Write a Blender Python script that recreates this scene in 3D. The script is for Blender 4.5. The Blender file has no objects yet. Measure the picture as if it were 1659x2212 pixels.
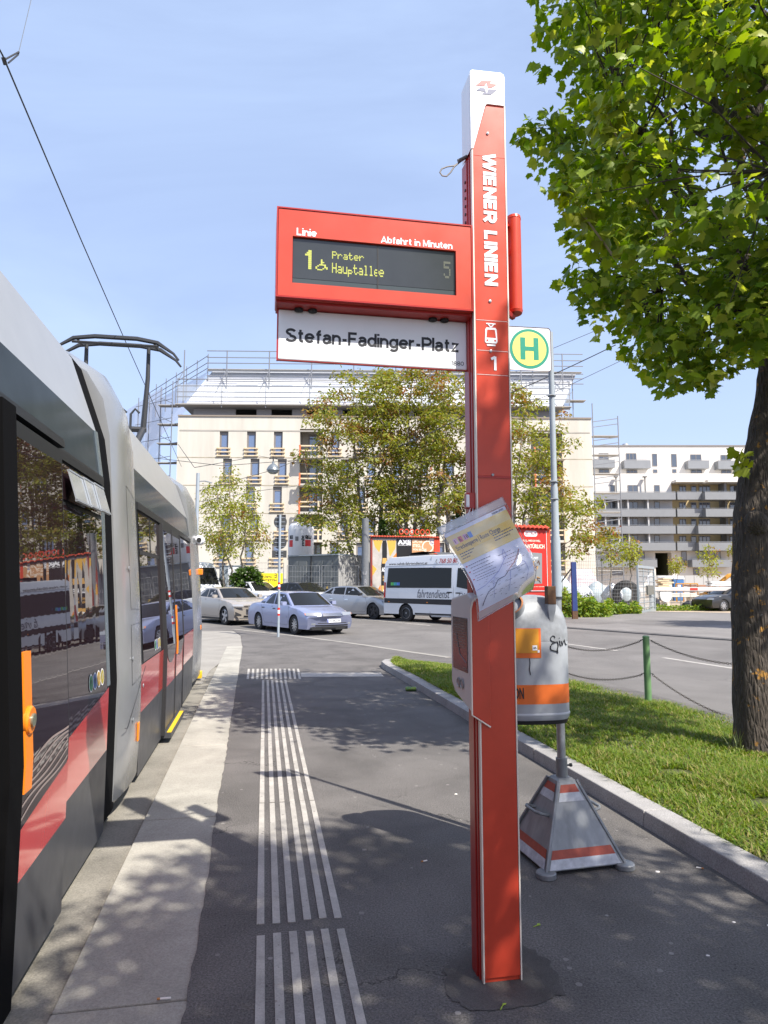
import bpy, bmesh, math, random
import numpy as np
from mathutils import Vector, Matrix
R = math.radians
scene = bpy.context.scene
col = scene.collection

# ------------------------------------------------------------------ camera, sky, sun, exposure
EYE, FPX, PITCH = 1.6, 1480.0, R(6.05)
cam_d = bpy.data.cameras.new("camera"); cam = bpy.data.objects.new("camera", cam_d); col.objects.link(cam)
cam.location = (0, 0, EYE); cam.rotation_euler = (R(90) + PITCH, 0, 0)
cam_d.sensor_fit = 'VERTICAL'; cam_d.sensor_height = 36.0; cam_d.lens = 36.0 * FPX / 2212.0
cam_d.clip_start = 0.05; cam_d.clip_end = 3000
scene.camera = cam

SUN_EL, SUN_AZ = 50.0, 45.0
world = bpy.data.worlds.new("World"); scene.world = world; world.use_nodes = True
wn, wl = world.node_tree.nodes, world.node_tree.links
wn.clear()
w_out = wn.new('ShaderNodeOutputWorld'); w_bg = wn.new('ShaderNodeBackground')
sky = wn.new('ShaderNodeTexSky'); sky.sky_type = 'NISHITA'; sky.sun_disc = False
sky.sun_elevation = R(SUN_EL); sky.sun_rotation = R(180 - SUN_AZ); sky.air_density = 1.0; sky.dust_density = 1.6; sky.ozone_density = 1.6
w_tc = wn.new('ShaderNodeTexCoord'); w_map = wn.new('ShaderNodeMapping'); w_map.inputs['Scale'].default_value = (1.0, 1.6, 3.4)
w_map.inputs['Rotation'].default_value = (0.2, 0.35, 0.5)
w_n = wn.new('ShaderNodeTexNoise'); w_n.inputs['Scale'].default_value = 1.3; w_n.inputs['Detail'].default_value = 7; w_n.inputs['Roughness'].default_value = 0.55
w_n.inputs['Distortion'].default_value = 0.5
w_r = wn.new('ShaderNodeValToRGB'); w_r.color_ramp.elements[0].position = 0.36; w_r.color_ramp.elements[1].position = 0.80
w_r.color_ramp.elements[0].color = (0.46, 0.46, 0.46, 1); w_r.color_ramp.elements[1].color = (0.98, 0.98, 0.98, 1)
w_mix = wn.new('ShaderNodeMix'); w_mix.data_type = 'RGBA'
w_mix.inputs[7].default_value = (2.75, 3.55, 5.1, 1)
w_bg.inputs['Strength'].default_value = 0.14
wl.new(w_tc.outputs['Generated'], w_map.inputs['Vector']); wl.new(w_map.outputs['Vector'], w_n.inputs['Vector'])
wl.new(w_n.outputs['Fac'], w_r.inputs['Fac'])
# thin bright veil of high cloud, clearing towards the zenith
w_sep = wn.new('ShaderNodeSeparateXYZ'); wl.new(w_tc.outputs['Generated'], w_sep.inputs[0])
w_el = wn.new('ShaderNodeMapRange'); w_el.inputs['From Min'].default_value = 0.70; w_el.inputs['From Max'].default_value = 0.92; w_el.inputs['To Min'].default_value = 1.0; w_el.inputs['To Max'].default_value = 0.12
wl.new(w_sep.outputs['Z'], w_el.inputs['Value'])
w_mu = wn.new('ShaderNodeMath'); w_mu.operation = 'MULTIPLY'; wl.new(w_r.outputs['Color'], w_mu.inputs[0]); wl.new(w_el.outputs[0], w_mu.inputs[1]); wl.new(w_mu.outputs[0], w_mix.inputs[0])
w_tint = wn.new('ShaderNodeMix'); w_tint.data_type = 'RGBA'; w_tint.blend_type = 'MULTIPLY'; w_tint.inputs[0].default_value = 1.0
w_tint.inputs[7].default_value = (1.12, 0.98, 1.02, 1)
wl.new(sky.outputs['Color'], w_tint.inputs[6]); wl.new(w_tint.outputs[2], w_mix.inputs[6])
wl.new(w_mix.outputs[2], w_bg.inputs['Color'])
wl.new(w_bg.outputs['Background'], w_out.inputs['Surface'])

sun_d = bpy.data.lights.new("sun", 'SUN'); sun = bpy.data.objects.new("sun", sun_d); col.objects.link(sun)
sun_d.energy = 4.9; sun_d.angle = R(0.53); sun_d.color = (1.0, 0.94, 0.85)
sun.rotation_euler = (R(90 - SUN_EL), 0, R(SUN_AZ)); sun.location = (20, -20, 40)
vs = scene.view_settings
vs.view_transform = 'Standard'; vs.look = 'None'; vs.exposure = 0.75; vs.gamma = 1.0
try: vs.use_curve_mapping = False
except Exception: pass
cy = scene.cycles
cy.max_bounces = 7; cy.diffuse_bounces = 3; cy.glossy_bounces = 3; cy.transmission_bounces = 3; cy.transparent_max_bounces = 8
cy.use_denoising = True; cy.denoising_prefilter = 'ACCURATE'; cy.sample_clamp_indirect = 6.0
cy.caustics_reflective = False; cy.caustics_refractive = False

# ------------------------------------------------------------------ measuring helpers (photo pixel of the 1659 px wide view -> world)
CP, SP = math.cos(PITCH), math.sin(PITCH)
def ray(x, y):
    u = (x - 829.5) / FPX; v = -(y - 1106) / FPX
    return u, CP - v * SP, SP + v * CP
def at(x, y, Y):
    r = ray(x, y); t = Y / r[1]
    return Vector((r[0] * t, Y, EYE + r[2] * t))
def gr(x, y, z=0.0):
    r = ray(x, y); t = (z - EYE) / r[2]
    return Vector((r[0] * t, r[1] * t, z))
def zy(y, Y, x=829.5): return at(x, y, Y).z
def proj(p):
    z = p[2] - EYE; d = p[1] * CP + z * SP; up = -p[1] * SP + z * CP
    return 829.5 + FPX * p[0] / d, 1106 - FPX * up / d
ROAD = -0.08

# ------------------------------------------------------------------ materials
def S(r, g, b):
    f = lambda c: (c / 255 / 12.92) if c / 255 <= 0.04045 else ((c / 255 + 0.055) / 1.055) ** 2.4
    return (f(r), f(g), f(b))
def nd(nt, t, **kw):
    n = nt.nodes.new(t)
    for k, v in kw.items(): n.inputs[k].default_value = v
    return n
def M(name, c, rough=0.5, metal=0.0, var=0.0, vs_=4.0, bump=0.0, bs=60.0, spec=None, coat=0.0, c2=None, streak=False, rvar=0.0, ior=None, det=5.0):
    m = bpy.data.materials.new(name); m.use_nodes = True; nt = m.node_tree; L = nt.links
    b = nt.nodes['Principled BSDF']
    b.inputs['Base Color'].default_value = (*c, 1); b.inputs['Roughness'].default_value = rough; b.inputs['Metallic'].default_value = metal
    if spec is not None: b.inputs['Specular IOR Level'].default_value = spec
    if ior: b.inputs['IOR'].default_value = ior
    if coat: b.inputs['Coat Weight'].default_value = coat; b.inputs['Coat Roughness'].default_value = 0.04
    tc = nt.nodes.new('ShaderNodeTexCoord')
    vec = tc.outputs['Object']
    if streak:
        mp = nt.nodes.new('ShaderNodeMapping'); mp.inputs['Scale'].default_value = (1, 1, 0.12); L.new(vec, mp.inputs['Vector']); vec = mp.outputs['Vector']
    if var or c2:
        n = nd(nt, 'ShaderNodeTexNoise', Scale=vs_, Detail=det, Roughness=0.62); L.new(vec, n.inputs['Vector'])
        rp = nt.nodes.new('ShaderNodeValToRGB'); L.new(n.outputs['Fac'], rp.inputs['Fac'])
        rp.color_ramp.elements[0].position = 0.3; rp.color_ramp.elements[1].position = 0.72
        lo = c2 if c2 else tuple(max(0, k * (1 - var)) for k in c)
        hi = c if c2 else tuple(k * (1 + var) for k in c)
        rp.color_ramp.elements[0].color = (*lo, 1); rp.color_ramp.elements[1].color = (*hi, 1)
        L.new(rp.outputs['Color'], b.inputs['Base Color'])
    if rvar:
        n2 = nd(nt, 'ShaderNodeTexNoise', Scale=7.0, Detail=4.0); L.new(tc.outputs['Object'], n2.inputs['Vector'])
        mr = nt.nodes.new('ShaderNodeMapRange'); mr.inputs['To Min'].default_value = max(0.02, rough - rvar); mr.inputs['To Max'].default_value = rough + rvar
        L.new(n2.outputs['Fac'], mr.inputs['Value']); L.new(mr.outputs['Result'], b.inputs['Roughness'])
    if bump:
        n3 = nd(nt, 'ShaderNodeTexNoise', Scale=bs, Detail=4.0); L.new(vec, n3.inputs['Vector'])
        bp = nt.nodes.new('ShaderNodeBump'); bp.inputs['Strength'].default_value = bump; bp.inputs['Distance'].default_value = 0.02
        L.new(n3.outputs['Fac'], bp.inputs['Height']); L.new(bp.outputs['Normal'], b.inputs['Normal'])
    return m
def ground_mat(name, c, grain=0.35, stain=0.25, gs=180.0, ss=0.8, rough=0.85, spots=None, bump=0.3, crack=0.0):
    """stone/asphalt: fine grain, large stains, small spots"""
    m = bpy.data.materials.new(name); m.use_nodes = True; nt = m.node_tree; L = nt.links
    b = nt.nodes['Principled BSDF']; b.inputs['Roughness'].default_value = rough; b.inputs['Specular IOR Level'].default_value = 0.35
    tc = nt.nodes.new('ShaderNodeTexCoord'); v = tc.outputs['Object']
    n1 = nd(nt, 'ShaderNodeTexNoise', Scale=gs, Detail=3.0, Roughness=0.8); L.new(v, n1.inputs['Vector'])
    n2 = nd(nt, 'ShaderNodeTexNoise', Scale=ss, Detail=6.0, Roughness=0.6, Distortion=0.6); L.new(v, n2.inputs['Vector'])
    def rng(src, lo, hi, a=0.25, z=0.75):
        r = nt.nodes.new('ShaderNodeMapRange'); r.inputs['From Min'].default_value = a; r.inputs['From Max'].default_value = z
        r.inputs['To Min'].default_value = lo; r.inputs['To Max'].default_value = hi; L.new(src, r.inputs['Value']); return r.outputs['Result']
    mu = nt.nodes.new('ShaderNodeMath'); mu.operation = 'MULTIPLY'
    L.new(rng(n1.outputs['Fac'], 1 - grain, 1 + grain), mu.inputs[0]); L.new(rng(n2.outputs['Fac'], 1 - stain, 1 + stain), mu.inputs[1])
    vm = nt.nodes.new('ShaderNodeVectorMath'); vm.operation = 'SCALE'; vm.inputs[0].default_value = c; L.new(mu.outputs[0], vm.inputs['Scale'])
    out = vm.outputs['Vector']
    for (sc, thr, sc_c) in (spots or []):
        vo = nd(nt, 'ShaderNodeTexVoronoi', Scale=sc); L.new(v, vo.inputs['Vector'])
        w = nt.nodes.new('ShaderNodeMath'); w.operation = 'LESS_THAN'; w.inputs[1].default_value = thr; L.new(vo.outputs['Distance'], w.inputs[0])
        # only some cells carry a spot
        sx = nt.nodes.new('ShaderNodeSeparateColor'); L.new(vo.outputs['Color'], sx.inputs[0])
        g = nt.nodes.new('ShaderNodeMath'); g.operation = 'LESS_THAN'; g.inputs[1].default_value = 0.35; L.new(sx.outputs[0], g.inputs[0])
        q = nt.nodes.new('ShaderNodeMath'); q.operation = 'MULTIPLY'; L.new(w.outputs[0], q.inputs[0]); L.new(g.outputs[0], q.inputs[1])
        q2 = nt.nodes.new('ShaderNodeMath'); q2.operation = 'MULTIPLY'; q2.inputs[1].default_value = 0.7; L.new(q.outputs[0], q2.inputs[0])
        mx = nt.nodes.new('ShaderNodeMix'); mx.data_type = 'RGBA'; L.new(q2.outputs[0], mx.inputs[0]); L.new(out, mx.inputs[6]); mx.inputs[7].default_value = (*sc_c, 1)
        out = mx.outputs[2]
    if crack:
        ad = nt.nodes.new('ShaderNodeVectorMath'); ad.operation = 'MULTIPLY_ADD'; n5 = nd(nt, 'ShaderNodeTexNoise', Scale=3.5, Detail=5.0, Roughness=0.7); L.new(v, n5.inputs['Vector'])
        L.new(n5.outputs['Color'], ad.inputs[0]); ad.inputs[1].default_value = (.5, .5, .5); L.new(v, ad.inputs[2])
        vc = nd(nt, 'ShaderNodeTexVoronoi', Scale=0.55); vc.feature = 'DISTANCE_TO_EDGE'; L.new(ad.outputs[0], vc.inputs['Vector'])
        r_ = nt.nodes.new('ShaderNodeMapRange'); r_.inputs['From Min'].default_value = 0.001; r_.inputs['From Max'].default_value = 0.006; r_.inputs['To Min'].default_value = crack; r_.inputs['To Max'].default_value = 0.0; L.new(vc.outputs['Distance'], r_.inputs['Value'])
        n6 = nd(nt, 'ShaderNodeTexNoise', Scale=0.6, Detail=2.0); L.new(v, n6.inputs['Vector'])
        g6 = nt.nodes.new('ShaderNodeMath'); g6.operation = 'MULTIPLY'; L.new(r_.outputs[0], g6.inputs[0]); L.new(rng(n6.outputs['Fac'], 0, 1, .48, .56), g6.inputs[1])
        mx = nt.nodes.new('ShaderNodeMix'); mx.data_type = 'RGBA'; L.new(g6.outputs[0], mx.inputs[0]); L.new(out, mx.inputs[6]); mx.inputs[7].default_value = (c[0] * .25, c[1] * .25, c[2] * .25, 1); out = mx.outputs[2]
    L.new(out, b.inputs['Base Color'])
    bp = nt.nodes.new('ShaderNodeBump'); bp.inputs['Strength'].default_value = bump; bp.inputs['Distance'].default_value = 0.01
    L.new(n1.outputs['Fac'], bp.inputs['Height']); L.new(bp.outputs['Normal'], b.inputs['Normal'])
    return m
def leaf_mat(name, ca, cb, cc=None, trans=0.45, rough=0.45):
    m = bpy.data.materials.new(name); m.use_nodes = True; nt = m.node_tree; L = nt.links
    b = nt.nodes['Principled BSDF']; b.inputs['Roughness'].default_value = rough; b.inputs['Specular IOR Level'].default_value = 0.35
    g = nt.nodes.new('ShaderNodeNewGeometry'); rp = nt.nodes.new('ShaderNodeValToRGB'); L.new(g.outputs['Random Per Island'], rp.inputs['Fac'])
    e = rp.color_ramp.elements; e[0].color = (*ca, 1); e[1].color = (*cb, 1); e[1].position = 0.75 if cc else 1.0
    if cc:
        k = e.new(0.9); k.color = (*cc, 1)
    t = nt.nodes.new('ShaderNodeBsdfTranslucent'); mx = nt.nodes.new('ShaderNodeMixShader'); mx.inputs[0].default_value = trans
    hs = nt.nodes.new('ShaderNodeHueSaturation'); hs.inputs['Saturation'].default_value = 1.15; hs.inputs['Value'].default_value = 1.5
    L.new(rp.outputs['Color'], b.inputs['Base Color']); L.new(rp.outputs['Color'], hs.inputs['Color']); L.new(hs.outputs['Color'], t.inputs['Color'])
    L.new(b.outputs[0], mx.inputs[1]); L.new(t.outputs[0], mx.inputs[2]); L.new(mx.outputs[0], nt.nodes['Material Output'].inputs['Surface'])
    return m
def clear_mat(name, tint=(0.9, 0.93, 1.0), gloss=0.12, rough=0.05, film=0.06):
    m = bpy.data.materials.new(name); m.use_nodes = True; nt = m.node_tree; L = nt.links
    nt.nodes.remove(nt.nodes['Principled BSDF'])
    t = nt.nodes.new('ShaderNodeBsdfTransparent'); t.inputs[0].default_value = (*tint, 1)
    g = nt.nodes.new('ShaderNodeBsdfGlossy'); g.inputs['Roughness'].default_value = rough
    d = nt.nodes.new('ShaderNodeBsdfDiffuse'); d.inputs[0].default_value = (0.8, 0.82, 0.85, 1)
    lw = nt.nodes.new('ShaderNodeFresnel'); lw.inputs['IOR'].default_value = 1.45
    a = nt.nodes.new('ShaderNodeMath'); a.operation = 'ADD'; a.inputs[1].default_value = gloss; L.new(lw.outputs[0], a.inputs[0])
    m1 = nt.nodes.new('ShaderNodeMixShader'); m1.inputs[0].default_value = film; L.new(t.outputs[0], m1.inputs[1]); L.new(d.outputs[0], m1.inputs[2])
    m2 = nt.nodes.new('ShaderNodeMixShader'); L.new(a.outputs[0], m2.inputs[0]); L.new(m1.outputs[0], m2.inputs[1]); L.new(g.outputs[0], m2.inputs[2])
    L.new(m2.outputs[0], nt.nodes['Material Output'].inputs['Surface'])
    return m
def emit_mat(name, c, s):
    m = bpy.data.materials.new(name); m.use_nodes = True; b = m.node_tree.nodes['Principled BSDF']
    b.inputs['Base Color'].default_value = (*c, 1); b.inputs['Emission Color'].default_value = (*c, 1); b.inputs['Emission Strength'].default_value = s
    return m

# ------------------------------------------------------------------ mesh helpers
class MB:
    def __init__(s): s.v = []; s.f = []; s.m = []
    def add(s, vs, fs, mi=0, mat=None):
        o = len(s.v)
        s.v += [tuple(mat @ Vector(p)) if mat else tuple(p) for p in vs]
        s.f += [tuple(i + o for i in f) for f in fs]; s.m += [mi] * len(fs)
        return s
    def box(s, x0, x1, y0, y1, z0, z1, mi=0, mat=None):
        vs = [(x0, y0, z0), (x1, y0, z0), (x1, y1, z0), (x0, y1, z0), (x0, y0, z1), (x1, y0, z1), (x1, y1, z1), (x0, y1, z1)]
        return s.add(vs, [(3, 2, 1, 0), (4, 5, 6, 7), (0, 1, 5, 4), (1, 2, 6, 5), (2, 3, 7, 6), (3, 0, 4, 7)], mi, mat)
    def quad(s, a, b, c, d, mi=0): return s.add([a, b, c, d], [(0, 1, 2, 3)], mi)
    def poly(s, pts, mi=0): return s.add(pts, [tuple(range(len(pts)))], mi)
    def prism(s, pts, vec, mi=0):
        """polygon (3-D points) extruded along vec"""
        n = len(pts); vec = Vector(vec)
        vs = [Vector(p) for p in pts] + [Vector(p) + vec for p in pts]
        return s.add(vs, [tuple(range(n - 1, -1, -1)), tuple(range(n, 2 * n))] + [(i, (i + 1) % n, n + (i + 1) % n, n + i) for i in range(n)], mi)
    def loft(s, rings, closed=True, cap=True, mi=0):
        n = len(rings[0]); vs = [p for r in rings for p in r]; fs = []
        for k in range(len(rings) - 1):
            for i in range(n if closed else n - 1):
                j = (i + 1) % n; fs.append((k * n + i, k * n + j, (k + 1) * n + j, (k + 1) * n + i))
        if cap and closed: fs += [tuple(range(n - 1, -1, -1)), tuple((len(rings) - 1) * n + i for i in range(n))]
        return s.add(vs, fs, mi)
    def tube(s, pts, r, n=8, mi=0, cap=True):
        pts = [Vector(p) for p in pts]; rs = r if isinstance(r, (list, tuple)) else [r] * len(pts)
        rings = []; up = None
        for k, p in enumerate(pts):
            d = (pts[min(k + 1, len(pts) - 1)] - pts[max(k - 1, 0)])
            if d.length < 1e-9: d = Vector((0, 0, 1))
            d.normalize()
            if up is None: up = Vector((1, 0, 0)) if abs(d.x) < 0.9 else Vector((0, 1, 0))
            a = (up - d * up.dot(d))
            if a.length < 1e-6: a = d.orthogonal()
            a.normalize(); b = d.cross(a); up = a
            rings.append([p + (a * math.cos(2 * math.pi * i / n) + b * math.sin(2 * math.pi * i / n)) * rs[k] for i in range(n)])
        return s.loft(rings, True, cap, mi)
    def lathe(s, prof, n=24, c=(0, 0, 0), mi=0, axis='z', cap=True):
        rings = []
        for r, h in prof:
            ring = []
            for i in range(n):
                a = 2 * math.pi * i / n; p, q = r * math.cos(a), r * math.sin(a)
                ring.append({'z': (c[0] + p, c[1] + q, c[2] + h), 'y': (c[0] + q, c[1] + h, c[2] + p), 'x': (c[0] + h, c[1] + p, c[2] + q)}[axis])
            rings.append(ring)
        return s.loft(rings, True, cap, mi)
    def build(s, name, mats, parent=None, smooth=False, bevel=0.0, seg=2, ang=35):
        me = bpy.data.meshes.new(name); me.from_pydata([tuple(p) for p in s.v], [], s.f)
        for m in (mats if isinstance(mats, (list, tuple)) else [mats]): me.materials.append(m)
        if any(s.m): me.polygons.foreach_set('material_index', s.m)
        if smooth:
            me.polygons.foreach_set('use_smooth', [True] * len(me.polygons)); me.set_sharp_from_angle(angle=R(ang))
        me.update()
        o = bpy.data.objects.new(name, me); col.objects.link(o)
        if parent: o.parent = parent
        if bevel:
            b = o.modifiers.new('bevel', 'BEVEL'); b.width = bevel; b.segments = seg; b.limit_method = 'ANGLE'; b.angle_limit = R(40)
        return o
def fix_normals(o):
    bm = bmesh.new(); bm.from_mesh(o.data); bmesh.ops.recalc_face_normals(bm, faces=bm.faces); bm.to_mesh(o.data); bm.free(); return o
def tag(o, label=None, cat=None, group=None, kind=None):
    if label: o['label'] = label
    if cat: o['category'] = cat
    if group: o['group'] = group
    if kind: o['kind'] = kind
    return o
def thing(name, label, cat, loc=(0, 0, 0), rz=0.0, group=None):
    o = bpy.data.objects.new(name, None); o.empty_display_size = 0.2; col.objects.link(o)
    o.location = loc; o.rotation_euler = (0, 0, rz)
    return tag(o, label, cat, group)
def copy_tree(o, parent=None):
    c = o.copy(); col.objects.link(c); c.parent = parent
    for ch in o.children: copy_tree(ch, c)
    return c
def struct(mb, name, mats, **k):
    return tag(mb.build(name, mats, **k), kind='structure')
_tcache = {}
def text_geo(s, bold=0.0):
    if (s, bold) in _tcache: return _tcache[(s, bold)]
    cu = bpy.data.curves.new('lettering', 'FONT'); cu.body = s; cu.offset = bold; cu.resolution_u = 3; cu.fill_mode = 'FRONT'
    o = bpy.data.objects.new('lettering', cu); col.objects.link(o)
    dg = bpy.context.evaluated_depsgraph_get(); me = bpy.data.meshes.new_from_object(o.evaluated_get(dg))
    vs = np.array([v.co[:] for v in me.vertices]); fs = [tuple(p.vertices) for p in me.polygons]
    bpy.data.objects.remove(o); bpy.data.curves.remove(cu); bpy.data.meshes.remove(me)
    _tcache[(s, bold)] = (vs, fs); return vs, fs
def put_text(mb, s, fn, x0, x1, z0, z1, bold=0.0, mi=0, keep=False, align='l', slant=0.0):
    """lettering s filling the box x0..x1, z0..z1 of a surface fn(x, z) -> point; keep=True keeps the letters' proportions (height z0..z1)"""
    vs, fs = text_geo(s, bold); a = vs.min(0); b = vs.max(0); w, h = b[0] - a[0], b[1] - a[1]
    sz = (z1 - z0) / h; sx = sz if keep else (x1 - x0) / w
    off = x0 if (align == 'l' or not keep) else (x1 - w * sx if align == 'r' else (x0 + x1 - w * sx) / 2)
    pts = [fn(off + (p[0] - a[0]) * sx + slant * (p[1] - a[1]) * sz, z0 + (p[1] - a[1]) * sz) for p in vs]
    mb.add(pts, fs, mi); return mb
def cloud(name, mats, tv, tf, C, X, Y, Z, parent=None, mi=None, smooth=False):
    """many copies of a small face template (tv, tf) at centres C with axes X, Y, Z (arrays n x 3), joined as ONE foliage mesh"""
    tv = np.asarray(tv, float); n, k = len(C), len(tv)
    V = C[:, None, :] + tv[None, :, 0:1] * X[:, None, :] + tv[None, :, 1:2] * Y[:, None, :] + tv[None, :, 2:3] * Z[:, None, :]
    V = V.reshape(-1, 3)
    tl = [len(f) for f in tf]; flat = np.array([i for f in tf for i in f]); nl = len(flat)
    loops = (flat[None, :] + (np.arange(n) * k)[:, None]).reshape(-1)
    tot = np.tile(np.array(tl), n); start = np.concatenate([[0], np.cumsum(tot)[:-1]])
    me = bpy.data.meshes.new(name); me.vertices.add(len(V)); me.vertices.foreach_set('co', V.astype(np.float32).ravel())
    me.loops.add(len(loops)); me.loops.foreach_set('vertex_index', loops.astype(np.int32))
    me.polygons.add(len(tot)); me.polygons.foreach_set('loop_start', start.astype(np.int32))
    try: me.polygons.foreach_set('loop_total', tot.astype(np.int32))
    except Exception: pass
    for m in (mats if isinstance(mats, (list, tuple)) else [mats]): me.materials.append(m)
    if mi is not None: me.polygons.foreach_set('material_index', np.repeat(mi, len(tf)).astype(np.int32))
    if smooth: me.polygons.foreach_set('use_smooth', [True] * len(tot))
    me.update(calc_edges=True)
    o = bpy.data.objects.new(name, me); col.objects.link(o)
    if parent: o.parent = parent
    return o
def unit(a): return a / np.maximum(np.linalg.norm(a, axis=1, keepdims=True), 1e-9)

# grotesque lettering drawn with strokes (cap height 1)
def _E(cx, cy, rx, ry, a0, a1, n=14): return [(cx + rx * math.cos(R(a0 + (a1 - a0) * i / n)), cy + ry * math.sin(R(a0 + (a1 - a0) * i / n))) for i in range(n + 1)]
def glyph(c, w):
    h = w / 2; X = .73; mx = X - h; cy = X / 2; ry = cy - h; b = 1 - h
    G = {'l': (0, [[(0, 0), (0, 1)]]), 'i': (0, [[(0, 0), (0, X)], [(0, .86), (0, 1)]]), 'I': (0, [[(0, 0), (0, 1)]]),
         'n': (.42, [[(0, 0), (0, X)], _E(.21, mx - .23, .21, .23, 180, 0) + [(.42, 0)]]), 'h': (.42, [[(0, 0), (0, 1)], _E(.21, mx - .23, .21, .23, 180, 0) + [(.42, 0)]]),
         'u': (.42, [[(.42, 0), (.42, X)], _E(.21, h + .23, .21, .23, 360, 180) + [(0, X)]]),
         'a': (.42, [_E(.21, mx - .16, .19, .16, 168, 0) + [(.40, .16), (.45, h - .02)], [(.40, .43), (.24, .40)] + _E(.18, .235, .17, .165, 90, 270)[1:] + [(.27, .09), (.40, .24)]]),
         'e': (.48, [_E(.24, cy, .24, ry, 0, 322, 22), [(0, cy + .01), (.48, cy + .01)]]), 'd': (.46, [_E(.23, cy, .23, ry, 0, 360, 22), [(.46, 0), (.46, 1)]]),
         'b': (.46, [_E(.23, cy, .23, ry, 0, 360, 22), [(0, 0), (0, 1)]]),
         'g': (.46, [_E(.23, cy, .23, ry, 0, 360, 22), [(.46, X), (.46, 0)] + _E(.23, 0, .23, .27 - h, 0, -150)]),
         'f': (.30, [[(.13, 0), (.13, .78)] + _E(.29, .78, .16, .22 - h, 180, 90), [(0, .66), (.31, .66)]]),
         't': (.30, [[(.13, .93), (.13, .20)] + _E(.27, .20, .14, .20 - h, 180, 270) + [(.31, h)], [(0, .66), (.30, .66)]]),
         'r': (.26, [[(0, 0), (0, X)], _E(.24, mx - .24, .24, .24, 180, 80)]), 'z': (.44, [[(.01, mx), (.41, mx), (.03, h), (.45, h)]]),
         'P': (.52, [[(0, 0), (0, 1)], [(0, b), (.30, b)] + _E(.30, b - .235, .235, .235, 90, -90) + [(0, b - .47)]]),
         'R': (.54, [[(0, 0), (0, 1)], [(0, b), (.30, b)] + _E(.30, b - .225, .225, .225, 90, -90) + [(0, b - .45)], [(.26, b - .45), (.52, 0)]]),
         'F': (.46, [[(0, 0), (0, 1)], [(0, b), (.48, b)], [(0, .5), (.42, .5)]]), 'E': (.46, [[(0, 0), (0, 1)], [(0, b), (.48, b)], [(0, .5), (.44, .5)], [(0, h), (.48, h)]]),
         'L': (.42, [[(0, 0), (0, 1)], [(0, h), (.44, h)]]), 'S': (.56, [_E(.28, .735, .25, .265 - h, 15, 270, 16)[:-1] + _E(.28, .265, .28, .265 - h + .005, 90, -165, 16)]),
         'A': (.66, [[(0, 0), (.33, b + h * .4), (.66, 0)], [(.13, .30), (.53, .30)]]), 'M': (.64, [[(0, 0), (0, 1)], [(0, b + h), (.32, .12), (.64, b + h)], [(.64, 0), (.64, 1)]]),
         'N': (.50, [[(0, 0), (0, 1)], [(.0, 1 - h * .5), (.5, h * .5)], [(.5, 0), (.5, 1)]]), 'W': (.92, [[(0, 1), (.22, 0)], [(.22, 0), (.46, 1)], [(.46, 1), (.70, 0)], [(.70, 0), (.92, 1)]]),
         'H': (.5, [[(0, 0), (0, 1)], [(.5, 0), (.5, 1)], [(0, .52), (.5, .52)]]), '-': (.26, [[(0, .37), (.26, .37)]]), ' ': (.16, []),
         '1': (.30, [[(.28, 0), (.28, 1)], [(.02, .80), (.28, .97)]]), '0': (.44, [_E(.22, .5, .22, .5 - h, 0, 360, 24)]), '8': (.44, [_E(.22, .745, .19, .255 - h, 0, 360, 20), _E(.22, .265, .22, .265 - h + .01, 0, 360, 20)])}
    return G[c]
def strokes(mb, s, fn, x0, x1, z0, z1, w=.15, dv=(0, -1, 0), mi=0, sb=None, wx=1.2):
    sb = w * 1.02 if sb is None else sb; X = w / 2; items = []
    for c in s:
        adv, pl_ = glyph(c, w); adv *= wx; pl_ = [[(q[0] * wx, q[1]) for q in P] for P in pl_]; items.append((X, pl_)); X += adv + w + (sb * .62 if c not in 'ft-r' else sb * .40)
    tot = X - sb * .6 - w / 2; sx_ = (x1 - x0) / tot; sz = z1 - z0; k = 0; dv = Vector(dv)
    for off, polys in items:
        for P in polys:
            P = [Vector((p[0] + off, p[1])) for p in P]; L, Rr = [], []
            cl = (P[0] - P[-1]).length < 1e-6 and len(P) > 3
            for i, p in enumerate(P):
                a = P[i - 1] if i else (P[-2] if cl else None); b = P[i + 1] if i < len(P) - 1 else (P[1] if cl else None)
                d0 = (p - a).normalized() if a is not None else None; d1 = (b - p).normalized() if b is not None else None
                d0 = d0 if d0 is not None else d1; d1 = d1 if d1 is not None else d0
                t = (d0 + d1); t = t.normalized() if t.length > 1e-6 else d0
                n = Vector((-t.y, t.x)); m_ = min(1.35, 1 / max(.3, n.dot(Vector((-d0.y, d0.x)))))
                L.append(p + n * w / 2 * m_); Rr.append(p - n * w / 2 * m_)
            o = dv * (k * 4e-5); k = (k + 1) % 7
            pts = [Vector(fn(x0 + q.x * sx_, z0 + q.y * sz)) + o for q in Rr + L]; n_ = len(P)
            mb.add(pts, [(i, i + 1, n_ + i + 1, n_ + i) for i in range(n_ - 1)], mi)
    return mb

# common materials
RED = M('red_paint', (0.56, 0.060, 0.030), 0.32, var=0.09, vs_=6, rvar=0.08, det=9)
CREAM = M('cream_trim', S(235, 225, 210), 0.5)
WHITE = M('white_enamel', S(238, 240, 243), 0.35, var=0.03)
BLACK = M('black_rubber', (0.012, 0.012, 0.013), 0.6)
DARK = M('dark_metal', (0.03, 0.032, 0.035), 0.45)
INK = M('dark_ink', (0.015, 0.016, 0.02), 0.5)
STEEL = M('galvanised_steel', (0.36, 0.38, 0.40), 0.42, 0.6, var=0.18, vs_=18)
GREYP = M('grey_paint', S(150, 160, 168), 0.45, var=0.06, vs_=10)
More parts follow.
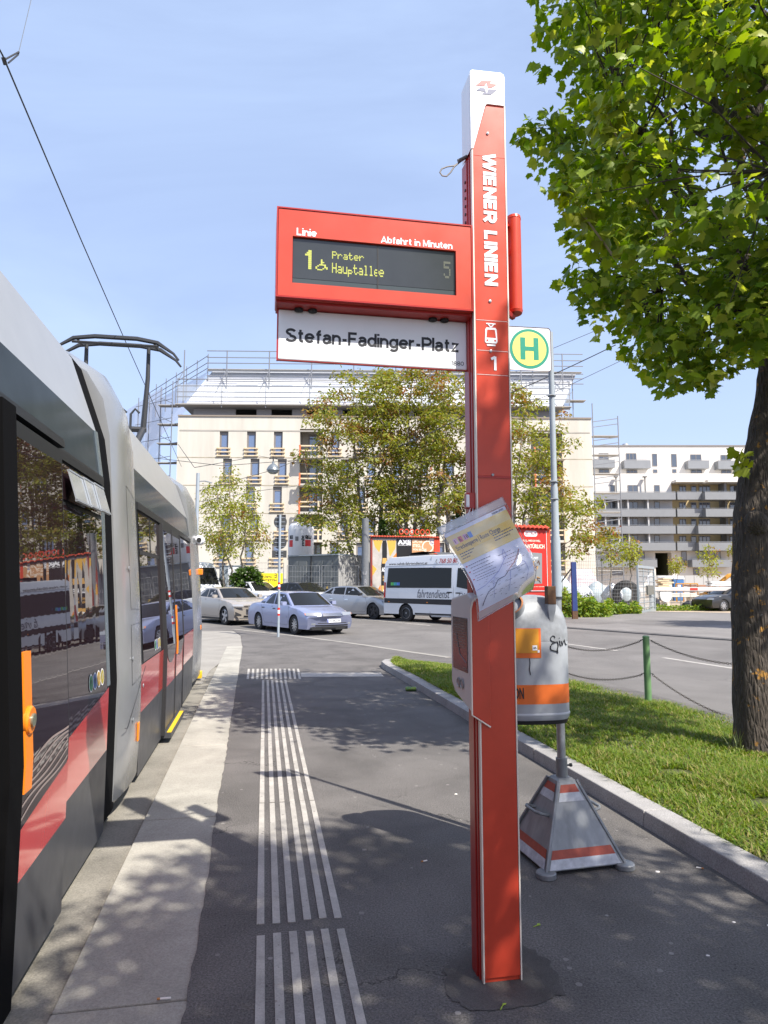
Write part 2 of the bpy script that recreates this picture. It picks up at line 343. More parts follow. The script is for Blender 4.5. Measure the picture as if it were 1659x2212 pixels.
# ================================================================== GROUND AND PAVING
rng = random.Random(7)
ASPH = ground_mat('platform_asphalt', (0.124, 0.116, 0.109), 0.75, 0.32, 105, 1.3, 0.85, spots=[(8, 0.11, (0.25, 0.235, 0.22)), (17, 0.10, (0.035, 0.033, 0.032)), (4.0, 0.05, (0.34, 0.32, 0.30)), (45, 0.10, (0.26, 0.25, 0.23))], bump=0.4, crack=0.8)
ROADM = ground_mat('road_asphalt', (0.150, 0.142, 0.133), 0.34, 0.28, 90, 0.5, 0.85, bump=0.3, crack=0.6)
CONC = ground_mat('slab_concrete', (0.345, 0.33, 0.285), 0.26, 0.26, 100, 1.6, 0.8, spots=[(6, 0.07, (0.16, 0.15, 0.14)), (30, 0.06, (0.10, 0.10, 0.10))], bump=0.15)
KERBC = ground_mat('kerb_concrete', (0.235, 0.22, 0.185), 0.38, 0.28, 90, 2.2, 0.85, bump=0.2)
GRAN = ground_mat('granite_kerbstone', (0.30, 0.29, 0.28), 0.50, 0.22, 110, 3.0, 0.75, bump=0.25)
SAND = ground_mat('site_soil', (0.36, 0.29, 0.21), 0.25, 0.3, 3.0, 0.2, 0.95, bump=0.3)
SOIL = ground_mat('lawn_soil', (0.075, 0.085, 0.030), 0.4, 0.4, 60, 1.6, 0.95, bump=0.4)
MARK = ground_mat('marking_paint', (0.40, 0.38, 0.345), 0.24, 0.26, 120, 5.0, 0.7, spots=[(14, 0.13, (0.16, 0.15, 0.14)), (40, 0.13, (0.12, 0.11, 0.10)), (7, 0.10, (0.22, 0.20, 0.18))], bump=0.15)
PALE = ground_mat('pale_concrete', (0.28, 0.265, 0.235), 0.2, 0.18, 60, 1.2, 0.85, bump=0.15)

def roadz(Y):
    t = min(1, max(0, (Y - 19) / 11)); return ROAD + .15 * t * t * (3 - 2 * t)
def grr(x, y, dz=0.0):
    z = ROAD
    for _ in range(12): p = gr(x, y, z); z = roadz(p.y)
    return Vector((p.x, p.y, z + dz))
ys = [-120, 0, 15] + [19 + i for i in range(12)] + [60, 900]
m = MB(); m.loft([[(x, y, roadz(y)) for x in (-400, -40, -5, 5, 40, 400)] for y in ys], closed=False); struct(m, 'road', ROADM, smooth=True)
TD = Vector((-0.1819, 0.9833, 0)); TN = Vector((0.9833, 0.1819, 0)); T0 = Vector((-0.95, 0, 0))
def tr(x, y, z=0.0): return T0 + TN * x + TD * y + Vector((0, 0, z))     # tram / platform axes

# asphalt platform (top at z = 0), wavy seam against the concrete edge
left = []
y = -8.0
while y < 18.2:
    left.append(tr(0.70 - 0.006 * max(0, y - 3) + 0.004 * math.sin(y * 2.1) + rng.uniform(-0.006, 0.006), y)); y += 0.07
farp = [gr(535, 1395), gr(520, 1372), gr(497, 1357.5), gr(560, 1365), gr(630, 1372), gr(700, 1381), gr(790, 1393), gr(880, 1406.5), gr(975, 1420), Vector((2.2, 14.9, 0)), Vector((3.2, 13.2, 0))]
near = [Vector((5.5, 4.0, 0)), Vector((7, -8, 0))]
outline = left + farp[1:] + near
m = MB(); m.poly([(p.x, p.y, 0.0) for p in outline])
n = len(outline)
for i in range(len(left) + 1, n - 1):
    a, b = outline[i], outline[i + 1]; m.quad((a.x, a.y, ROAD - .01), (b.x, b.y, ROAD - .01), (b.x, b.y, 0), (a.x, a.y, 0))
fix_normals(struct(m, 'platform', ASPH))
# pale edging stones along the roadside of the platform
m = MB()
for a, b in zip(farp[2:8], farp[3:9]):
    d = (b - a).normalized(); nn = Vector((d.y, -d.x, 0)); nn = -nn if nn.y > 0 else nn
    a2, b2 = a + d * .006, b - d * .006
    m.prism([(a2.x, a2.y, ROAD - .01), (b2.x, b2.y, ROAD - .01), (b2.x + nn.x * .16, b2.y + nn.y * .16, ROAD - .01), (a2.x + nn.x * .16, a2.y + nn.y * .16, ROAD - .01)], (0, 0, -ROAD + .016))
struct(m, 'roadside_kerb', PALE)

# concrete slabs along the track, lower kerb, track bed
m = MB(); ys = [-7.99, -5.84, -3.69, -1.54, 0.60, 2.77, 4.93, 7.12, 9.32, 11.5, 13.7, 15.9, 18.5]
for a, b in zip(ys, ys[1:]):
    p = [tr(0.205, a + .006, -.12), tr(0.76, a + .006, -.12), tr(0.76, b - .006, -.12), tr(0.205, b - .006, -.12)]
    m.prism(p, (0, 0, 0.116))
struct(m, 'platform_edge', CONC, bevel=0.006)
m = MB(); m.prism([tr(-0.12, -8, -.2), tr(0.198, -8, -.2), tr(0.198, 14, -.2), tr(-0.12, 14, -.2)], (0, 0, .175))
struct(m, 'track_kerb', KERBC, bevel=0.01)
m = MB(); m.poly([tr(-4, -8, -.072), tr(-0.13, -8, -.072), tr(-0.13, 14.5, -.072), tr(-4, 14.5, -.072)]); struct(m, 'track_bed', KERBC)
# the pale bend of the track slab ahead of the tram
m = MB(); pts = [gr(436, 1480, -.03), gr(452, 1452, -.03), gr(500, 1412, -.03), gr(545, 1400, -.03), gr(540, 1386, -.03), gr(528, 1370, -.03), gr(504, 1357, -.03), gr(438, 1352, -.03), gr(380, 1352, -.03), gr(380, 1480, -.03)]
m.prism([(p.x, p.y, ROAD - .02) for p in pts], (0, 0, .088)); struct(m, 'track_slab', PALE)

# tactile strips
A, B = Vector((-0.475, 2.7, 0)), Vector((-2.005, 11.5, 0)); d = (B - A).normalized(); q = Vector((d.y, -d.x, 0))
m = MB(); segs = [(-4.7, -2.7), (-2.68, -0.7), (-0.68, 0.64), (0.735, 2.56), (2.58, 4.72), (4.74, 6.9), (6.92, 9.18)]
for k in range(6):
    for (a, b) in segs:
        j = rng.uniform(-.012, .012) if abs(a - .735) < .1 or abs(b - .64) < .1 else 0
        x0 = k * 0.0735 + rng.uniform(-.0015, .0015); w = 0.036
        c = [A + d * (a + j) + q * x0, A + d * (a + j) + q * (x0 + w), A + d * (b + j) + q * (x0 + w), A + d * (b + j) + q * x0]
        m.prism([(p.x, p.y, 0.0005) for p in c], (0, 0, .0035))
for k in range(12):
    p0 = gr(535 + k * 10.25, 1467); p1 = gr(537.5 + k * 9.65, 1445)
    m.prism([(p0.x - .02, p0.y, .0005), (p0.x + .02, p0.y, .0005), (p1.x + .02, p1.y, .0005), (p1.x - .02, p1.y, .0005)], (0, 0, .004))
a, b, c, e = gr(651, 1462.5), gr(829, 1461.5), gr(822, 1453.5), gr(649, 1453.5)
m.prism([(p.x, p.y, .0005) for p in (a, b, c, e)], (0, 0, .0035))
struct(m, 'tactile_paving', MARK)
# dark repair patch round the foot of the pillar
PATCH = ground_mat('fresh_asphalt', (0.098, 0.091, 0.085), 0.5, 0.35, 230, 2.5, 0.85, bump=0.4)
pts = [gr(955, 2090), gr(1000, 2052), gr(1120, 2035), gr(1190, 2078), gr(1218, 2150), gr(1150, 2172), gr(1010, 2190), gr(965, 2150)]
c_ = sum(pts, Vector()) / 8; pts = [c_ + (p - c_) * rng.uniform(.93, 1.05) for a, b in zip(pts, pts[1:] + pts[:1]) for p in [a.lerp(b, k / 6) for k in range(6)]]; m = MB()
m.poly([(p.x, p.y, .003) for p in pts]); struct(m, 'asphalt_patch', PATCH)

# road markings
m = MB()
def line(px, w, z=.005):
    P = []
    for (xa, ya), (xb, yb) in zip(px, px[1:]): P += [grr(xa + (xb - xa) * i / 4, ya + (yb - ya) * i / 4) for i in range(4)]
    P.append(grr(*px[-1]))
    for a, b in zip(P, P[1:]):
        d = (b - a).normalized(); nn = Vector((-d.y, d.x, 0)) * w / 2
        m.quad(*[(p.x, p.y, p.z + z) for p in (a - nn, b - nn, b + nn, a + nn)])
line([(752, 1335.5), (840, 1343), (930, 1351.5)], .14)
line([(1215, 1390), (1333, 1406)], .13); line([(1433, 1421), (1583, 1444)], .13); line([(1700, 1462), (1860, 1490)], .13)
line([(870, 1411), (975, 1424.5)], .2)
line([(1000, 1361), (1090, 1371)], .12)
struct(m, 'road_marking', MARK)
# far footpath with its dark kerb, and the drive to the site gate
PATH = ground_mat('footpath_asphalt', (0.19, 0.18, 0.17), 0.25, 0.2, 70, 0.5, 0.85)
pp = [grr(1120, 1348), grr(1221, 1356), grr(1340, 1365), grr(1582, 1383), grr(1800, 1402)]
bk = [grr(1800, 1336), grr(1640, 1327), grr(1405, 1322), grr(1330, 1330), grr(1120, 1322)]
m = MB(); m.prism([(p.x, p.y, p.z - .06) for p in pp + bk], (0, 0, .10)); struct(m, 'footpath', PATH)
m = MB()
for a, b in zip(pp, pp[1:]):
    d = (b - a).normalized(); nn = Vector((d.y, -d.x, 0)) * .22
    m.prism([(a.x, a.y, a.z - .02), (b.x, b.y, b.z - .02), (b.x + nn.x, b.y + nn.y, b.z - .02), (a.x + nn.x, a.y + nn.y, a.z - .02)], (0, 0, .05))
struct(m, 'footpath_kerb', ground_mat('dark_kerb', (0.13, 0.125, 0.12), 0.3, 0.3, 60, 2, 0.85))
m = MB(); pts = [grr(1385, 1326), grr(1405, 1322), grr(1640, 1327), grr(1900, 1342), Vector((160, 60, 0)), Vector((160, 140, 0)), Vector((9, 140, 0)), Vector((9, 47, 0)), Vector((16, 42, 0))]
m.poly([(p.x, p.y, roadz(60) + .006) for p in pts]); struct(m, 'site_ground', SAND)
# pale driveway line
m = MB(); line([(1398, 1323.5), (1500, 1324.5), (1640, 1329)], .25, .055); struct(m, 'gate_threshold', PALE)

# ------------------------------------------------------------------ lawn with its kerb
KP = [Vector(p) for p in [(3.9, -6, 0), (2.68, 0, 0), (1.955, 3.6, 0), (1.49, 5.91, 0), (1.0, 8.23, 0), (0.42, 11.2, 0), (0.0, 13.2, 0), (-0.06, 13.7, 0), (0.0, 14.05, 0), (0.18, 14.25, 0)]]
def lerp_path(P, step):
    out = [P[0].copy()]
    for a, b in zip(P, P[1:]):
        n = max(1, int((b - a).length / step))
        for i in range(1, n + 1): out.append(a.lerp(b, i / n))
    return out
def side(P):
    N = []
    for i in range(len(P)):
        d = (P[min(i + 1, len(P) - 1)] - P[max(i - 1, 0)]).normalized(); N.append(Vector((d.y, -d.x, 0)))
    return N
KF = lerp_path(KP, 0.5); KN = side(KF)
m = MB(); stones = []; i0 = 0
for i in range(1, len(KF)):
    if i - i0 >= 3 or i == len(KF) - 1:
        seg = KF[i0:i + 1]; nn = KN[i0:i + 1]
        seg = [p.copy() for p in seg]
        dd = (seg[-1] - seg[0]).normalized(); seg[0] += dd * .004; seg[-1] -= dd * .004
        h = .102 + rng.uniform(-.002, .002)
        rings = [[p + Vector((0, 0, -.02)), p + Vector((0, 0, h)) + k * .012, p + k * .19 + Vector((0, 0, h)), p + k * .19 + Vector((0, 0, -.02))] for p, k in zip(seg, nn)]
        m.loft(rings); i0 = i
struct(m, 'lawn_kerb', GRAN, bevel=0.008)
RE = [gr(848, 1431, -.05), gr(960, 1440, -.05), gr(1100, 1452, -.05), gr(1221, 1469, -.05), gr(1300, 1488, -.05), gr(1400, 1512, -.05), gr(1500, 1535, -.05), gr(1590, 1553, -.05), gr(1659, 1575, -.05), Vector((5.0, 5, -.05)), Vector((5.6, 2, -.05)), Vector((7, -6, -.05))][::-1]
def along(P, n):
    L = [0]
    for a, b in zip(P, P[1:]): L.append(L[-1] + (b - a).length)
    out = []
    for k in range(n):
        t = L[-1] * k / (n - 1); i = max(j for j in range(len(L)) if L[j] <= t + 1e-9); i = min(i, len(P) - 2)
        out.append(P[i].lerp(P[i + 1], (t - L[i]) / max(1e-9, L[i + 1] - L[i])))
    return out
NA, NB = 70, 14
inner = along([p + k * .19 for p, k in zip(KF, KN)], NA); outer = along(RE, NA)
def lawn_pt(i, j):
    t = j / (NB - 1); p = inner[i].lerp(outer[i], t)
    z = .085 * (1 - t ** 2.2) - .055 * t ** 2.2 + .012 * math.sin(p.x * 3.1 + p.y) * math.sin(t * math.pi)
    return Vector((p.x, p.y, z))
m = MB(); m.loft([[lawn_pt(i, j) for j in range(NB)] for i in range(NA)], closed=False)
for i in range(NA - 1):
    a, b = lawn_pt(i, NB - 1), lawn_pt(i + 1, NB - 1); m.quad(a, b, (b.x, b.y, ROAD - .02), (a.x, a.y, ROAD - .02))
struct(m, 'lawn', SOIL, smooth=True)
# grass blades: thicker cover near the camera
nr = np.random.default_rng(5)
def grass_points(n):
    u = nr.uniform(0, NA - 1.001, n); v = nr.uniform(0, NB - 1.001, n)
    G = np.array([[lawn_pt(i, j)[:] for j in range(NB)] for i in range(NA)])
    i, j = u.astype(int), v.astype(int); fu, fv = (u - i)[:, None], (v - j)[:, None]
    return G[i, j] * (1 - fu) * (1 - fv) + G[i + 1, j] * fu * (1 - fv) + G[i, j + 1] * (1 - fu) * fv + G[i + 1, j + 1] * fu * fv
GP = grass_points(420000)
vis = (GP[:, 1] > 2.6) & (GP[:, 1] < 15)
GP = GP[vis]
ns = np.sin(GP[:, 0] * 2.3 + 1.3 * np.sin(GP[:, 1] * 1.7)) + np.sin(GP[:, 1] * 3.1 + GP[:, 0] * 1.2) + 0.7 * np.sin(GP[:, 0] * 7 + 2 * np.sin(GP[:, 1] * 5))
bare = np.hypot((GP[:, 0] - 2.95) / .42, (GP[:, 1] - 4.95) / .16) < 1
bare |= np.hypot((GP[:, 0] - 2.35) / .16, (GP[:, 1] - 5.75) / .1) < 1
keep = (~bare) & (nr.uniform(0, 1, len(GP)) < np.clip(0.85 + 0.22 * ns, 0.30, 1)) & (nr.uniform(0, 1, len(GP)) < np.clip(6.5 / GP[:, 1], 0.45, 1))
GP = GP[keep]; ns = ns[keep]; n = len(GP)
h = nr.uniform(.028, .072, n) * (1 + .18 * ns); az = nr.uniform(0, 2 * np.pi, n); lean = nr.uniform(.2, 1.3, n)
Xa = np.stack([np.cos(az), np.sin(az), 0 * az], 1) * (nr.uniform(.0022, .0042, n) * (1 + 0.10 * GP[:, 1]))[:, None]
Ya = np.stack([-np.sin(az) * lean, np.cos(az) * lean, np.ones(n)], 1) * h[:, None]
Za = np.stack([-np.sin(az) * lean, np.cos(az) * lean, -0.35 * lean], 1) * h[:, None]
GRASS = leaf_mat('grass_blades', (0.085, 0.165, 0.014), (0.195, 0.255, 0.025), (0.32, 0.27, 0.10), 0.35, 0.5)
tag(cloud('grass', GRASS, [(-1, 0, 0), (1, 0, 0), (.7, .55, .15), (-.7, .55, .15), (0, 1, .6)], [(0, 1, 2, 3), (3, 2, 4)], GP, Xa, Ya, Za), kind='stuff')
# ================================================================== TRAM
TRAM_RED = M('tram_red', (0.56, 0.040, 0.032), 0.12, coat=0.6, bump=0.03, bs=1.2)
TGREY = M('tram_dark_grey', (0.062, 0.064, 0.070), 0.38, ior=1.25, var=0.10, vs_=5, rvar=0.08)
TBAND = M('tram_slate_band', (0.045, 0.057, 0.068), 0.10, ior=1.06, var=.15, vs_=2.5, bump=0.06, bs=1.6)
TSILV = M('tram_silver', (0.33, 0.335, 0.33), 0.28, 0.05, var=0.05, bump=0.02, bs=1.5)
TMOD = M('tram_module_silver', (0.25, 0.258, 0.262), 0.20, 0.15, var=.07, vs_=2.2, bump=0.03, bs=1.4, rvar=.08)
TGLASS = M('tram_tinted_glass', (0.022, 0.012, 0.015), 0.015, ior=2.0, bump=0.045, bs=1.1)
TFRAME = M('tram_window_frame', (0.030, 0.032, 0.035), 0.30, ior=1.07)
ORANGE = M('orange_plastic', (0.85, 0.23, 0.012), 0.35)
YELLOW = M('yellow_edge', (0.75, 0.48, 0.02), 0.5)
BELL = M('bellows_rubber', (0.004, 0.004, 0.0045), .9, spec=.08)
SEAM = M('dark_seam', (0.02, 0.02, 0.022), 0.6)
PANEG = M('vent_pane', (0.42, 0.45, 0.48), 0.10, 0.3)  # pale base stands in for sky mirrored by the tilted glass
PROF = [(0.0, .03), (0.0, .92), (-.10, 2.30), (-.15, 2.62), (-.33, 3.13), (-.58, 3.27), (-1.2, 3.32)]
def sx(z):
    for (a, za), (b, zb) in zip(PROF, PROF[1:]):
        if z <= zb: return a + (b - a) * (z - za) / (zb - za)
    return -1.2
tram = thing('tram', 'long red and silver articulated tram standing at the platform with raised pantograph', 'tram', T0, math.atan2(0.1819, 0.9833))
ZK = [.03, .92, 2.30, 2.62, 3.13]
def skin(mb, y0, y1, z0, z1, off=0.0, mi=0, n=1):
    """a sheet lying on the tram's side between y0..y1; z0, z1 numbers or functions of y"""
    f0 = z0 if callable(z0) else (lambda y: z0); f1 = z1 if callable(z1) else (lambda y: z1)
    for k in range(n):
        a, b = y0 + (y1 - y0) * k / n, y0 + (y1 - y0) * (k + 1) / n
        zs = sorted(set([0.0, 1.0] + [(z - f0((a + b) / 2)) / max(1e-6, f1((a + b) / 2) - f0((a + b) / 2)) for z in ZK if f0((a + b) / 2) < z < f1((a + b) / 2)]))
        for s, t in zip(zs, zs[1:]):
            P = []
            for (y, w) in ((a, s), (b, s), (b, t), (a, t)):
                z = f0(y) + (f1(y) - f0(y)) * w; P.append((sx(z) + off, y, z))
            mb.quad(*P, mi=mi)
def slab(mb, y0, y1, z0, z1, o0, o1, mi=0, n=1):
    """the same with thickness: outer face at off o1 and edges back to o0"""
    skin(mb, y0, y1, z0, z1, o1, mi, n)
    f0 = z0 if callable(z0) else (lambda y: z0); f1 = z1 if callable(z1) else (lambda y: z1)
    zs = [z for z in [f0(y0)] + [k for k in ZK if f0(y0) < k < f1(y0)] + [f1(y0)]]
    for y in (y0, y1):
        zs = [f0(y)] + [k for k in ZK if f0(y) < k < f1(y)] + [f1(y)]
        for a, b in zip(zs, zs[1:]): mb.quad((sx(a) + o0, y, a), (sx(b) + o0, y, b), (sx(b) + o1, y, b), (sx(a) + o1, y, a), mi)
    for k in range(n):
        a, b = y0 + (y1 - y0) * k / n, y0 + (y1 - y0) * (k + 1) / n
        for f in (f0, f1): mb.quad((sx(f(a)) + o0, a, f(a)), (sx(f(b)) + o0, b, f(b)), (sx(f(b)) + o1, b, f(b)), (sx(f(a)) + o1, a, f(a)), mi)
def car_body(y0, y1, red_lo, red_hi, name='car_body'):
    mb = MB()
    skin(mb, y0, y1, .03, red_lo, 0, 0, 12); skin(mb, y0, y1, red_lo, red_hi, 0, 1, 12); skin(mb, y0, y1, red_hi, 2.31, 0, 2, 12)
    skin(mb, y0, y1, 2.31, 2.62, 0, 3, 2); skin(mb, y0, y1, 2.62, 3.13, 0, 4, 2)
    roof = [(-.33, 3.13), (-.45, 3.20), (-.58, 3.265), (-.9, 3.31), (-1.2, 3.32), (-1.5, 3.31), (-1.82, 3.265), (-2.07, 3.13)]
    mb.loft([[(x, y, z) for x, z in roof] for y in (y0, y1)], closed=False, mi=4)
    for (a, b, mi) in ((.03, .5, 0), (.5, .92, 1), (.92, 2.31, 2), (2.31, 2.62, 3), (2.62, 3.13, 4)):     # far side
        mb.quad((-2.4 - sx(a), y0, a), (-2.4 - sx(a), y1, a), (-2.4 - sx(b), y1, b), (-2.4 - sx(b), y0, b), mi)
    ring = [(sx(z), z) for z in ZK] + roof[1:-1] + [(-2.4 - sx(z), z) for z in ZK[::-1]]
    for y in (y0, y1): mb.poly([(x, y, z) for x, z in ring], 5)
    mb.quad((0, y0, .03), (0, y1, .03), (-2.4, y1, .03), (-2.4, y0, .03), 5)
    return mb.build(name, [TGREY, TRAM_RED, TFRAME, TBAND, TSILV, BLACK], tram)
rlo = lambda y: .455 + .042 * (min(max(y, 2.4), 4.7) - 2.7)
def rhi(y):
    y = min(max(y, 1.5), 4.7); t = (y - 2.6) / 2.1
    return .64 + .30 * max(0, min(1, t)) ** 0.8 if t > 0 else .64
# first car: split into the leading part of the door bay and the fixed panel
car_body(-6.0, 4.65, rlo, rhi)
car_body(5.93, 10.80, .535, .93)
def win(y0, y1, z0, z1, name='window', off=.006):
    mb = MB(); f1 = z1
    skin(mb, y0, y1, z0, z1, off, 0, 6); o = mb.build(name, TGLASS, tram); return o
def joint(y, z0=.05, z1=2.28, w=.018, off=.012, mat=SEAM, parent=None, x=None):
    mb = MB(); slab(mb, y - w / 2, y + w / 2, z0, z1, 0, off); return mb.build('seam', mat, parent or tram)
# fixed panel beside the door with window, tilted vent, stickers
win(3.56, 4.57, lambda y: rhi(y) + .01, 2.02)
win(3.56, 4.57, 2.05, 2.24, 'vent_opening')
mb = MB(); slab(mb, 3.46, 4.64, 2.255, 2.315, 0, .014); mb.build('window_frame', TFRAME, tram)
mb = MB(); slab(mb, 4.58, 4.645, .95, 2.62, 0, .010); mb.build('corner_post', M('slate_post', (0.12, 0.15, 0.17), .25), tram)
joint(3.53, .05, 2.26, .03)
mb = MB()
for k, (a, b, o) in enumerate(((3.66, 3.98, .075), (3.95, 4.18, .085), (4.15, 4.40, .095))):
    x = -.085
    mb.box(-.004, .004, a, b, 0, .165, 0, Matrix.Translation((x + o, 0, 2.045)) @ Matrix.Rotation(R(-17), 4, 'Y'))
    mb.box(-.007, .007, a, b, .160, .172, 1, Matrix.Translation((x + o, 0, 2.045)) @ Matrix.Rotation(R(-17), 4, 'Y'))
    mb.box(-.007, .007, a, b, -.006, .006, 1, Matrix.Translation((x + o, 0, 2.045)) @ Matrix.Rotation(R(-17), 4, 'Y'))
mb.build('vent_window', [PANEG, STEEL], tram)
def stickers(y, z, r, step):
    for k, c in enumerate(((0.02, 0.22, 0.10), (0.03, 0.12, 0.35), (0.45, 0.27, 0.03), (0.40, 0.32, 0.03))):
        mb = MB(); yy = y + k * step
        for (rad, o, mi) in ((r, .0085, 0), (r * .84, .0095, 1)):
            mb.poly([(sx(z + rad * math.sin(a)) + o, yy + rad * math.cos(a), z + rad * math.sin(a)) for a in [2 * math.pi * i / 20 for i in range(20)]], mi)
        sgn = [[(-.5, -.6), (-.2, -.6), (-.1, .0), (.3, -.1), (.4, .3), (-.3, .6)], [(-.5, .2), (.1, .6), (.5, .3), (.1, -.1), (.4, -.6), (-.4, -.4)], [(-.3, .6), (.3, .6), (.1, -.1), (.5, -.6), (-.5, -.6), (-.2, 0)], [(-.5, .5), (.4, .6), (.3, -.5), (-.2, -.6)]][k]
        mb.poly([(sx(z) + .0105, yy + p[0] * r * .75, z + p[1] * r * .75) for p in sgn], 2)
        mb.build('sticker', [WHITE, M('sticker_colour', c, .4), M('sticker_sign', (0.02, 0.04, 0.05) if k < 2 else (0.5, 0.45, 0.3), .4)], tram)
stickers(4.13, 1.03, .052, .098)
# sliding door leaf standing proud of the side
door = MB()
slab(door, 2.70, 3.47, .06, rlo, -.02, .055, 0, 6); slab(door, 2.70, 3.47, rlo, lambda y: rhi(y) - .03, -.02, .055, 1, 10)
slab(door, 2.70, 3.47, lambda y: rhi(y) - .03, 2.27, -.02, .053, 2, 6)
dl = door.build('door', [TGREY, TRAM_RED, TFRAME], tram)
mb = MB(); skin(mb, 2.74, 3.44, lambda y: rhi(y) - .025, 2.20, .058, 0, 8); mb.build('door_pane', TGLASS, dl)
mb = MB()
for k in range(6):
    f = lambda y, k=k: rhi(y) - .005 + .028 * (k + .4) * (1 + .5 * (3.44 - y)) + .012 * math.sin(y * 9 + k)
    skin(mb, 2.76 + .03 * k, 3.43, f, lambda y, f=f: f(y) + .010, .0595, 0, 14)
mb.build('wave_stripe', M('frosted_stripe', S(150, 135, 130), .4), dl)
mb = MB(); slab(mb, 2.55, 2.70, .06, 2.30, -.02, .085); slab(mb, 2.50, 2.535, .06, 2.30, -.02, .05); mb.build('door_edge_rubber', BELL, dl)
mb = MB(); slab(mb, 2.705, 2.74, .08, 2.24, .05, .066); mb.build('door_edge_trim', M('trim_grey', (0.2, 0.21, 0.22), .35, .4), dl)
mb = MB(); slab(mb, 2.755, 2.845, .80, 1.335, .055, .075); o = mb.build('door_strip', ORANGE, dl)
mb = MB(); mb.lathe([(.056, 0), (.056, .012), (.050, .020), (.0, .020)], 28, (sx(1.07) + .068, 2.80, 1.07), 0, 'x'); mb.build('push_button', ORANGE, o, smooth=True)
mb = MB(); mb.lathe([(.026, 0), (.026, .008), (.018, .010), (0, .006)], 20, (sx(1.07) + .088, 2.80, 1.07), 0, 'x'); mb.build('button_face', M('button_grey', (0.25, 0.27, 0.2), .3, .5), o, smooth=True)
mb = MB(); slab(mb, 2.4, 3.55, 2.30, 2.345, 0, .05); mb.build('door_rail', TFRAME, tram)
mb = MB(); slab(mb, 2.42, 2.46, .1, 2.2, .0, .03); mb.build('door_edge_stripe', YELLOW, tram)
# dark bellows gaps
for (a, b) in ((4.65, 5.02), (5.86, 5.94), (10.79, 10.88)):
    ring = [(x - .012, z + .02) for x, z in PROF]; ring += [(-2.4 - x, z) for x, z in ring[-2::-1]]
    mb = MB(); mb.loft([[(x, y, max(.06, z)) for x, z in ring] for y in (a, b)]); mb.build('bellows', BELL, tram)
# silver portal modules
MP = [(-.02, .06), (.035, .12), (.05, .45), (.045, .9), (.01, 1.5), (-.05, 2.2), (-.085, 2.7), (-.14, 3.0), (-.26, 3.22), (-.5, 3.38), (-1.2, 3.46)]
def mx_(z):
    for (a, za), (b, zb) in zip(MP, MP[1:]):
        if z <= zb: return a + (b - a) * (z - za) / (zb - za)
    return -1.2
def module(y0, y1, nose=False):
    mb = MB(); rings = []
    n = 10
    for k in range(n + 1):
        t = k / n; y = y0 + (y1 - y0) * t; e = (2 * t - 1)
        ins = .045 * abs(e) ** 3.0; drop = .10 * abs(e) ** 2
        if nose and e > 0: ins = .045 * abs(e) ** 3 + .75 * max(0, t - .55) ** 2; drop = .1 * e * e + .6 * max(0, t - .6) ** 2
        ring = [(x - ins, y, z - drop * max(0, (z - 2.4))) for x, z in MP]
        ring += [(-2.4 - x + ins, y, z - drop * max(0, (z - 2.4))) for x, z in MP[-2::-1]]
        rings.append(ring)
    mb.loft(rings, True, True)
    return fix_normals(mb.build('portal_module', TMOD, tram, smooth=True, ang=50))
m1 = module(4.97, 5.90); m2 = module(10.86, 12.55, True)
def mline(mod, pts, w=.002):
    mb = MB(); P = [Vector((mx_(z) + .0005, y, z)) for y, z in pts]
    mb.tube(P, w, 5); mb.build('panel_joint', SEAM, mod)
mline(m1, [(5.28, 2.35), (5.70, 2.28), (5.72, 1.55)], .0012); mline(m1, [(5.28, 2.35), (5.26, 1.42), (5.70, 1.40)], .0012)
mline(m1, [(5.26, 1.30), (5.70, 1.30), (5.72, .98)], .0012); mline(m1, [(5.0, .60), (5.1, .58), (5.4, .72), (5.86, .93)], .0025); mline(m1, [(5.26, 1.3), (5.25, .86), (5.70, .88)], .0015)
for (y, z) in ((5.22, 1.72), (5.27, 1.05), (5.30, .60), (5.74, .79)):
    mb = MB(); mb.lathe([(.017, 0), (.017, .004), (.008, .006), (0, .004)], 14, (mx_(z) + .003, y, z), 0, 'x'); mb.build('lock', STEEL, m1, smooth=True)
mb = MB(); mb.box(mx_(.46) + .0, mx_(.46) + .012, 5.50, 5.56, .40, .54); mb.build('side_reflector', ORANGE, m1, bevel=.005)
for (z, h) in ((1.76, .10), (.86, .08)):
    mb = MB(); mb.box(-.04, .05, 11.55, 11.70, z, z + h); mb.build('indicator_lamp', ORANGE, m2, bevel=.012)
mb = MB(); mb.lathe([(.0, 0), (.06, .01), (.085, .06), (.085, .12), (.06, .16), (.03, .17), (.0, .165)], 18, (-.01, 11.45, 2.33), 0, 'y'); mb.build('camera_ball', WHITE, m2, smooth=True)
mb = MB(); mb.lathe([(.0, -.012), (.04, -.012), (.04, .02)], 16, (-.01, 11.45, 2.33), 0, 'y'); mb.build('camera_lens', BLACK, m2)
mb = MB(); mb.box(-.05, .05, 12.0, 12.15, .02, .14); mb.build('buffer_edge', YELLOW, m2, bevel=.01)
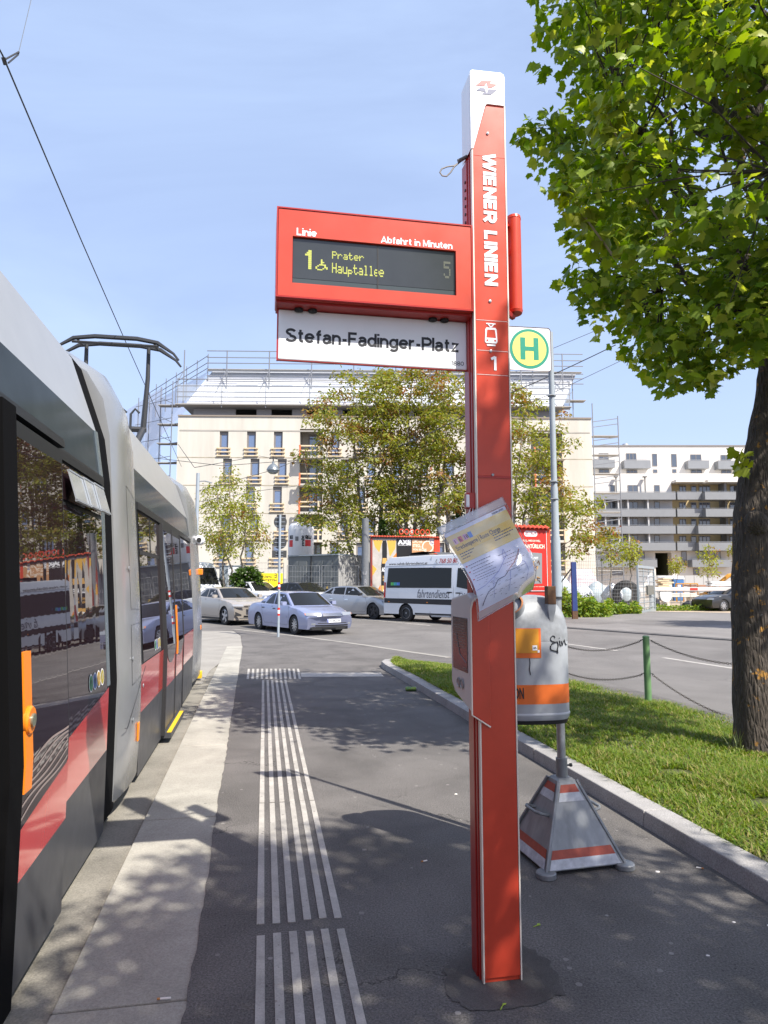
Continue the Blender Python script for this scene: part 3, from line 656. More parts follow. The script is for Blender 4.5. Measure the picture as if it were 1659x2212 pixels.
# second car: windows, door, step
win(6.02, 7.30, .945, 1.86); win(6.02, 6.62, 1.90, 2.22, 'vent_opening'); win(6.68, 7.30, 1.90, 2.22, 'vent_opening')
mb = MB(); skin(mb, 6.02, 7.30, 1.862, 1.898, .008); skin(mb, 6.625, 6.675, 1.9, 2.22, .008); mb.build('window_frame', TFRAME, tram)
d2 = MB(); slab(d2, 7.36, 9.02, .06, .535, -.02, .030, 0); slab(d2, 7.36, 9.02, .535, .925, -.02, .030, 1); slab(d2, 7.36, 9.02, .925, 2.24, -.02, .028, 2)
d2 = d2.build('door', [TGREY, TRAM_RED, TFRAME], tram)
for (a, b) in ((7.40, 8.15), (8.23, 8.98)):
    mb = MB(); skin(mb, a, b, .93, 2.18, .032, 0, 4)
    mb.poly([(.034, a + (b - a) * (.5 + .5 * math.cos(t)), .93 + .17 * math.sin(t)) for t in [math.pi + math.pi * i / 12 for i in range(13)]], 0); mb.build('door_pane', TGLASS, d2)
for y in (7.35, 8.19, 9.03): joint(y, .06, 2.24, .03, .038, SEAM, d2)
mb = MB(); slab(mb, 8.24, 8.32, .80, 1.36, .03, .046); mb.build('door_strip', ORANGE, d2)
mb = MB(); mb.box(0, .10, 7.36, 8.6, .03, .085, 0); mb.box(.055, .098, 7.37, 8.59, .0855, .090, 1); mb.build('door_step', [TGREY, YELLOW], tram)
win(9.08, 10.72, .945, 2.22)
mb = MB(); slab(mb, 5.98, 10.78, 2.245, 2.31, 0, .016); mb.build('window_frame', TFRAME, tram)
stickers(6.72, 1.03, .052, .10)
mb = MB()
for k in range(4): skin(mb, 9.25, 9.33, 1.3 + .07 * k, 1.35 + .07 * k, .009)
mb.build('notice_sticker', WHITE, tram)
# pantograph on the second car's roof
pg = MB(); PY = 10.55; XC = -1.22
bar = lambda dy, z: [(XC - .92, PY + dy, z - .30), (XC - .84, PY + dy, z - .20), (XC - .60, PY + dy, z - .045), (XC - .3, PY + dy, z), (XC + .3, PY + dy, z), (XC + .60, PY + dy, z - .045), (XC + .84, PY + dy, z - .20), (XC + .92, PY + dy, z - .30)]
pz = zy(737, tr(XC, PY).y, 267)
pg.tube(bar(-.16, pz), [.016, .02, .034, .036, .036, .034, .02, .016], 6); pg.tube(bar(.16, pz), [.016, .02, .034, .036, .036, .034, .02, .016], 6)
pg.tube([(XC - .62, PY - .16, pz - .10), (XC + .62, PY - .16, pz - .10)], .02, 6)
for x in (-.55, .55): pg.tube([(XC + x, PY - .16, pz - .05), (XC + x, PY + .16, pz - .05)], .018, 6)
for x in (-.45, .45):
    pg.tube([(XC + x, PY, pz - .08), (XC + x, PY + .02, pz - .55), (XC + x * .9, PY + .05, pz - 1.35)], [.028, .034, .045], 8)
    pg.tube([(XC + x * .9, PY + .05, pz - 1.35), (XC + x * .7, PY - .5, 3.42)], .05, 8)
pg.tube([(XC - .45, PY + .05, pz - 1.35), (XC + .45, PY + .05, pz - 1.35)], .045, 8)
pg.box(XC - .5, XC + .5, PY - .75, PY - .35, 3.32, 3.44)
for x in (.1, .28): pg.tube([(XC + x, PY - .3, pz - 1.45), (XC + x, PY - .3, pz - 1.2), (XC + x + .06, PY - .3, pz - 1.12), (XC + x + .12, PY - .3, pz - 1.18)], .018, 6)
pg.build('pantograph', DARK, tram, smooth=True)
# ================================================================== INFORMATION PILLAR
PX0 = Vector((0.40, 2.94, 0)); PRZ = R(10.5)
PNX = Vector((math.cos(PRZ), math.sin(PRZ), 0)); PNY = Vector((-math.sin(PRZ), math.cos(PRZ), 0))
def pl(x, y, ly=0.0):
    """pixel -> (local x, z) on the pillar's plane at depth ly"""
    r = Vector(ray(x, y)); C0 = Vector((0, 0, EYE)); t = (PX0 + PNY * ly - C0).dot(PNY) / r.dot(PNY); p = C0 + r * t - PX0
    return p.dot(PNX), p.z
def zm(ox, oy, s): return lambda x, y: ((ox + x / s) / 1.1573, (oy + y / s) / 1.1573)
z8, z5, z6 = zm(1080, 140, 2.912), zm(660, 500, 2.183), zm(1080, 1180, 3.3525)
pil = thing('information_pillar', 'tall red and white stop pillar with departure display and station name board', 'sign pillar', PX0, PRZ)
PW, PD = 0.164, 0.125
REDSH = M('red_lacquer_dark', (0.42, 0.026, 0.020), 0.3, var=0.08, vs_=4)
ztop = pl(1050, 152)[1]; zc_l = pl(1008, 320)[1]; zc_r = pl(1085, 229)[1]
mb = MB(); mb.box(.006, PW - .006, .006, PD, 0, ztop - .02); post = mb.build('post', RED, pil, bevel=.004)
mb = MB()
for x in (.0, PW - .0055): mb.box(x, x + .0055, -.004, .02, .004, (zc_l if x < .05 else zc_r) - .001)
mb.build('edge_trim', CREAM, pil)
mb = MB(); mb.box(-.004, .006, .030, .048, 0, zc_l - .02); mb.box(-.008, .006, .056, PD + .002, 0, zc_l - .02); mb.build('side_rail', REDSH, pil, bevel=.003)
# front panels with their joints
zj = [0.02, pl(1060, 1029)[1], pl(1060, 810)[1], pl(1060, 758)[1], pl(1060, 693)[1], zc_l - .03]
for a, b in zip(zj[:-1], zj[1:]):
    mb = MB(); mb.box(.0065, PW - .0065, -.002, .007, a + .0015, b - .0012); mb.build('front_panel', RED, pil, bevel=.0015)
mb = MB(); mb.prism([(.0065, -.002, zj[5]), (PW - .0065, -.002, zj[5]), (PW - .0065, -.002, zc_r), (.075, -.002, zc_r), (.0065, -.002, zc_l - .005)], (0, .009, 0)); mb.build('front_panel', RED, pil)
mb = MB(); mb.box(.008, PW - .008, -.006, -.001, zj[1] - .007, zj[1] + .001); mb.build('panel_joint', REDSH, pil)
# white cap: front cheek slanting down the left edge, body behind it
ch = [pl(*z8(x, y), -.006) for x, y in ((268, 670), (300, 672), (385, 368), (392, 354), (405, 349), (527, 364), (527, 165), (520, 140), (500, 125), (290, 102), (272, 112), (265, 135))]
mb = MB(); mb.prism([(min(PW + .004, max(-.004, x)), -.008, z) for x, z in ch], (0, .012, 0))
cap = mb.build('cap', WHITE, pil)
mb = MB(); r = .022; zt = ztop - .004
prof = [(-.003, zc_l), (PW + .003, zc_l)] + [(PW + .003 - r + r * math.cos(t), zt - r + r * math.sin(t)) for t in [math.pi / 2 * i / 5 for i in range(6)]] + [(-.003 + r - r * math.sin(t), zt - r + r * math.cos(t)) for t in [math.pi / 2 * i / 5 for i in range(6)]]
prof = [(x, z if z > zc_r or x < .02 else zc_r) for x, z in prof]
mb.prism([(x, .010, z) for x, z in prof], (0, PD - .002, 0)); mb.build('cap_body', WHITE, cap, smooth=True)
def fp(z, ly): return lambda x, y: (lambda q: (q[0], ly, q[1]))(pl(*z(x, y), ly))
g = fp(z8, -.0095)
mb = MB(); mb.poly([g(*p) for p in ((318, 213), (362, 178), (434, 180), (420, 197), (473, 207), (440, 228), (408, 230), (398, 192), (385, 216))], 0)
mb.poly([g(*p) for p in ((322, 250), (350, 230), (384, 233), (398, 272), (411, 240), (477, 245), (430, 282), (362, 277), (384, 259))], 1)
mb.build('emblem', [M('emblem_red', (0.42, .015, .015), .4), M('emblem_blue', (0.012, .028, .12), .4)], cap)
mb = MB(); x0, zb = pl(1044, 616, -.003); x1, zt_ = pl(1068, 333, -.003)
strokes(mb, 'WIENER LINIEN', lambda a, b: (.052 + b, -.0045, zt_ - a), 0, zt_ - zb, 0, .062, w=.25, sb=.10, wx=1.25); mb.build('lettering', WHITE, pil)
for (x, y) in ((404, 565), (422, 1786), (428, 2148)):
    mb = MB(); lx, z = pl(*z8(x, y), -.003); mb.lathe([(.0065, 0), (.0065, -.003), (.003, -.004), (0, -.002)], 12, (lx, -.0025, z), 0, 'y'); mb.build('screw', STEEL, pil)
lx, z = pl(1064, 1026, -.004); mb = MB(); mb.lathe([(.006, 0), (.006, -.006), (0, -.007)], 10, (lx, -.004, z), 0, 'y'); mb.build('screw', STEEL, pil)
mb = MB()
for zz in zj[2:5]: mb.box(.010, PW - .010, -.0034, -.0022, zz - .0018, zz + .0008)
mb.build('divider_line', M('pale_line', S(225, 190, 185), .5), pil)
# tram pictogram and line number
g = fp(z8, -.0042); mb = MB(); k = pl(*z8(428, 2030), 0); cx, cz = k[0], k[1]; ph = (pl(*z8(428, 1952))[1] - pl(*z8(428, 2118))[1]) / 2
def pic(pts, mi=0, o=-.0042): mb.poly([(cx + x * ph, o, cz + z * ph) for x, z in pts], mi)
pic([(-.42, 1), (.42, 1), (.42, .90), (-.42, .90)]); pic([(-.30, .9), (-.18, .9), (.06, .62), (-.06, .62)]); pic([(.30, .9), (.18, .9), (-.06, .62), (.06, .62)])
pic([(-.40, .60), (.40, .60), (.50, .45), (.56, -.62), (.46, -.76), (-.46, -.76), (-.56, -.62), (-.50, .45)])
pic([(-.34, .42), (.34, .42), (.42, -.28), (-.42, -.28)], 1, -.0047)
for s in (-1, 1): pic([(s * .34 + .09 * math.cos(t), -.52 + .09 * math.sin(t)) for t in [2 * math.pi * i / 12 for i in range(12)]], 1, -.0047)
pic([(-.40, -.86), (.40, -.86), (.36, -1), (-.36, -1)])
mb.build('tram_pictogram', [WHITE, RED], pil)
mb = MB(); z0 = pl(*z5(1240, 930))[1]; z1 = pl(*z5(1240, 855))[1]
strokes(mb, '1', lambda a, b: (a, -.0045, b), PW * .42, PW * .62, z0, z1, w=.19); mb.build('line_number', WHITE, pil)

# departure display
bx0, bx1 = -.873, -.006; bz0, bz1 = 2.805, 3.205; BY = -.012; BDp = .165
w0, wz1 = pl(*z5(157, 200), BY); w1, _ = pl(*z5(1047, 272), BY); _, wz0 = pl(*z5(160, 455), BY); wz1b = pl(*z5(1045, 272), BY)[1]
wz1 = (wz1 + wz1b) / 2; wz0 = (wz0 + pl(*z5(1050, 517), BY)[1]) / 2
mb = MB()
mb.box(bx0, bx1, BY + .02, BY + BDp, bz0, bz1)
hs = mb.build('display_box', RED, pil, bevel=.006)
mb = MB()
fr = .008
for (a, b, c, d) in ((bx0 + fr, w0, bz0 + fr, bz1 - fr), (w1, bx1 - fr, bz0 + fr, bz1 - fr), (w0, w1, bz0 + fr, wz0), (w0, w1, wz1, bz1 - fr)): mb.box(a, b, BY, BY + .021, c, d)
mb.build('display_frame', RED, hs)
mb = MB()
for (a, b, c, d) in ((bx0, bx0 + .006, bz0, bz1), (bx1 - .006, bx1, bz0, bz1), (bx0 + .006, bx1 - .006, bz0, bz0 + .006), (bx0 + .006, bx1 - .006, bz1 - .006, bz1)): mb.box(a, b, BY - .003, BY + .0195, c, d)
mb.build('display_rim', REDSH, hs)
SCR = M('display_screen', (0.042, 0.047, 0.049), 0.16, ior=1.6, var=.12, vs_=6)
SCR2 = M('display_screen_low', (0.060, 0.078, 0.080), 0.16)
zs_ = wz0 + (wz1 - wz0) * .13
mb = MB(); mb.box(w0 + .002, w1 - .002, BY + .012, BY + .0195, zs_, wz1 - .002, 0); mb.box(w0 + .002, w1 - .002, BY + .013, BY + .0195, wz0 + .002, zs_ - .001, 1)
xm = w0 + (w1 - w0) * .513; mb.box(xm - .002, xm + .002, BY + .0095, BY + .0125, wz0 + .003, wz1 - .003, 2)
scr = mb.build('screen', [SCR, SCR2, BLACK], hs)
LED = emit_mat('led_yellow', (0.50, 0.53, 0.09), 0.28); LEDD = emit_mat('led_dim', (0.095, 0.105, 0.07), 0.0)
FONT = {'P': '11110 10001 10001 11110 10000 10000 10000', 'H': '10001 10001 10001 11111 10001 10001 10001', 'r': '00000 00000 10110 11001 10000 10000 10000',
        'a': '00000 00000 01110 00001 01111 10001 01111', 't': '01000 01000 11110 01000 01000 01001 00110', 'e': '00000 00000 01110 10001 11111 10000 01110',
        'u': '00000 00000 10001 10001 10001 10001 01111', 'p': '00000 00000 11110 10001 11110 10000 10000', 'l': '01100 00100 00100 00100 00100 00100 01110',
        '1': '00110 01110 11110 00110 00110 00110 00110 00110 00110 00110', '5': '11111 10000 11110 00001 00001 10001 01110',
        '%': '0001000 0001000 0001100 0001000 0011110 0100010 1000011 1000101 0111000'}
def led(mb, ch, x0, x1, z0, z1, mi=0):
    rows = FONT[ch].split(); nx, nz = len(rows[0]), len(rows); dx, dz = (x1 - x0) / nx, (z1 - z0) / nz
    for j, row in enumerate(rows):
        for i, c in enumerate(row):
            if c == '1':
                for h in (0, 1):
                    a = x0 + (i + .5 * h) * dx; mb.quad((a, BY + .0112, z1 - (j + .94) * dz), (a + dx * .36, BY + .0112, z1 - (j + .94) * dz), (a + dx * .36, BY + .0112, z1 - j * dz), (a, BY + .0112, z1 - j * dz), mi)
q = lambda x, y: pl(*z5(x, y), BY + .012)
mb = MB()
a, zt1 = q(225, 272); b, zb1 = q(268, 380); led(mb, '1', a, b, zb1, zt1)
a, t1 = q(282, 322); b, b1 = q(348, 388); led(mb, '%', a, b, b1, t1)
a, t1 = q(372, 280); b, b1 = q(545, 340); _, t2 = q(372, 343); _, b2 = q(372, 398); cw = (b - a) / 5.85
for k, c in enumerate('Prater'): led(mb, c, a + k * cw, a + k * cw + cw * .86, b1 + .004, t1)
e = q(655, 410)[0]; cw = (e - a) / 9.9
for k, c in enumerate('Hauptallee'): led(mb, c, a + k * cw, a + k * cw + cw * .88, b2 - (.012 if c == 'p' else 0), t2 - (.012 if c == 'p' else 0))
a, t1 = q(980, 335); b, b1 = q(1018, 430); led(mb, '5', a, b, b1, t1, 1)
mb.build('led_text', [LED, LEDD], hs)
q = lambda x, y: pl(*z5(x, y), BY)
mb = MB(); a, zb = q(178, 192); b, _ = q(288, 197); _, zt_ = q(178, 152); strokes(mb, 'Linie', lambda x, z: (x, BY - .0012, z), a, b, zb, zt_, w=.2, sb=.06, wx=1.3)
a, zb = q(637, 233); b, _ = q(1028, 258); _, zt_ = q(637, 197); strokes(mb, 'Abfahrt in Minuten', lambda x, z: (x, BY - .0012, z), a, b, zb, zt_, w=.2, sb=.04, wx=1.3); mb.build('lettering', WHITE, hs)
mb = MB(); mb.box(bx0 + .004, bx1 - .0, BY + .03, BY + BDp - .01, bz0 - .012, bz0 - .001); mb.build('base_rail', REDSH, hs)
for x in (-.77, -.71, -.17, -.115):
    mb = MB(); mb.lathe([(.019, 0), (.019, -.010), (.008, -.014), (0, -.014)], 14, (x, BY + .085, bz0 - .012), 0, 'z'); mb.build('bolt', BLACK, hs)
# station name board
NY = .085; n0, nz0 = pl(*z5(75, 876), NY); n1, nz0b = pl(*z5(1108, 920), NY); nz0 = (nz0 + nz0b) / 2; nz1 = bz0 - .014
mb = MB(); mb.box(n0, n1, NY, NY + .022, nz0, nz1); nb = mb.build('name_board', WHITE, pil, bevel=.005)
mb = MB(); mb.box(n0 - .002, n1 + .002, NY + .003, NY + .019, nz0 - .003, nz0); mb.box(n0 - .006, n0, NY + .003, NY + .019, nz0 - .004, nz1); mb.build('board_edge', REDSH, nb)
q = lambda x, y: pl(*z5(x, y), NY)
mb = MB(); a, zb = q(115, 776); b, zb2 = q(1066, 822); _, zt_ = q(118, 709); zt2 = q(880, 748)[1]
strokes(mb, 'Stefan-Fadinger-Platz', lambda x, z: (x, NY - .001, z), a, b, (zb + zb2) / 2 - .003, (zt_ + zt2) / 2 + .004, w=.188, sb=.05, wx=1.22)
a, zb = q(1020, 901); b, _ = q(1090, 901); _, zt_ = q(1022, 879); strokes(mb, '1880', lambda x, z: (x, NY - .001, z), a, b, zb, zt_, w=.115); mb.build('lettering', INK, nb)
mb = MB(); mb.box(n1 + .002, .004, .060, .115, nz0 - .03, bz0 + .01); mb.build('board_bracket', REDSH, pil, bevel=.004)
# loudspeaker column behind the pillar
z0, z1 = zy(683, 3.2), zy(477, 3.2)
mb = MB(); ring = lambda z, s=1.0: [(.268 + .036 * s * math.cos(t), .19 + .045 * s * math.sin(t), z) for t in [2 * math.pi * i / 20 for i in range(20)]]
mb.loft([ring(z0, .94), ring(z0 + .014, 1.04), ring(z0 + .016, 1), ring(z1 - .016, 1), ring(z1 - .014, 1.04), ring(z1, .98)]); spk = mb.build('speaker', RED, pil, smooth=True)
mb = MB(); mb.box(.196, .234, .17, .215, z0 - .02, z1 - .03); mb.box(.15, .20, .10, .19, z0 - .03, z0 + .06); mb.tube([(.14, .10, z1 - .08), (.25, .19, z1 - .05)], .014, 6); mb.tube([(.14, .10, z0 + .0), (.26, .19, z0 - .015)], .016, 6); mb.tube([(.15, .11, z1 - .12), (.23, .18, z1 - .20)], .012, 6); mb.build('bracket', REDSH, spk)
# cable sling on the left edge
lp = [pl(*z8(x, y), .06) for x, y in ((236, 748), (200, 775), (160, 800), (110, 806), (70, 822), (57, 848), (75, 872), (105, 876), (135, 848), (160, 808), (205, 770), (240, 735))]
mb = MB(); mb.tube([(x, .06, z) for x, z in lp], .0035, 6); mb.tube([(lp[0][0] - .03, .06, lp[0][1] - .015), (lp[0][0] + .012, .06, lp[0][1] + .012)], .009, 8); mb.build('cable_loop', M('sling_steel', (.13, .12, .115), .5, .6), pil, smooth=True)
mb = MB()
for z in np.linspace(zc_l - .12, bz1 + .06, 6): mb.lathe([(.007, 0), (.007, -.003), (0, -.003)], 10, (-.008, .075 + .02 * (int(z * 100) % 2), z), 0, 'x')
mb.build('rivet', BLACK, pil)
# reader unit on the left flank
rz0, rz1 = 1.065, 1.555; RWH = M('reader_grey', S(205, 205, 205), .4, var=.05, vs_=8)
ARC = lambda cx, cz, r, a0, a1: [(cx + r * math.cos(R(a0 + (a1 - a0) * i / 6)), cz + r * math.sin(R(a0 + (a1 - a0) * i / 6))) for i in range(7)]
prof = [(.0, rz0), (.24, rz0 + .05)] + [(.30, rz0 + .09)] + [(.305, rz1 - .05)] + [(.29, rz1 - .015), (.05, rz1 + .01)] + [(.0, rz1 - .01)]
mb = MB(); mb.prism([(-.034, y, z) for y, z in prof], (.04, 0, 0)); rd = mb.build('reader_unit', RWH, pil, bevel=.01, seg=3)
fl = [(-.034, rz0 - .005), (.045, rz0 - .055), (.045, rz1 - .02)] + [(-.002, rz1 - .012)] + [(-.014, rz1 - .016), (-.027, rz1 - .032), (-.034, rz1 - .06)]
mb = MB(); mb.prism([(x, -.014, z) for x, z in fl], (0, .013, 0)); mb.build('reader_front', RED, rd, bevel=.004)
mb = MB(); mb.tube([(x - .002, -.012, z) for x, z in [(.045, rz0 - .056), (-.034, rz0 - .005), (-.034, rz1 - .06), (-.027, rz1 - .03), (-.014, rz1 - .014), (-.002, rz1 - .010)]], .004, 6); mb.build('edge_trim', CREAM, rd)
mb = MB(); mb.box(-.0365, -.033, .045, .262, rz0 + .16, rz1 - .10); sc_ = mb.build('screen', M('reader_screen', (.055, .05, .053), .18), rd)
mb = MB()
for k in range(9): mb.box(-.0372, -.0366, .08, .25 - .02 * (k % 3), rz1 - .135 - .012 * k, rz1 - .132 - .012 * k)
mb.tube([(-.037, .2, rz1 - .17), (-.037, .15, rz1 - .26), (-.037, .06, rz0 + .2)], .0018, 4); mb.box(-.0372, -.0366, .06, .1, rz0 + .172, rz0 + .178); mb.build('screen_print', M('screen_grey', (.13, .12, .12), .4), sc_)
for y in (.125, .175):
    mb = MB(); mb.lathe([(.022, 0), (.022, -.005), (.016, -.007), (.014, -.004), (0, -.004)], 18, (-.035, y, rz0 + .105), 0, 'x'); mb.build('button', STEEL, rd, smooth=True)
# small notice clip on the rail
cl0 = pl(1012, 1082, .03); mb = MB(); mb.box(-.040, .004, .015, .05, cl0[1] - .035, cl0[1] + .035, 0); mb.box(-.043, -.028, .008, .016, cl0[1] - .03, cl0[1] + .025, 1); clip = mb.build('notice_clip', [REDSH, WHITE], pil, bevel=.003)

# ------------------------------------------------------------------ curled notice in a plastic sleeve
LE = [(940, 1138), (962, 1171), (983, 1204), (1001, 1233), (1015, 1257), (1023, 1278), (1029, 1300), (1033, 1347)]
RE_ = [(1083.5, 1070), (1102, 1104), (1119, 1138), (1136, 1171), (1150, 1197), (1158, 1218), (1158, 1243), (1150, 1277)]
DY = [2.89, 2.881, 2.866, 2.844, 2.816, 2.793, 2.790, 2.806]
tt = np.linspace(0, 1, 8)
def sm(t, arr):
    a = [p for p in arr]; e = .06
    return (np.interp(t - e, tt, a) + 2 * np.interp(t, tt, a) + np.interp(t + e, tt, a)) / 4
def sheet(s, t, off=0.0):
    l = (sm(t, [p[0] for p in LE]), sm(t, [p[1] for p in LE])); r_ = (sm(t, [p[0] for p in RE_]), sm(t, [p[1] for p in RE_]))
    x, y = l[0] + (r_[0] - l[0]) * s, l[1] + (r_[1] - l[1]) * s
    Y = sm(t, DY) + .02 * (s - .5) - off + .16 * max(0.0, s - .45) ** 2 * (.3 + t) + .05 * max(0.0, .2 - s) ** 2 * t + .0035 * math.sin(7 * s + 11 * t) * t + .0022 * math.sin(15 * s - 6 * t + 1)
    return at(x, y, Y)
no = thing('route_notice', 'curled route change notice in a clear plastic sleeve hanging from the red pillar', 'notice', sheet(.5, 0.5))
NO = no.location.copy()
def sheet_grid(s0, s1, t0, t1, off, ns=8, nt=26, mi=0, mb=None):
    mb = mb or MB(); mb.loft([[sheet(s0 + (s1 - s0) * i / ns, t0 + (t1 - t0) * j / nt, off) - NO for i in range(ns + 1)] for j in range(nt + 1)], closed=False, mi=mi); return mb
sheet_grid(.035, .965, .085, .93, 0.0).build('paper', M('notice_paper', S(222, 226, 245), .5), no, smooth=True)
mb = sheet_grid(.035, .965, .115, .37, .0012, mi=0); sheet_grid(.035, .965, .20, .28, .0016, nt=8, mi=1, mb=mb); mb.build('header_band', [M('header_yellow', S(242, 205, 105), .5, c2=S(235, 222, 180), vs_=9), M('header_yellow_deep', S(240, 196, 80), .5, c2=S(242, 215, 140), vs_=12)], no, smooth=True)
mb = MB()
for k, c in enumerate((0, 1, 2, 3)): sheet_grid(.10 + k * .075, .155 + k * .075, .150, .198, .0022, 1, 2, c, mb)
mb.build('line_symbols', [M('symbol_pink', S(235, 190, 215), .5), M('symbol_red', S(225, 120, 130), .5), M('symbol_mauve', S(225, 170, 200), .5), M('symbol_blue', S(110, 150, 220), .5)], no)
tx = lambda o: (lambda a, b: sheet(a, b * -1.0, o) - NO)
mb = MB(); put_text(mb, 'Streckensperre | Route Change', tx(.0024), .08, .76, -.262, -.212, bold=.01)
put_text(mb, '1  6  18', tx(.0024), .115, .32, -.19, -.158, bold=.01)
put_text(mb, 'WIENER LINIEN', tx(.0024), .76, .93, -.108, -.094, bold=.02)
prn = random.Random(3)
def rule(s0, t0, s1, t1, w=.0022, mi=0):
    n = max(2, int(abs(t1 - t0) / .03) + int(abs(s1 - s0) / .1) + 1); d = Vector((s1 - s0, t1 - t0)); d.normalize(); px_ = (-d.y * w, d.x * w)
    for i in range(n):
        u, v = i / n, (i + 1) / n
        a = (s0 + (s1 - s0) * u, t0 + (t1 - t0) * u); b = (s0 + (s1 - s0) * v, t0 + (t1 - t0) * v)
        mb.quad(*[sheet(p[0] + k * px_[0], p[1] + k * px_[1], .0024) - NO for p, k in ((a, -1), (b, -1), (b, 1), (a, 1))], mi=mi)
def smalltext(s0, s1, t, h=.006, mi=0):
    s = s0
    while s < s1:
        w = prn.uniform(.012, .04); rule(s, t, min(s + w, s1), t, h * .5, mi); s += w + .008
for (a, b, t) in ((.08, .30, .285), (.08, .26, .308), (.08, .2, .332), (.62, .90, .262), (.62, .92, .285), (.62, .86, .308)): smalltext(a, b, t, .007)
for k, t in enumerate((.41, .44, .475, .505, .54, .57, .60)): smalltext(.10 + .01 * (k % 3), .45 - .04 * (k % 2), t, .0055)
for k in range(7): smalltext(.55 + .05 * (k % 3), .75 + .05 * (k % 4), .44 + .035 * k, .005)
for t in (.41, .475, .57): rule(.06, t, .085, t, .006, 1)
for k in range(60):
    s, t = prn.uniform(.08, .9), prn.uniform(.63, .90); rule(s, t, s + prn.uniform(.01, .05), t + prn.uniform(-.005, .005), .0018)
path = [(.10, .90), (.22, .80), (.33, .77), (.40, .70), (.52, .69), (.62, .62), (.72, .57), (.82, .50), (.86, .46)]
for a, b in zip(path, path[1:]): rule(*a, *b, .005, 0)
for a, b in zip(path[5:], path[6:]): rule(*a, *b, .0022, 1)
for P in ([(.30, .88), (.32, .74), (.36, .64), (.45, .60)], [(.55, .88), (.58, .78), (.62, .62)], [(.84, .86), (.88, .74), (.86, .62), (.80, .57)], [(.05, .72), (.2, .70), (.36, .64)], [(.60, .50), (.62, .44), (.66, .40)], [(.60, .50), (.66, .47), (.66, .40)], [(.45, .60), (.6, .50)]):
    for a, b in zip(P, P[1:]): rule(*a, *b, .0025, 2)
mb.build('print', [M('print_ink', S(70, 75, 110), .5), M('print_red', S(200, 60, 60), .5), M('print_blue', S(110, 125, 200), .5)], no)
sheet_grid(-.0, 1.0, 0.0, 1.0, .004).build('sleeve', clear_mat('plastic_sleeve', (0.97, 0.98, 1.0), .03, .10, .05), no, smooth=True)
sheet_grid(.01, .99, 0.005, .083, -.001, nt=3).build('sleeve_flap', clear_mat('plastic_flap', (0.85, 0.86, 0.90), .06, .25, .55), no, smooth=True)
sheet_grid(.02, .98, 0.932, .995, -.001, nt=3).build('sleeve_flap', bpy.data.materials['plastic_flap'], no, smooth=True)
mb = MB()
for P in ([(0, i / 20) for i in range(21)], [(1, i / 20) for i in range(21)], [(i / 8, 0) for i in range(9)], [(i / 8, 1) for i in range(9)], [(i / 8, .075) for i in range(9)]):
    mb.tube([sheet(s, t, .004) - NO for s, t in P], .0014, 5)
mb.build('sleeve_edge', clear_mat('plastic_edge', (0.75, 0.78, 0.85), .15, .2, .25), no)
mb = MB(); mb.tube([sheet(.42, .045, .005) - NO, PX0 + PNX * -.02 + PNY * .02 + Vector((0, 0, cl0[1] - .03)) - NO], .0012, 4); mb.tube([sheet(.52, .03, .005) - NO, PX0 + PNX * -.01 + PNY * .02 + Vector((0, 0, cl0[1] - .03)) - NO], .0012, 4); mb.build('string', WHITE, no)

# ================================================================== STOP SIGN ON ITS WEIGHTED POLE
SP_ = Vector((1.066, 4.25, 0)); BRZ = R(14.6)
st = thing('stop_sign', 'green and yellow H stop sign on a grey pole with striped pyramid base', 'stop sign', SP_, BRZ)
rb, rt, hb = .245, .058, .447
ZG = M('weathered_zinc', (0.255, 0.268, 0.275), 0.5, 0.35, var=.22, vs_=14, streak=True, rvar=.1)
OBR = M('worn_red_band', (0.42, 0.075, 0.04), .55, c2=(0.30, 0.055, 0.03), vs_=30); OWH = M('worn_white_band', S(205, 208, 212), .55, c2=S(165, 168, 172), vs_=24)
mb = MB(); mb.loft([[(s * r * a, t * r * a, z) for s, t in ((-1, -1), (1, -1), (1, 1), (-1, 1))] for r, z, a in ((rb, .025, 1), (rt, hb, 1), (rt * .75, hb + .012, 1))]); base = mb.build('base', ZG, st, bevel=.004)
for a in range(4):
    Mz = Matrix.Rotation(a * math.pi / 2, 4, 'Z')
    def face(u, f, o=.0):
        r = rb + (rt - rb) * f; return Mz @ Vector((u * r, -(r + o), .025 + (hb - .025) * f + o * .4))
    for (f0, f1, mi) in ((.015, .125, OWH), (.125, .225, OBR), (.755, .86, OWH), (.86, .955, OBR)):
        mb = MB(); w0_, w1_ = (1 - .032 / (rb + (rt - rb) * f)) if False else 0, 0
        k0, k1 = 1 - .020 / (rb + (rt - rb) * f0), 1 - .020 / (rb + (rt - rb) * f1)
        mb.quad(face(-k0, f0, .003), face(k0, f0, .003), face(k1, f1, .003), face(-k1, f1, .003)); mb.build('stripe', mi, base)
    mb = MB(); mb.tube([face(-1, .0, .006), face(-1, 1, .006)], .009, 5); mb.build('corner_strip', ZG, base)
    mb = MB(); c = Mz @ Vector((-rb, -rb, 0)); mb.lathe([(.052, .0), (.055, .004), (.055, .026), (.050, .032), (0, .032)], 24, (c.x, c.y, 0.001)); mb.build('foot', ZG, base, smooth=True)
for a in (3, 1):
    Mz = Matrix.Rotation(a * math.pi / 2, 4, 'Z'); f = .57; r = rb + (rt - rb) * f; z = .025 + (hb - .025) * f
    mb = MB(); mb.tube([Mz @ Vector(p) for p in ((-.085, -r + .01, z), (-.085, -r - .055, z + .02), (-.06, -r - .07, z + .022), (.06, -r - .07, z + .022), (.085, -r - .055, z + .02), (.085, -r + .01, z))], .009, 8); mb.build('carry_handle', ZG, base, smooth=True)
mb = MB(); mb.lathe([(.034, hb), (.034, .565), (.03, .567)], 20); mb.build('socket', ZG, st, smooth=True)
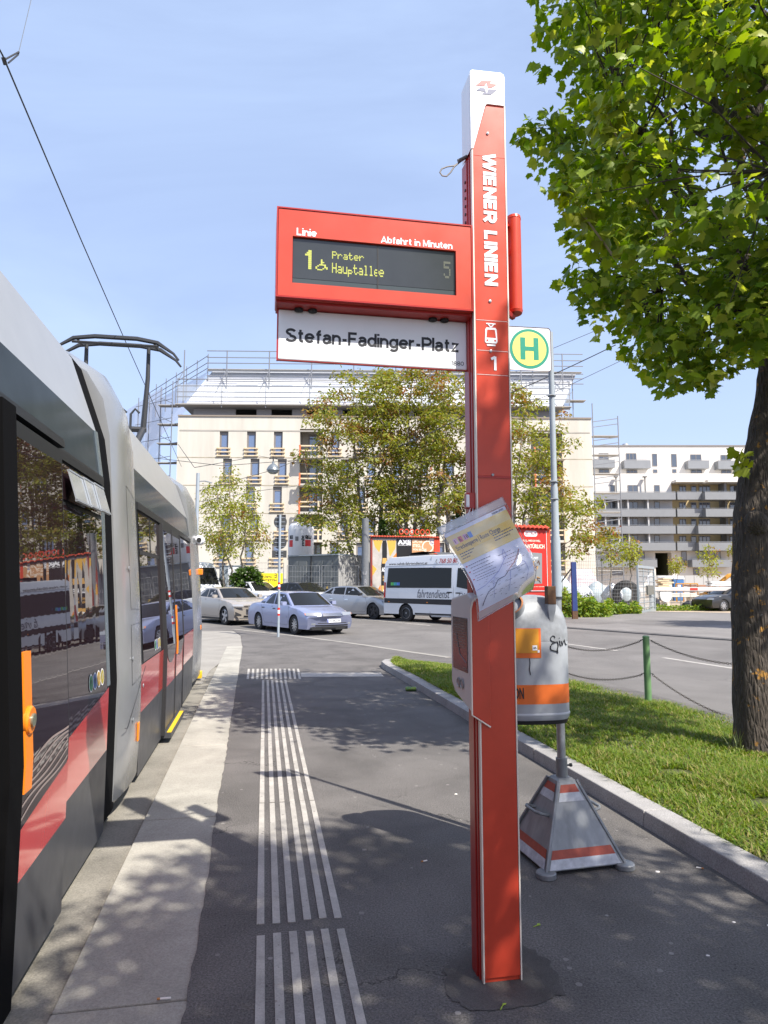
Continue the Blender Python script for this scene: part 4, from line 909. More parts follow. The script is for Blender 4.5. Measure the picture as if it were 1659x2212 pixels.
mb = MB(); mb.tube([(.03, 0, .52), (.062, 0, .52)], .006, 8); mb.lathe([(.011, 0), (.011, .012), (0, .012)], 8, (.055, 0, .52), 0, 'x'); mb.build('clamp_screw', DARK, st)
zr = zy(1290, 4.25, 1204)
mb = MB(); mb.lathe([(.0255, hb), (.0255, zr), (.024, zr + .002)], 20); mb.build('lower_tube', STEEL, st, smooth=True)
mb = MB(); mb.lathe([(.031, zr - .012), (.031, zr + .004)], 20); mb.build('collar', DARK, st, smooth=True)
zt_ = zy(800, 4.25, 1190)
mb = MB(); za, zb = zy(1157, 4.25, 1200), zy(1052, 4.25, 1197)
mb.lathe([(.0295, zr), (.0285, za - .02), (.0235, za), (.0222, zb - .01), (.0185, zb + .01), (.0175, zt_ + .25)], 20); mb.build('pole', GREYP, st, smooth=True)
mb = MB()
for z in (zb - .08, zb + .03, zt_ - .17): mb.lathe([(.027, z), (.027, z + .006)], 16); mb.tube([(-.035, -.02, z + .003), (.0, -.028, z + .003)], .004, 5)
mb.build('cable_tie', STEEL, st)
# the sign plate, square to the platform
sg = math.radians(8) - BRZ
def sp_at(x, y): p = at(x, y, 4.19); return p
c0 = at(1143.5, 753.5, 4.19); hw = .141; loc = c0 - SP_
Ms = Matrix.Rotation(-BRZ, 4, 'Z') @ Matrix.Translation(loc) @ Matrix.Rotation(R(8), 4, 'Z')
def rrect(h, r, n=5):
    out = []
    for cx_, cz_, a0 in ((h - r, -h + r, -90), (h - r, h - r, 0), (-h + r, h - r, 90), (-h + r, -h + r, 180)):
        out += [(cx_ + r * math.cos(R(a0 + 90 * i / n)), cz_ + r * math.sin(R(a0 + 90 * i / n))) for i in range(n + 1)]
    return out
mb = MB(); mb.prism([Ms @ Vector((x, 0, z)) for x, z in rrect(hw, .02)], (Ms.to_3x3() @ Vector((0, .006, 0)))); pt = mb.build('plate', WHITE, st)
GRN = M('sign_green', (0.02, 0.29, 0.19), .4); YEL = M('sign_yellow', S(246, 236, 120), .4)
circ = lambda r, o: [Ms @ Vector((r * math.cos(2 * math.pi * i / 48), o, r * math.sin(2 * math.pi * i / 48))) for i in range(48)]
mb = MB(); mb.poly(circ(.129, -.0012)[::-1], 0); mb.poly(circ(.111, -.0022)[::-1], 1)
h2 = .060
for (x0, x1, z0, z1) in ((-.060, -.027, -.072, .072), (.027, .060, -.072, .072), (-.027, .027, -.014, .014)): mb.quad(*[Ms @ Vector((x, -.0032, z)) for x, z in ((x0, z0), (x1, z0), (x1, z1), (x0, z1))], mi=2)
mb.build('emblem', [GRN, YEL, GRN], pt)
mb = MB(); mb.tube([Ms @ Vector((x, -.001, z)) for x, z in rrect(hw, .02) + [rrect(hw, .02)[0]]], .0018, 4); mb.build('plate_rim', M('rim_brown', (.2, .12, .1), .5), pt)

# ================================================================== LITTER BIN
BN = thing('litter_bin', 'dented grey metal litter bin with orange band and black graffiti on the sign pole', 'litter bin', (0.868, 4.10, 0), R(9))
ha, hb2, pw = .200, .145, 3.4
def bring(s, z, sy=None, n=40):
    out = []
    for i in range(n):
        t = 2 * math.pi * i / n; c, s_ = math.cos(t), math.sin(t)
        out.append((ha * s * math.copysign(abs(c) ** (2 / pw), c), hb2 * (sy or s) * math.copysign(abs(s_) ** (2 / pw), s_), z))
    return out
zb0 = .845; zs1 = zy(1386, 3.97, 1160)
BG = M('bin_grey', S(164, 169, 174), .45, .15, var=.10, vs_=9, rvar=.1); BGT = M('bin_grey_sooty', S(158, 163, 168), .5, .1, c2=S(122, 125, 128), vs_=14, det=8)
mb = MB(); mb.loft([bring(.94, zb0 - .012), bring(.99, zb0 + .004), bring(1.0, zb0 + .02), bring(1, zs1)]); body = mb.build('body', BG, BN, smooth=True)
mb = MB(); mb.loft([bring(.93, zb0 - .03), bring(.96, zb0 - .008)]); mb.build('base_rim', BLACK, body, smooth=True)
mb = MB(); mb.loft([bring(1.012, zb0 + .02), bring(1.02, zb0 + .026), bring(1.012, zb0 + .032)]); mb.build('lower_rim', M('rim_zinc', S(190, 195, 200), .4), body, smooth=True)
mb = MB(); dome = [(1.004, zs1 + .001), (1.008, zs1 + .03), (.995, zs1 + .075), (.955, zs1 + .12), (.88, zs1 + .165), (.76, zs1 + .20), (.58, zs1 + .240), (.35, zs1 + .258), (.12, zs1 + .264)]
mb.loft([bring(s, z) for s, z in dome]); hood = mb.build('hood', BGT, BN, smooth=True)
def bsurf(o=.0):
    def f(x, z):
        y = -(hb2 + o) * max(0.0, 1 - abs(x / (ha + o)) ** pw) ** (1 / pw); return (x, y, z)
    return f
def band(z0, z1, x0, x1, o, mi=0, mb=None, n=24):
    mb = mb or MB(); f = bsurf(o); mb.loft([[f(x0 + (x1 - x0) * i / n, z) for i in range(n + 1)] for z in (z0, z1)], closed=False, mi=mi); return mb
BOR = M('bin_orange', (0.72, 0.15, 0.02), .5, var=.08, vs_=10); BYE = M('bin_amber', (0.62, 0.27, 0.02), .45, var=.06)
z0, z1 = zy(1521, 3.96, 1160), zy(1479, 3.96, 1160)
mb = MB(); mb.loft([bring(1.004, z0), bring(1.004, z1)], True, False); mb.build('orange_band', BOR, body, smooth=True)
za, zb_ = zy(1421, 3.96, 1120), zy(1357, 3.96, 1120)
mb = band(za, zb_, -.19, .002, .0025); band(za + .028, zb_ - .004, -.185, -.012, .004, 1, mb); mb.build('amber_label', [BOR, BYE], body, smooth=True)
mb = MB(); zc = za + .055; f = bsurf(.0055)
mb.quad(f(-.05, zc - .012), f(-.022, zc - .012), f(-.022, zc + .016), f(-.05, zc + .016), mi=0); mb.quad(f(-.02, zc - .025), f(-.008, zc - .025), f(-.008, zc - .010), f(-.02, zc - .010), mi=0); f = bsurf(.0065)
put_text(mb, 'AFL', f, -.046, -.026, zc - .004, zc + .008, mi=1, bold=.02); mb.build('sticker', [WHITE, INK], body)
mb = MB(); f = bsurf(.006); put_text(mb, 'ON', f, -.16, -.105, z0 + .085 - .055, z1 - .014, bold=.03); mb.build('lettering', INK, body)
mb = MB(); f = bsurf(.003)
gz = zm(1080, 1180, 3.3525)
x_of = lambda px: (px - 1160) / 1480 * 3.95 + .045
def stroke(P, r=.0026):
    pts = [f(x_of(gz(x, y)[0]), zy(gz(x, y)[1], 3.955, 1180)) for x, y in P]; mb.tube(pts, r, 5)
stroke([(942, 1392), (938, 1378), (922, 1374), (906, 1386), (902, 1404), (912, 1418), (930, 1424), (946, 1428)]); stroke([(945, 1430), (915, 1440), (900, 1465), (903, 1490), (930, 1500), (955, 1505), (966, 1520), (962, 1490), (972, 1455), (965, 1425), (945, 1430)], .0032)
stroke([(985, 1415), (988, 1445), (995, 1465)]); stroke([(983, 1392), (985, 1396)]); stroke([(1002, 1420), (1010, 1462), (1022, 1425), (1035, 1410), (1040, 1435), (1050, 1452), (1062, 1455)])
mb.build('graffiti', INK, body)
mb = MB(); stroke([(716, 1560), (720, 1600), (714, 1650), (722, 1700)], .0022); mb.build('graffiti', INK, body)
# throw-in opening on the hood
oc = at(1088, 1305, 4.005) - Vector((0.868, 4.10, 0)); oc = Matrix.Rotation(-R(9), 3, 'Z') @ oc
nn = Vector((-.42, -.62, .66)).normalized(); ux = Vector((0, 0, 1)).cross(nn).normalized(); uz = nn.cross(ux)
disc = lambda rx, rz_, o: [oc + ux * .9 * rx * math.cos(t) + uz * rz_ * math.sin(t) + nn * o for t in [2 * math.pi * i / 32 for i in range(32)]]
mb = MB(); mb.loft([disc(.135, .098, -.09), disc(.128, .092, .004)], True, False, 0); mb.loft([disc(.128, .092, .004), disc(.117, .083, .006)], True, False, 1); mb.loft([disc(.117, .083, .006), disc(.113, .08, -.05)], True, False, 2); mb.poly(disc(.113, .08, -.05), 2)
mb.build('opening', [BGT, M('opening_rim', (.35, .14, .05), .6, var=.3, vs_=40), BLACK], hood, smooth=True)
RUST = M('rusty_steel', (0.17, 0.085, 0.035), .8, c2=(0.06, 0.035, 0.025), vs_=25)
ap = Matrix.Rotation(-R(9), 3, 'Z') @ (at(1189, 1300, 3.985) - Vector((0.868, 4.10, 0)))
mb = MB(); mb.prism([(ap.x + s * .025, ap.y + t * .025, zy(1305, 4.03, 1189)) for s, t in ((-1, -1), (1, -1), (1, 1), (-1, 1))], (0, 0, zy(1266, 4.03, 1189) - zy(1305, 4.03, 1189)), 0)
mb.loft([[(ap.x + s * w, ap.y + t * w * .9, z) for s, t in ((-1, -1), (1, -1), (1, 1), (-1, 1))] for w, z in ((.010, zy(1345, 4.0, 1189)), (.023, zy(1318, 4.0, 1189)), (.0255, zy(1304, 4.03, 1189)))], mi=1)
mb.build('ash_tube', [RUST, BG], hood, bevel=.003)

# ================================================================== BOLLARDS AND CHAINS
GRNP = M('green_paint', (0.135, 0.26, 0.105), .5, vs_=8, c2=(0.10, 0.205, 0.08))
bp = gr(1401, 1524, -.03); bh = zy(1373, bp.y, 1398)
def bollard(p, label, first=None):
    if first: o = copy_tree(first); o.location = p; o['label'] = label; return o
    t = thing('bollard', label, 'bollard', p, 0, 'green chain bollards on the lawn')
    mb = MB(); h = bh - p[2]; mb.lathe([(.048, 0), (.046, .02), (.044, h - .03), (.046, h - .028), (.046, h - .012), (.030, h), (0, h + .002)], 18); mb.build('post', GRNP, t, smooth=True)
    for z in (h - .055, .46 * h):
        for s in (-1, 1): mb = MB(); mb.tube([(s * .043, 0, z), (s * .075, 0, z - .005), (s * .08, 0, z - .02)], .008, 6); mb.build('chain_hook', DARK, t)
    return t
b1 = bollard(bp, 'green metal bollard in full view on the edge of the lawn')
bp0 = gr(1150, 1462, -.03); bp2 = Vector((4.35, 7.15, -.03))
bollard(bp0, 'green bollard mostly hidden behind the litter bin', b1); bollard(bp2, 'green bollard hidden behind the big tree trunk', b1)
CH = M('chain_iron', (0.06, 0.045, 0.035), .6, .5, var=.3, vs_=40)
def chain(a, b, sag, label):
    a, b = Vector(a), Vector(b); N = max(10, int((b - a).length * 1.07 / .036)); mb = MB()
    P = [a.lerp(b, i / N) - Vector((0, 0, sag * 4 * (i / N) * (1 - i / N))) for i in range(N + 1)]
    for i in range(N):
        c = (P[i] + P[i + 1]) / 2; d = (P[i + 1] - P[i]).normalized(); u = d.cross(Vector((0, 0, 1))).normalized() if i % 2 else d.cross(Vector((0, 0, 1))).normalized().cross(d)
        ring = [c + d * .024 * math.cos(t) + u * .0125 * math.sin(t) for t in [2 * math.pi * k / 8 for k in range(9)]]
        mb.tube([r_ - c * 0 for r_ in ring], .0032, 4, cap=False)
    o = mb.build('barrier_chain', CH); return tag(o, label, 'chain', 'iron chains between the bollards')
def hook(p, up): return Vector(p) + Vector((0, 0, (bh - p[2]) - .07 if up else .46 * (bh - p[2]) - .02))
chain(hook(bp0, 1), hook(bp, 1) - Vector((.07, 0, 0)), .25, 'upper chain from the litter bin to the green bollard'); chain(hook(bp0, 0), hook(bp, 0) - Vector((.07, 0, 0)), .22, 'lower chain from the litter bin to the green bollard')
chain(hook(bp, 1) + Vector((.07, 0, 0)), hook(bp2, 1), .16, 'upper chain from the green bollard to the tree trunk'); chain(hook(bp, 0) + Vector((.07, 0, 0)), gr(1600, 1557, -.04), .07, 'slack lower chain sinking from the green bollard to the grass by the trunk')

# ================================================================== LITTER ON THE GROUND
can = thing('drink_can', 'crumpled yellow green drink can lying on the asphalt by the kerb', 'drink can', gr(888, 1493) + Vector((0, 0, .034)), R(-4))
mb = MB(); mb.lathe([(.0, -.083), (.022, -.084), (.027, -.080), (.033, -.072), (.033, -.01), (.031, .01), (.033, .03), (.033, .068), (.027, .080), (.022, .083), (0, .081)], 18, (0, 0, 0), 0, 'x'); mb.build('can_body', M('can_print', (0.30, 0.38, 0.03), .3, .3, c2=(0.03, 0.16, 0.10), vs_=26), can, smooth=True)
mb = MB(); mb.lathe([(.0275, .0795), (.024, .084), (.0, .0815)], 16, (0, 0, 0), 0, 'x'); mb.build('can_lid', STEEL, can, smooth=True)
BUTT = M('cigarette_paper', S(235, 230, 222), .7); FILT = M('cigarette_filter', (0.5, 0.22, 0.07), .7)
def butt(x, y, rz, label, l=.026):
    t = thing('cigarette_butt', label, 'cigarette butt', gr(x, y) + Vector((0, 0, .0045)), R(rz), 'cigarette butts on the paving')
    mb = MB(); mb.lathe([(.004, 0), (.004, l)], 8, (0, 0, 0), 0, 'x'); mb.build('paper', BUTT, t, smooth=True)
    mb = MB(); mb.lathe([(.0041, -.012), (.0041, 0)], 8, (0, 0, 0), 0, 'x'); mb.build('filter', FILT, t, smooth=True)
butt(914, 1862, 25, 'cigarette butt lying on open dark asphalt left of the pillar'); butt(346, 2160, 8, 'long white cigarette butt in the joint of the concrete slabs', .04); butt(1515, 1877, 160, 'cigarette butt lying beside the granite kerb')
def scrap(x, y, s, label, i):
    r2 = random.Random(i); mb = MB(); c = gr(x, y)
    n = 7; lo = [(c.x + s * (.7 + .5 * r2.random()) * math.cos(2 * math.pi * k / n), c.y + s * .7 * (.7 + .5 * r2.random()) * math.sin(2 * math.pi * k / n)) for k in range(n)]
    mb.loft([[(a, b, .0008) for a, b in lo], [(c.x + (a - c.x) * .8, c.y + (b - c.y) * .8, .0008 + s * .35) for a, b in lo]]); tag(mb.build('paper_scrap', BUTT), label, 'litter', 'white scraps on the asphalt')
for i, (x, y, s, l) in enumerate(((1420, 1884, .013, 'white scrap just in front of the striped pyramid base'), (1176, 1900, .008, 'small white scrap between the red pillar and the pyramid foot'), (1700 / 1.1573 + 60, 2065, .008, 'white crumb lying alone on the open asphalt'), (1660, 2000, .01, 'white crumb near the kerb at the picture edge'),
        (1448, 1772, .012, 'pale scrap in the gutter under the granite kerb'), (985, 1716, .012, 'white scrap on the asphalt left of the pillar, farthest of its kind'), (1585, 1993, .009, 'white crumb between pyramid base and kerb'), (1060, 1958, .007, 'white crumb close to the pillar foot'))):
    scrap(x, y, s, l, i)
TW = M('fresh_twig', (0.30, 0.42, 0.04), .6)
for (x, y, a, l) in ((1160, 2002, 20, 'small green leaf sprig lying to the right of the pillar'), (1085, 2177, 60, 'small green leaf sprig lying in front of the pillar')):
    mb = MB(); c = gr(x, y); dx, dy = math.cos(R(a)), math.sin(R(a))
    mb.tube([c + Vector((-.02 * dx, -.02 * dy, .003)), c + Vector((0, 0, .006)), c + Vector((.02 * dx, .012 * dy + .006, .004))], .002, 5); mb.quad(c + Vector((0, 0, .007)), c + Vector((.014, .006, .008)), c + Vector((.02, .018, .007)), c + Vector((.004, .012, .01))); tag(mb.build('leaf_sprig', TW), l, 'leaf')
# ================================================================== TREES AND PLANTS
def bark_mat(name, c, c2, lichen=None, sc=9.0):
    m = bpy.data.materials.new(name); m.use_nodes = True; nt = m.node_tree; L = nt.links; b = nt.nodes['Principled BSDF']; b.inputs['Roughness'].default_value = .9
    tc = nt.nodes.new('ShaderNodeTexCoord'); mp = nt.nodes.new('ShaderNodeMapping'); mp.inputs['Scale'].default_value = (1, 1, .22); L.new(tc.outputs['Object'], mp.inputs['Vector'])
    n = nd(nt, 'ShaderNodeTexNoise', Scale=sc * 3, Detail=6.0, Roughness=.65, Distortion=.4); L.new(mp.outputs[0], n.inputs['Vector'])
    vo = nd(nt, 'ShaderNodeTexVoronoi', Scale=sc * 3.4); vo.feature = 'DISTANCE_TO_EDGE'; L.new(mp.outputs[0], vo.inputs['Vector'])
    rp = nt.nodes.new('ShaderNodeValToRGB'); rp.color_ramp.elements[0].color = (*c2, 1); rp.color_ramp.elements[1].color = (*c, 1); rp.color_ramp.elements[0].position = .3; rp.color_ramp.elements[1].position = .65
    L.new(n.outputs['Fac'], rp.inputs['Fac']); out = rp.outputs['Color']
    if lichen:
        for (lc, s, th) in lichen:
            n2 = nd(nt, 'ShaderNodeTexNoise', Scale=s, Detail=5.0, Roughness=.7); L.new(tc.outputs['Object'], n2.inputs['Vector'])
            g = nt.nodes.new('ShaderNodeMapRange'); g.inputs['From Min'].default_value = th; g.inputs['From Max'].default_value = th + .05; L.new(n2.outputs['Fac'], g.inputs['Value'])
            mx = nt.nodes.new('ShaderNodeMix'); mx.data_type = 'RGBA'; L.new(g.outputs[0], mx.inputs[0]); L.new(out, mx.inputs[6]); mx.inputs[7].default_value = (*lc, 1); out = mx.outputs[2]
    L.new(out, b.inputs['Base Color'])
    ad = nt.nodes.new('ShaderNodeMath'); ad.operation = 'MULTIPLY_ADD'; ad.inputs[1].default_value = 1.6; L.new(vo.outputs['Distance'], ad.inputs[0]); L.new(n.outputs['Fac'], ad.inputs[2])
    bp = nt.nodes.new('ShaderNodeBump'); bp.inputs['Strength'].default_value = 1.0; bp.inputs['Distance'].default_value = .03; L.new(ad.outputs[0], bp.inputs['Height']); L.new(bp.outputs[0], b.inputs['Normal'])
    return m
BARK = bark_mat('maple_bark', (0.090, 0.072, 0.056), (0.030, 0.024, 0.020), [((0.34, 0.17, 0.03), 9.0, .60), ((0.30, 0.30, 0.26), 16.0, .66)])
BARKG = bark_mat('grey_bark', (0.30, 0.26, 0.21), (0.14, 0.12, 0.10), None, 4.0)
TWIG = M('twig_bark', (0.055, 0.045, 0.035), .9, var=.3, vs_=12)
MAPLE = leaf_mat('maple_leaves', (0.10, 0.175, 0.020), (0.24, 0.32, 0.040), (0.38, 0.42, 0.07), .48, .42)
half = [(0.0, 0.0), (.18, -.05), (.40, -.13), (.39, .02), (.60, .10), (.60, .24), (.78, .44), (.55, .45), (.44, .60), (.30, .60), (.26, .80), (.12, .84), (.0, 1.05)]
ML = [(0, .30, 0)] + [(x, y, -.30 * abs(x) - .16 * max(0, y - .3) ** 1.5) for x, y in half] + [(-x, y, -.30 * abs(x) - .16 * max(0, y - .3) ** 1.5) for x, y in half[-2:0:-1]]
MLF = [(0, i, i + 1 if i < len(ML) - 1 else 1) for i in range(1, len(ML))]
def leaf_axes(g, C, centre, size, droop=(.15, 1.1), up=0.55, out=0.6):
    n = len(C); a = g.uniform(0, 2 * np.pi, n); o = C - centre; o[:, 2] *= .3; o = unit(o)
    H = np.stack([np.cos(a), np.sin(a), np.zeros(n)], 1) * (1 - out) + o * out; H[:, 2] = 0; H = unit(H)
    d = g.uniform(*droop, n)[:, None]; Y = H * np.cos(d); Y[:, 2] -= np.sin(d[:, 0])
    N = np.tile([0, 0, 1.0], (n, 1)) * up + g.normal(0, .38, (n, 3)); N = unit(N - Y * (N * Y).sum(1, keepdims=True)); X = np.cross(Y, N)
    s = g.uniform(*size, n)[:, None]
    return X * s, Y * s, N * s
def limb(mb, a, b, r0, r1, g, n=6, wob=.08, sag=0.0):
    a, b = np.array(a, float), np.array(b, float); L = np.linalg.norm(b - a); P = []
    for i in range(n + 1):
        t = i / n; p = a + (b - a) * t; p = p + g.normal(0, wob * L * .25, 3) * math.sin(math.pi * t); p[2] += sag * math.sin(math.pi * t); P.append(p)
    mb.tube([Vector(p) for p in P], [r0 + (r1 - r0) * i / n for i in range(n + 1)], 7); return P

# ---- street maple by the kerb
def left_edge(y):
    return np.interp(y, [-2000, 0, 40, 80, 130, 180, 250, 300, 330, 370, 420, 470, 520, 580, 610, 645, 690, 730, 775, 800, 845, 3000],
                     [1100, 1172, 1196, 1165, 1172, 1200, 1172, 1128, 1180, 1172, 1215, 1250, 1228, 1258, 1222, 1262, 1265, 1325, 1385, 1415, 1440, 1440])
def low_edge(x): return np.interp(x, [1200, 1260, 1330, 1400, 1440, 1500, 1560, 1600, 1640, 1660, 2600], [650, 690, 740, 815, 848, 835, 790, 745, 770, 790, 860])
g = np.random.default_rng(11)
mt = thing('maple_tree', 'big green maple tree with lichen spotted trunk on the lawn', 'tree', gr(1636, 1640, .03)); B0 = mt.location.copy()
TP = [at(1633, 1560, 6.75)] + [at(x, y, 6.75) for x, y in ((1629, 1560), (1622, 1400), (1621, 1250), (1628, 1110), (1634, 1040), (1648, 950), (1662, 860), (1672, 780), (1684, 680), (1694, 590))]
TP[0].z = -.02; TP[0].x += .01
TR = [.235, .185, .172, .170, .180, .168, .148, .132, .135, .12, .10]
mb = MB(); pts = []; rr = []
for i in range(len(TP) - 1):
    for k in range(4): pts.append(TP[i].lerp(TP[i + 1], k / 4) - B0); rr.append((TR[i] + (TR[i + 1] - TR[i]) * k / 4) * (1 + .035 * math.sin(i * 5 + k * 2.1)))
pts.append(TP[-1] - B0); rr.append(TR[-1]); mb.tube(pts, rr, 22)
fork = np.array(TP[8] - B0); top = np.array(TP[10] - B0)
mb.tube([Vector(np.array(at(1636, 1135, 6.62) - B0)), Vector(np.array(at(1630, 1120, 6.55) - B0)), Vector(np.array(at(1628, 1105, 6.52) - B0))], [.12, .10, .04], 10)
limbs = []
ends = [(-1.7, -.6, 2.6), (-1.3, .7, 3.6), (-.9, -.9, 4.4), (-.1, .9, 5.2), (.6, -.8, 5.0), (1.5, .4, 3.8), (1.6, -.9, 2.8), (.3, -1.6, 3.0), (-1.6, .4, 1.5), (-.4, -1.5, 1.9), (.2, .2, 5.8), (-1.2, -.2, .7)]
for k, e in enumerate(ends):
    st_ = fork + (top - fork) * g.uniform(0, 1); P = limb(mb, st_, fork + np.array(e) * np.array((1, 1, .92)), .065 if k != 10 else .09, .014, g, 8, .16, .15); limbs += [(p, None) for p in P[2:]]
    if proj(np.array(P[-1]) + np.array(B0))[0] < left_edge(proj(np.array(P[-1]) + np.array(B0))[1]) + 60: continue
    for q in range(3):
        s = P[g.integers(2, 7)]; P2 = limb(mb, s, s + g.normal(0, .5, 3) + (P[-1] - P[0]) * .3, .022, .006, g, 5, .2); limbs += [(p, None) for p in P2[1:]]
mb.build('trunk', BARK, mt, smooth=True, ang=80)
LP_ = np.array([p for p, _ in limbs])
cen = np.array((0.35, .0, 6.15)); C = []; tries = 0
while len(C) < 480 and tries < 60000:
    tries += 1; u = unit(g.normal(0, 1, (1, 3)))[0] * g.uniform(.18, 1) ** (1 / 2.2); p = cen + u * np.array((2.75, 2.5, 3.3)); w = p + np.array(B0)
    if w[2] < 3.2 or w[1] < 3.6: continue
    x, y = proj(w)
    if y > -400 and (x < left_edge(y) + 42 + g.uniform(-16, 26) or (y > low_edge(x) - 30)): continue
    C.append(p)
for (x, y) in ((1140, 292), (1150, 305), (1166, 292), (1185, 320), (1250, 618), (1262, 600), (1240, 612), (1330, 800), (1440, 820), (1455, 832), (1400, 770), (1425, 790), (1500, 812), (1545, 780), (1600, 700), (1640, 720), (1190, 55), (1195, 120), (1205, 400), (1240, 500), (1285, 668), (1312, 640), (1350, 715), (1390, 740), (1460, 790)):
    C.append(np.array(at(x + 24, y - 10, g.uniform(5.9, 6.7)) - B0))
C = np.array(C)
tw = MB()
for c in C:
    d = np.linalg.norm(LP_ - c, axis=1) + .8 * np.maximum(0, LP_[:, 2] - c[2]); s = LP_[d.argmin()]
    mid = (s + c) / 2 + g.normal(0, .06, 3); tw.tube([Vector(s), Vector(mid), Vector(c)], [.010, .007, .003], 4)
tw.build('twigs', TWIG, mt)
per = 44; CC = np.repeat(C, per, 0); off = g.normal(0, 1, (len(CC), 3)) * np.array((.185, .185, .055)); P = CC + off
w = P + np.array(B0); ux = 829.5 + FPX * w[:, 0] / (w[:, 1] * CP + (w[:, 2] - EYE) * SP)
vy = 1106 - FPX * (-w[:, 1] * SP + (w[:, 2] - EYE) * CP) / (w[:, 1] * CP + (w[:, 2] - EYE) * SP)
ok = ~((w[:, 1] > 1) & (vy > -200) & (ux < left_edge(vy) - 34)); P, CC = P[ok], CC[ok]
X, Y, Z = leaf_axes(g, P, CC, (.048, .112), (.15, 1.05), .70); Z *= g.uniform(.4, 2.2, (len(Z), 1))
cloud('crown', MAPLE, ML, MLF, P, X, Y, Z, mt)
# pale shoots of fresh leaves sticking out of the crown
mb = MB(); sh = []
for pth in ([(1655, 420), (1600, 300), (1590, 190), (1588, 60)], [(1445, 520), (1380, 400), (1320, 270), (1308, 225)], [(1330, 560), (1250, 450), (1222, 395)]):
    q = [Vector(at(x, y, 5.5) - B0) for x, y in pth]; mb.tube(q, [.011, .009, .007, .003][:len(q)], 5)
    for a, b in zip(q, q[1:]):
        for t in (.2, .5, .8, 1): sh.append(np.array(a.lerp(b, t)))
mb.build('shoots', M('pale_shoot', (0.26, 0.21, 0.14), .7), mt)
sh = np.repeat(np.array(sh), 7, 0); P = sh + g.normal(0, .07, sh.shape); X, Y, Z = leaf_axes(g, P, sh, (.08, .13), (.4, 1.2))
cloud('fresh_leaves', leaf_mat('fresh_maple_leaves', (0.20, 0.26, 0.025), (0.32, 0.34, 0.04), None, .45, .4), ML, MLF, P, X, Y, Z, mt)
P = np.array([np.array(at(x, y, 6.45) - B0) for x, y in ((1592, 985), (1603, 975), (1612, 990), (1598, 1000), (1618, 975), (1608, 1008), (1588, 972), (1622, 995))]); X, Y, Z = leaf_axes(g, P, P + np.array((.1, 0, 0)), (.10, .15), (.3, 1.0))
cloud('trunk_shoot', leaf_mat('shoot_leaves', (0.22, 0.27, 0.03), (0.30, 0.32, 0.05), None, .4, .4), ML, MLF, P, X, Y, Z, mt)
m2_ = copy_tree(mt); m2_.location = (4.25, -0.75, .05); m2_.rotation_euler = (0, 0, R(160)); m2_.scale = (.8, .8, .8); m2_['label'] = 'maple tree beside the camera whose crown shades the near paving'
m3_ = copy_tree(mt); m3_.location = (17.6, 22.5, 0.0); m3_.rotation_euler = (0, 0, R(75)); m3_['label'] = 'maple tree out of frame beyond the road casting streaks of shade'
for o in (mt, m2_, m3_): o['group'] = 'street maples'

# ---- trees behind the hoardings
def inside(x, y, poly):
    c = False; n = len(poly)
    for i in range(n):
        (xa, ya), (xb, yb) = poly[i], poly[i - 1]
        if (ya > y) != (yb > y) and x < (xb - xa) * (y - ya) / (yb - ya) + xa: c = not c
    return c
LEAF = [(0, 0, 0), (.24, .35, .03), (.18, .75, -.02), (0, 1, -.1), (-.18, .75, -.02), (-.24, .35, .03)]; LEAFF = [(0, 1, 2, 3), (0, 3, 4, 5)]
OLIVE = leaf_mat('olive_leaves', (0.15, 0.185, 0.025), (0.29, 0.30, 0.05), (0.28, 0.20, 0.05), .40, .45)
OLIVER = leaf_mat('reddish_leaves', (0.26, 0.11, 0.04), (0.27, 0.22, 0.05), (0.28, 0.09, 0.04), .38, .45)
LIME = leaf_mat('lime_leaves', (0.19, 0.23, 0.03), (0.33, 0.34, 0.05), (0.22, 0.16, 0.05), .4, .45)
DGREEN = leaf_mat('dark_green_leaves', (0.030, 0.065, 0.012), (0.075, 0.13, 0.02), None, .3, .4)
IVY = leaf_mat('ivy_leaves', (0.025, 0.06, 0.012), (0.07, 0.12, 0.02), None, .25, .35)
WEED = leaf_mat('weed_leaves', (0.09, 0.18, 0.02), (0.24, 0.32, 0.04), (0.26, 0.27, 0.04), .35, .5)
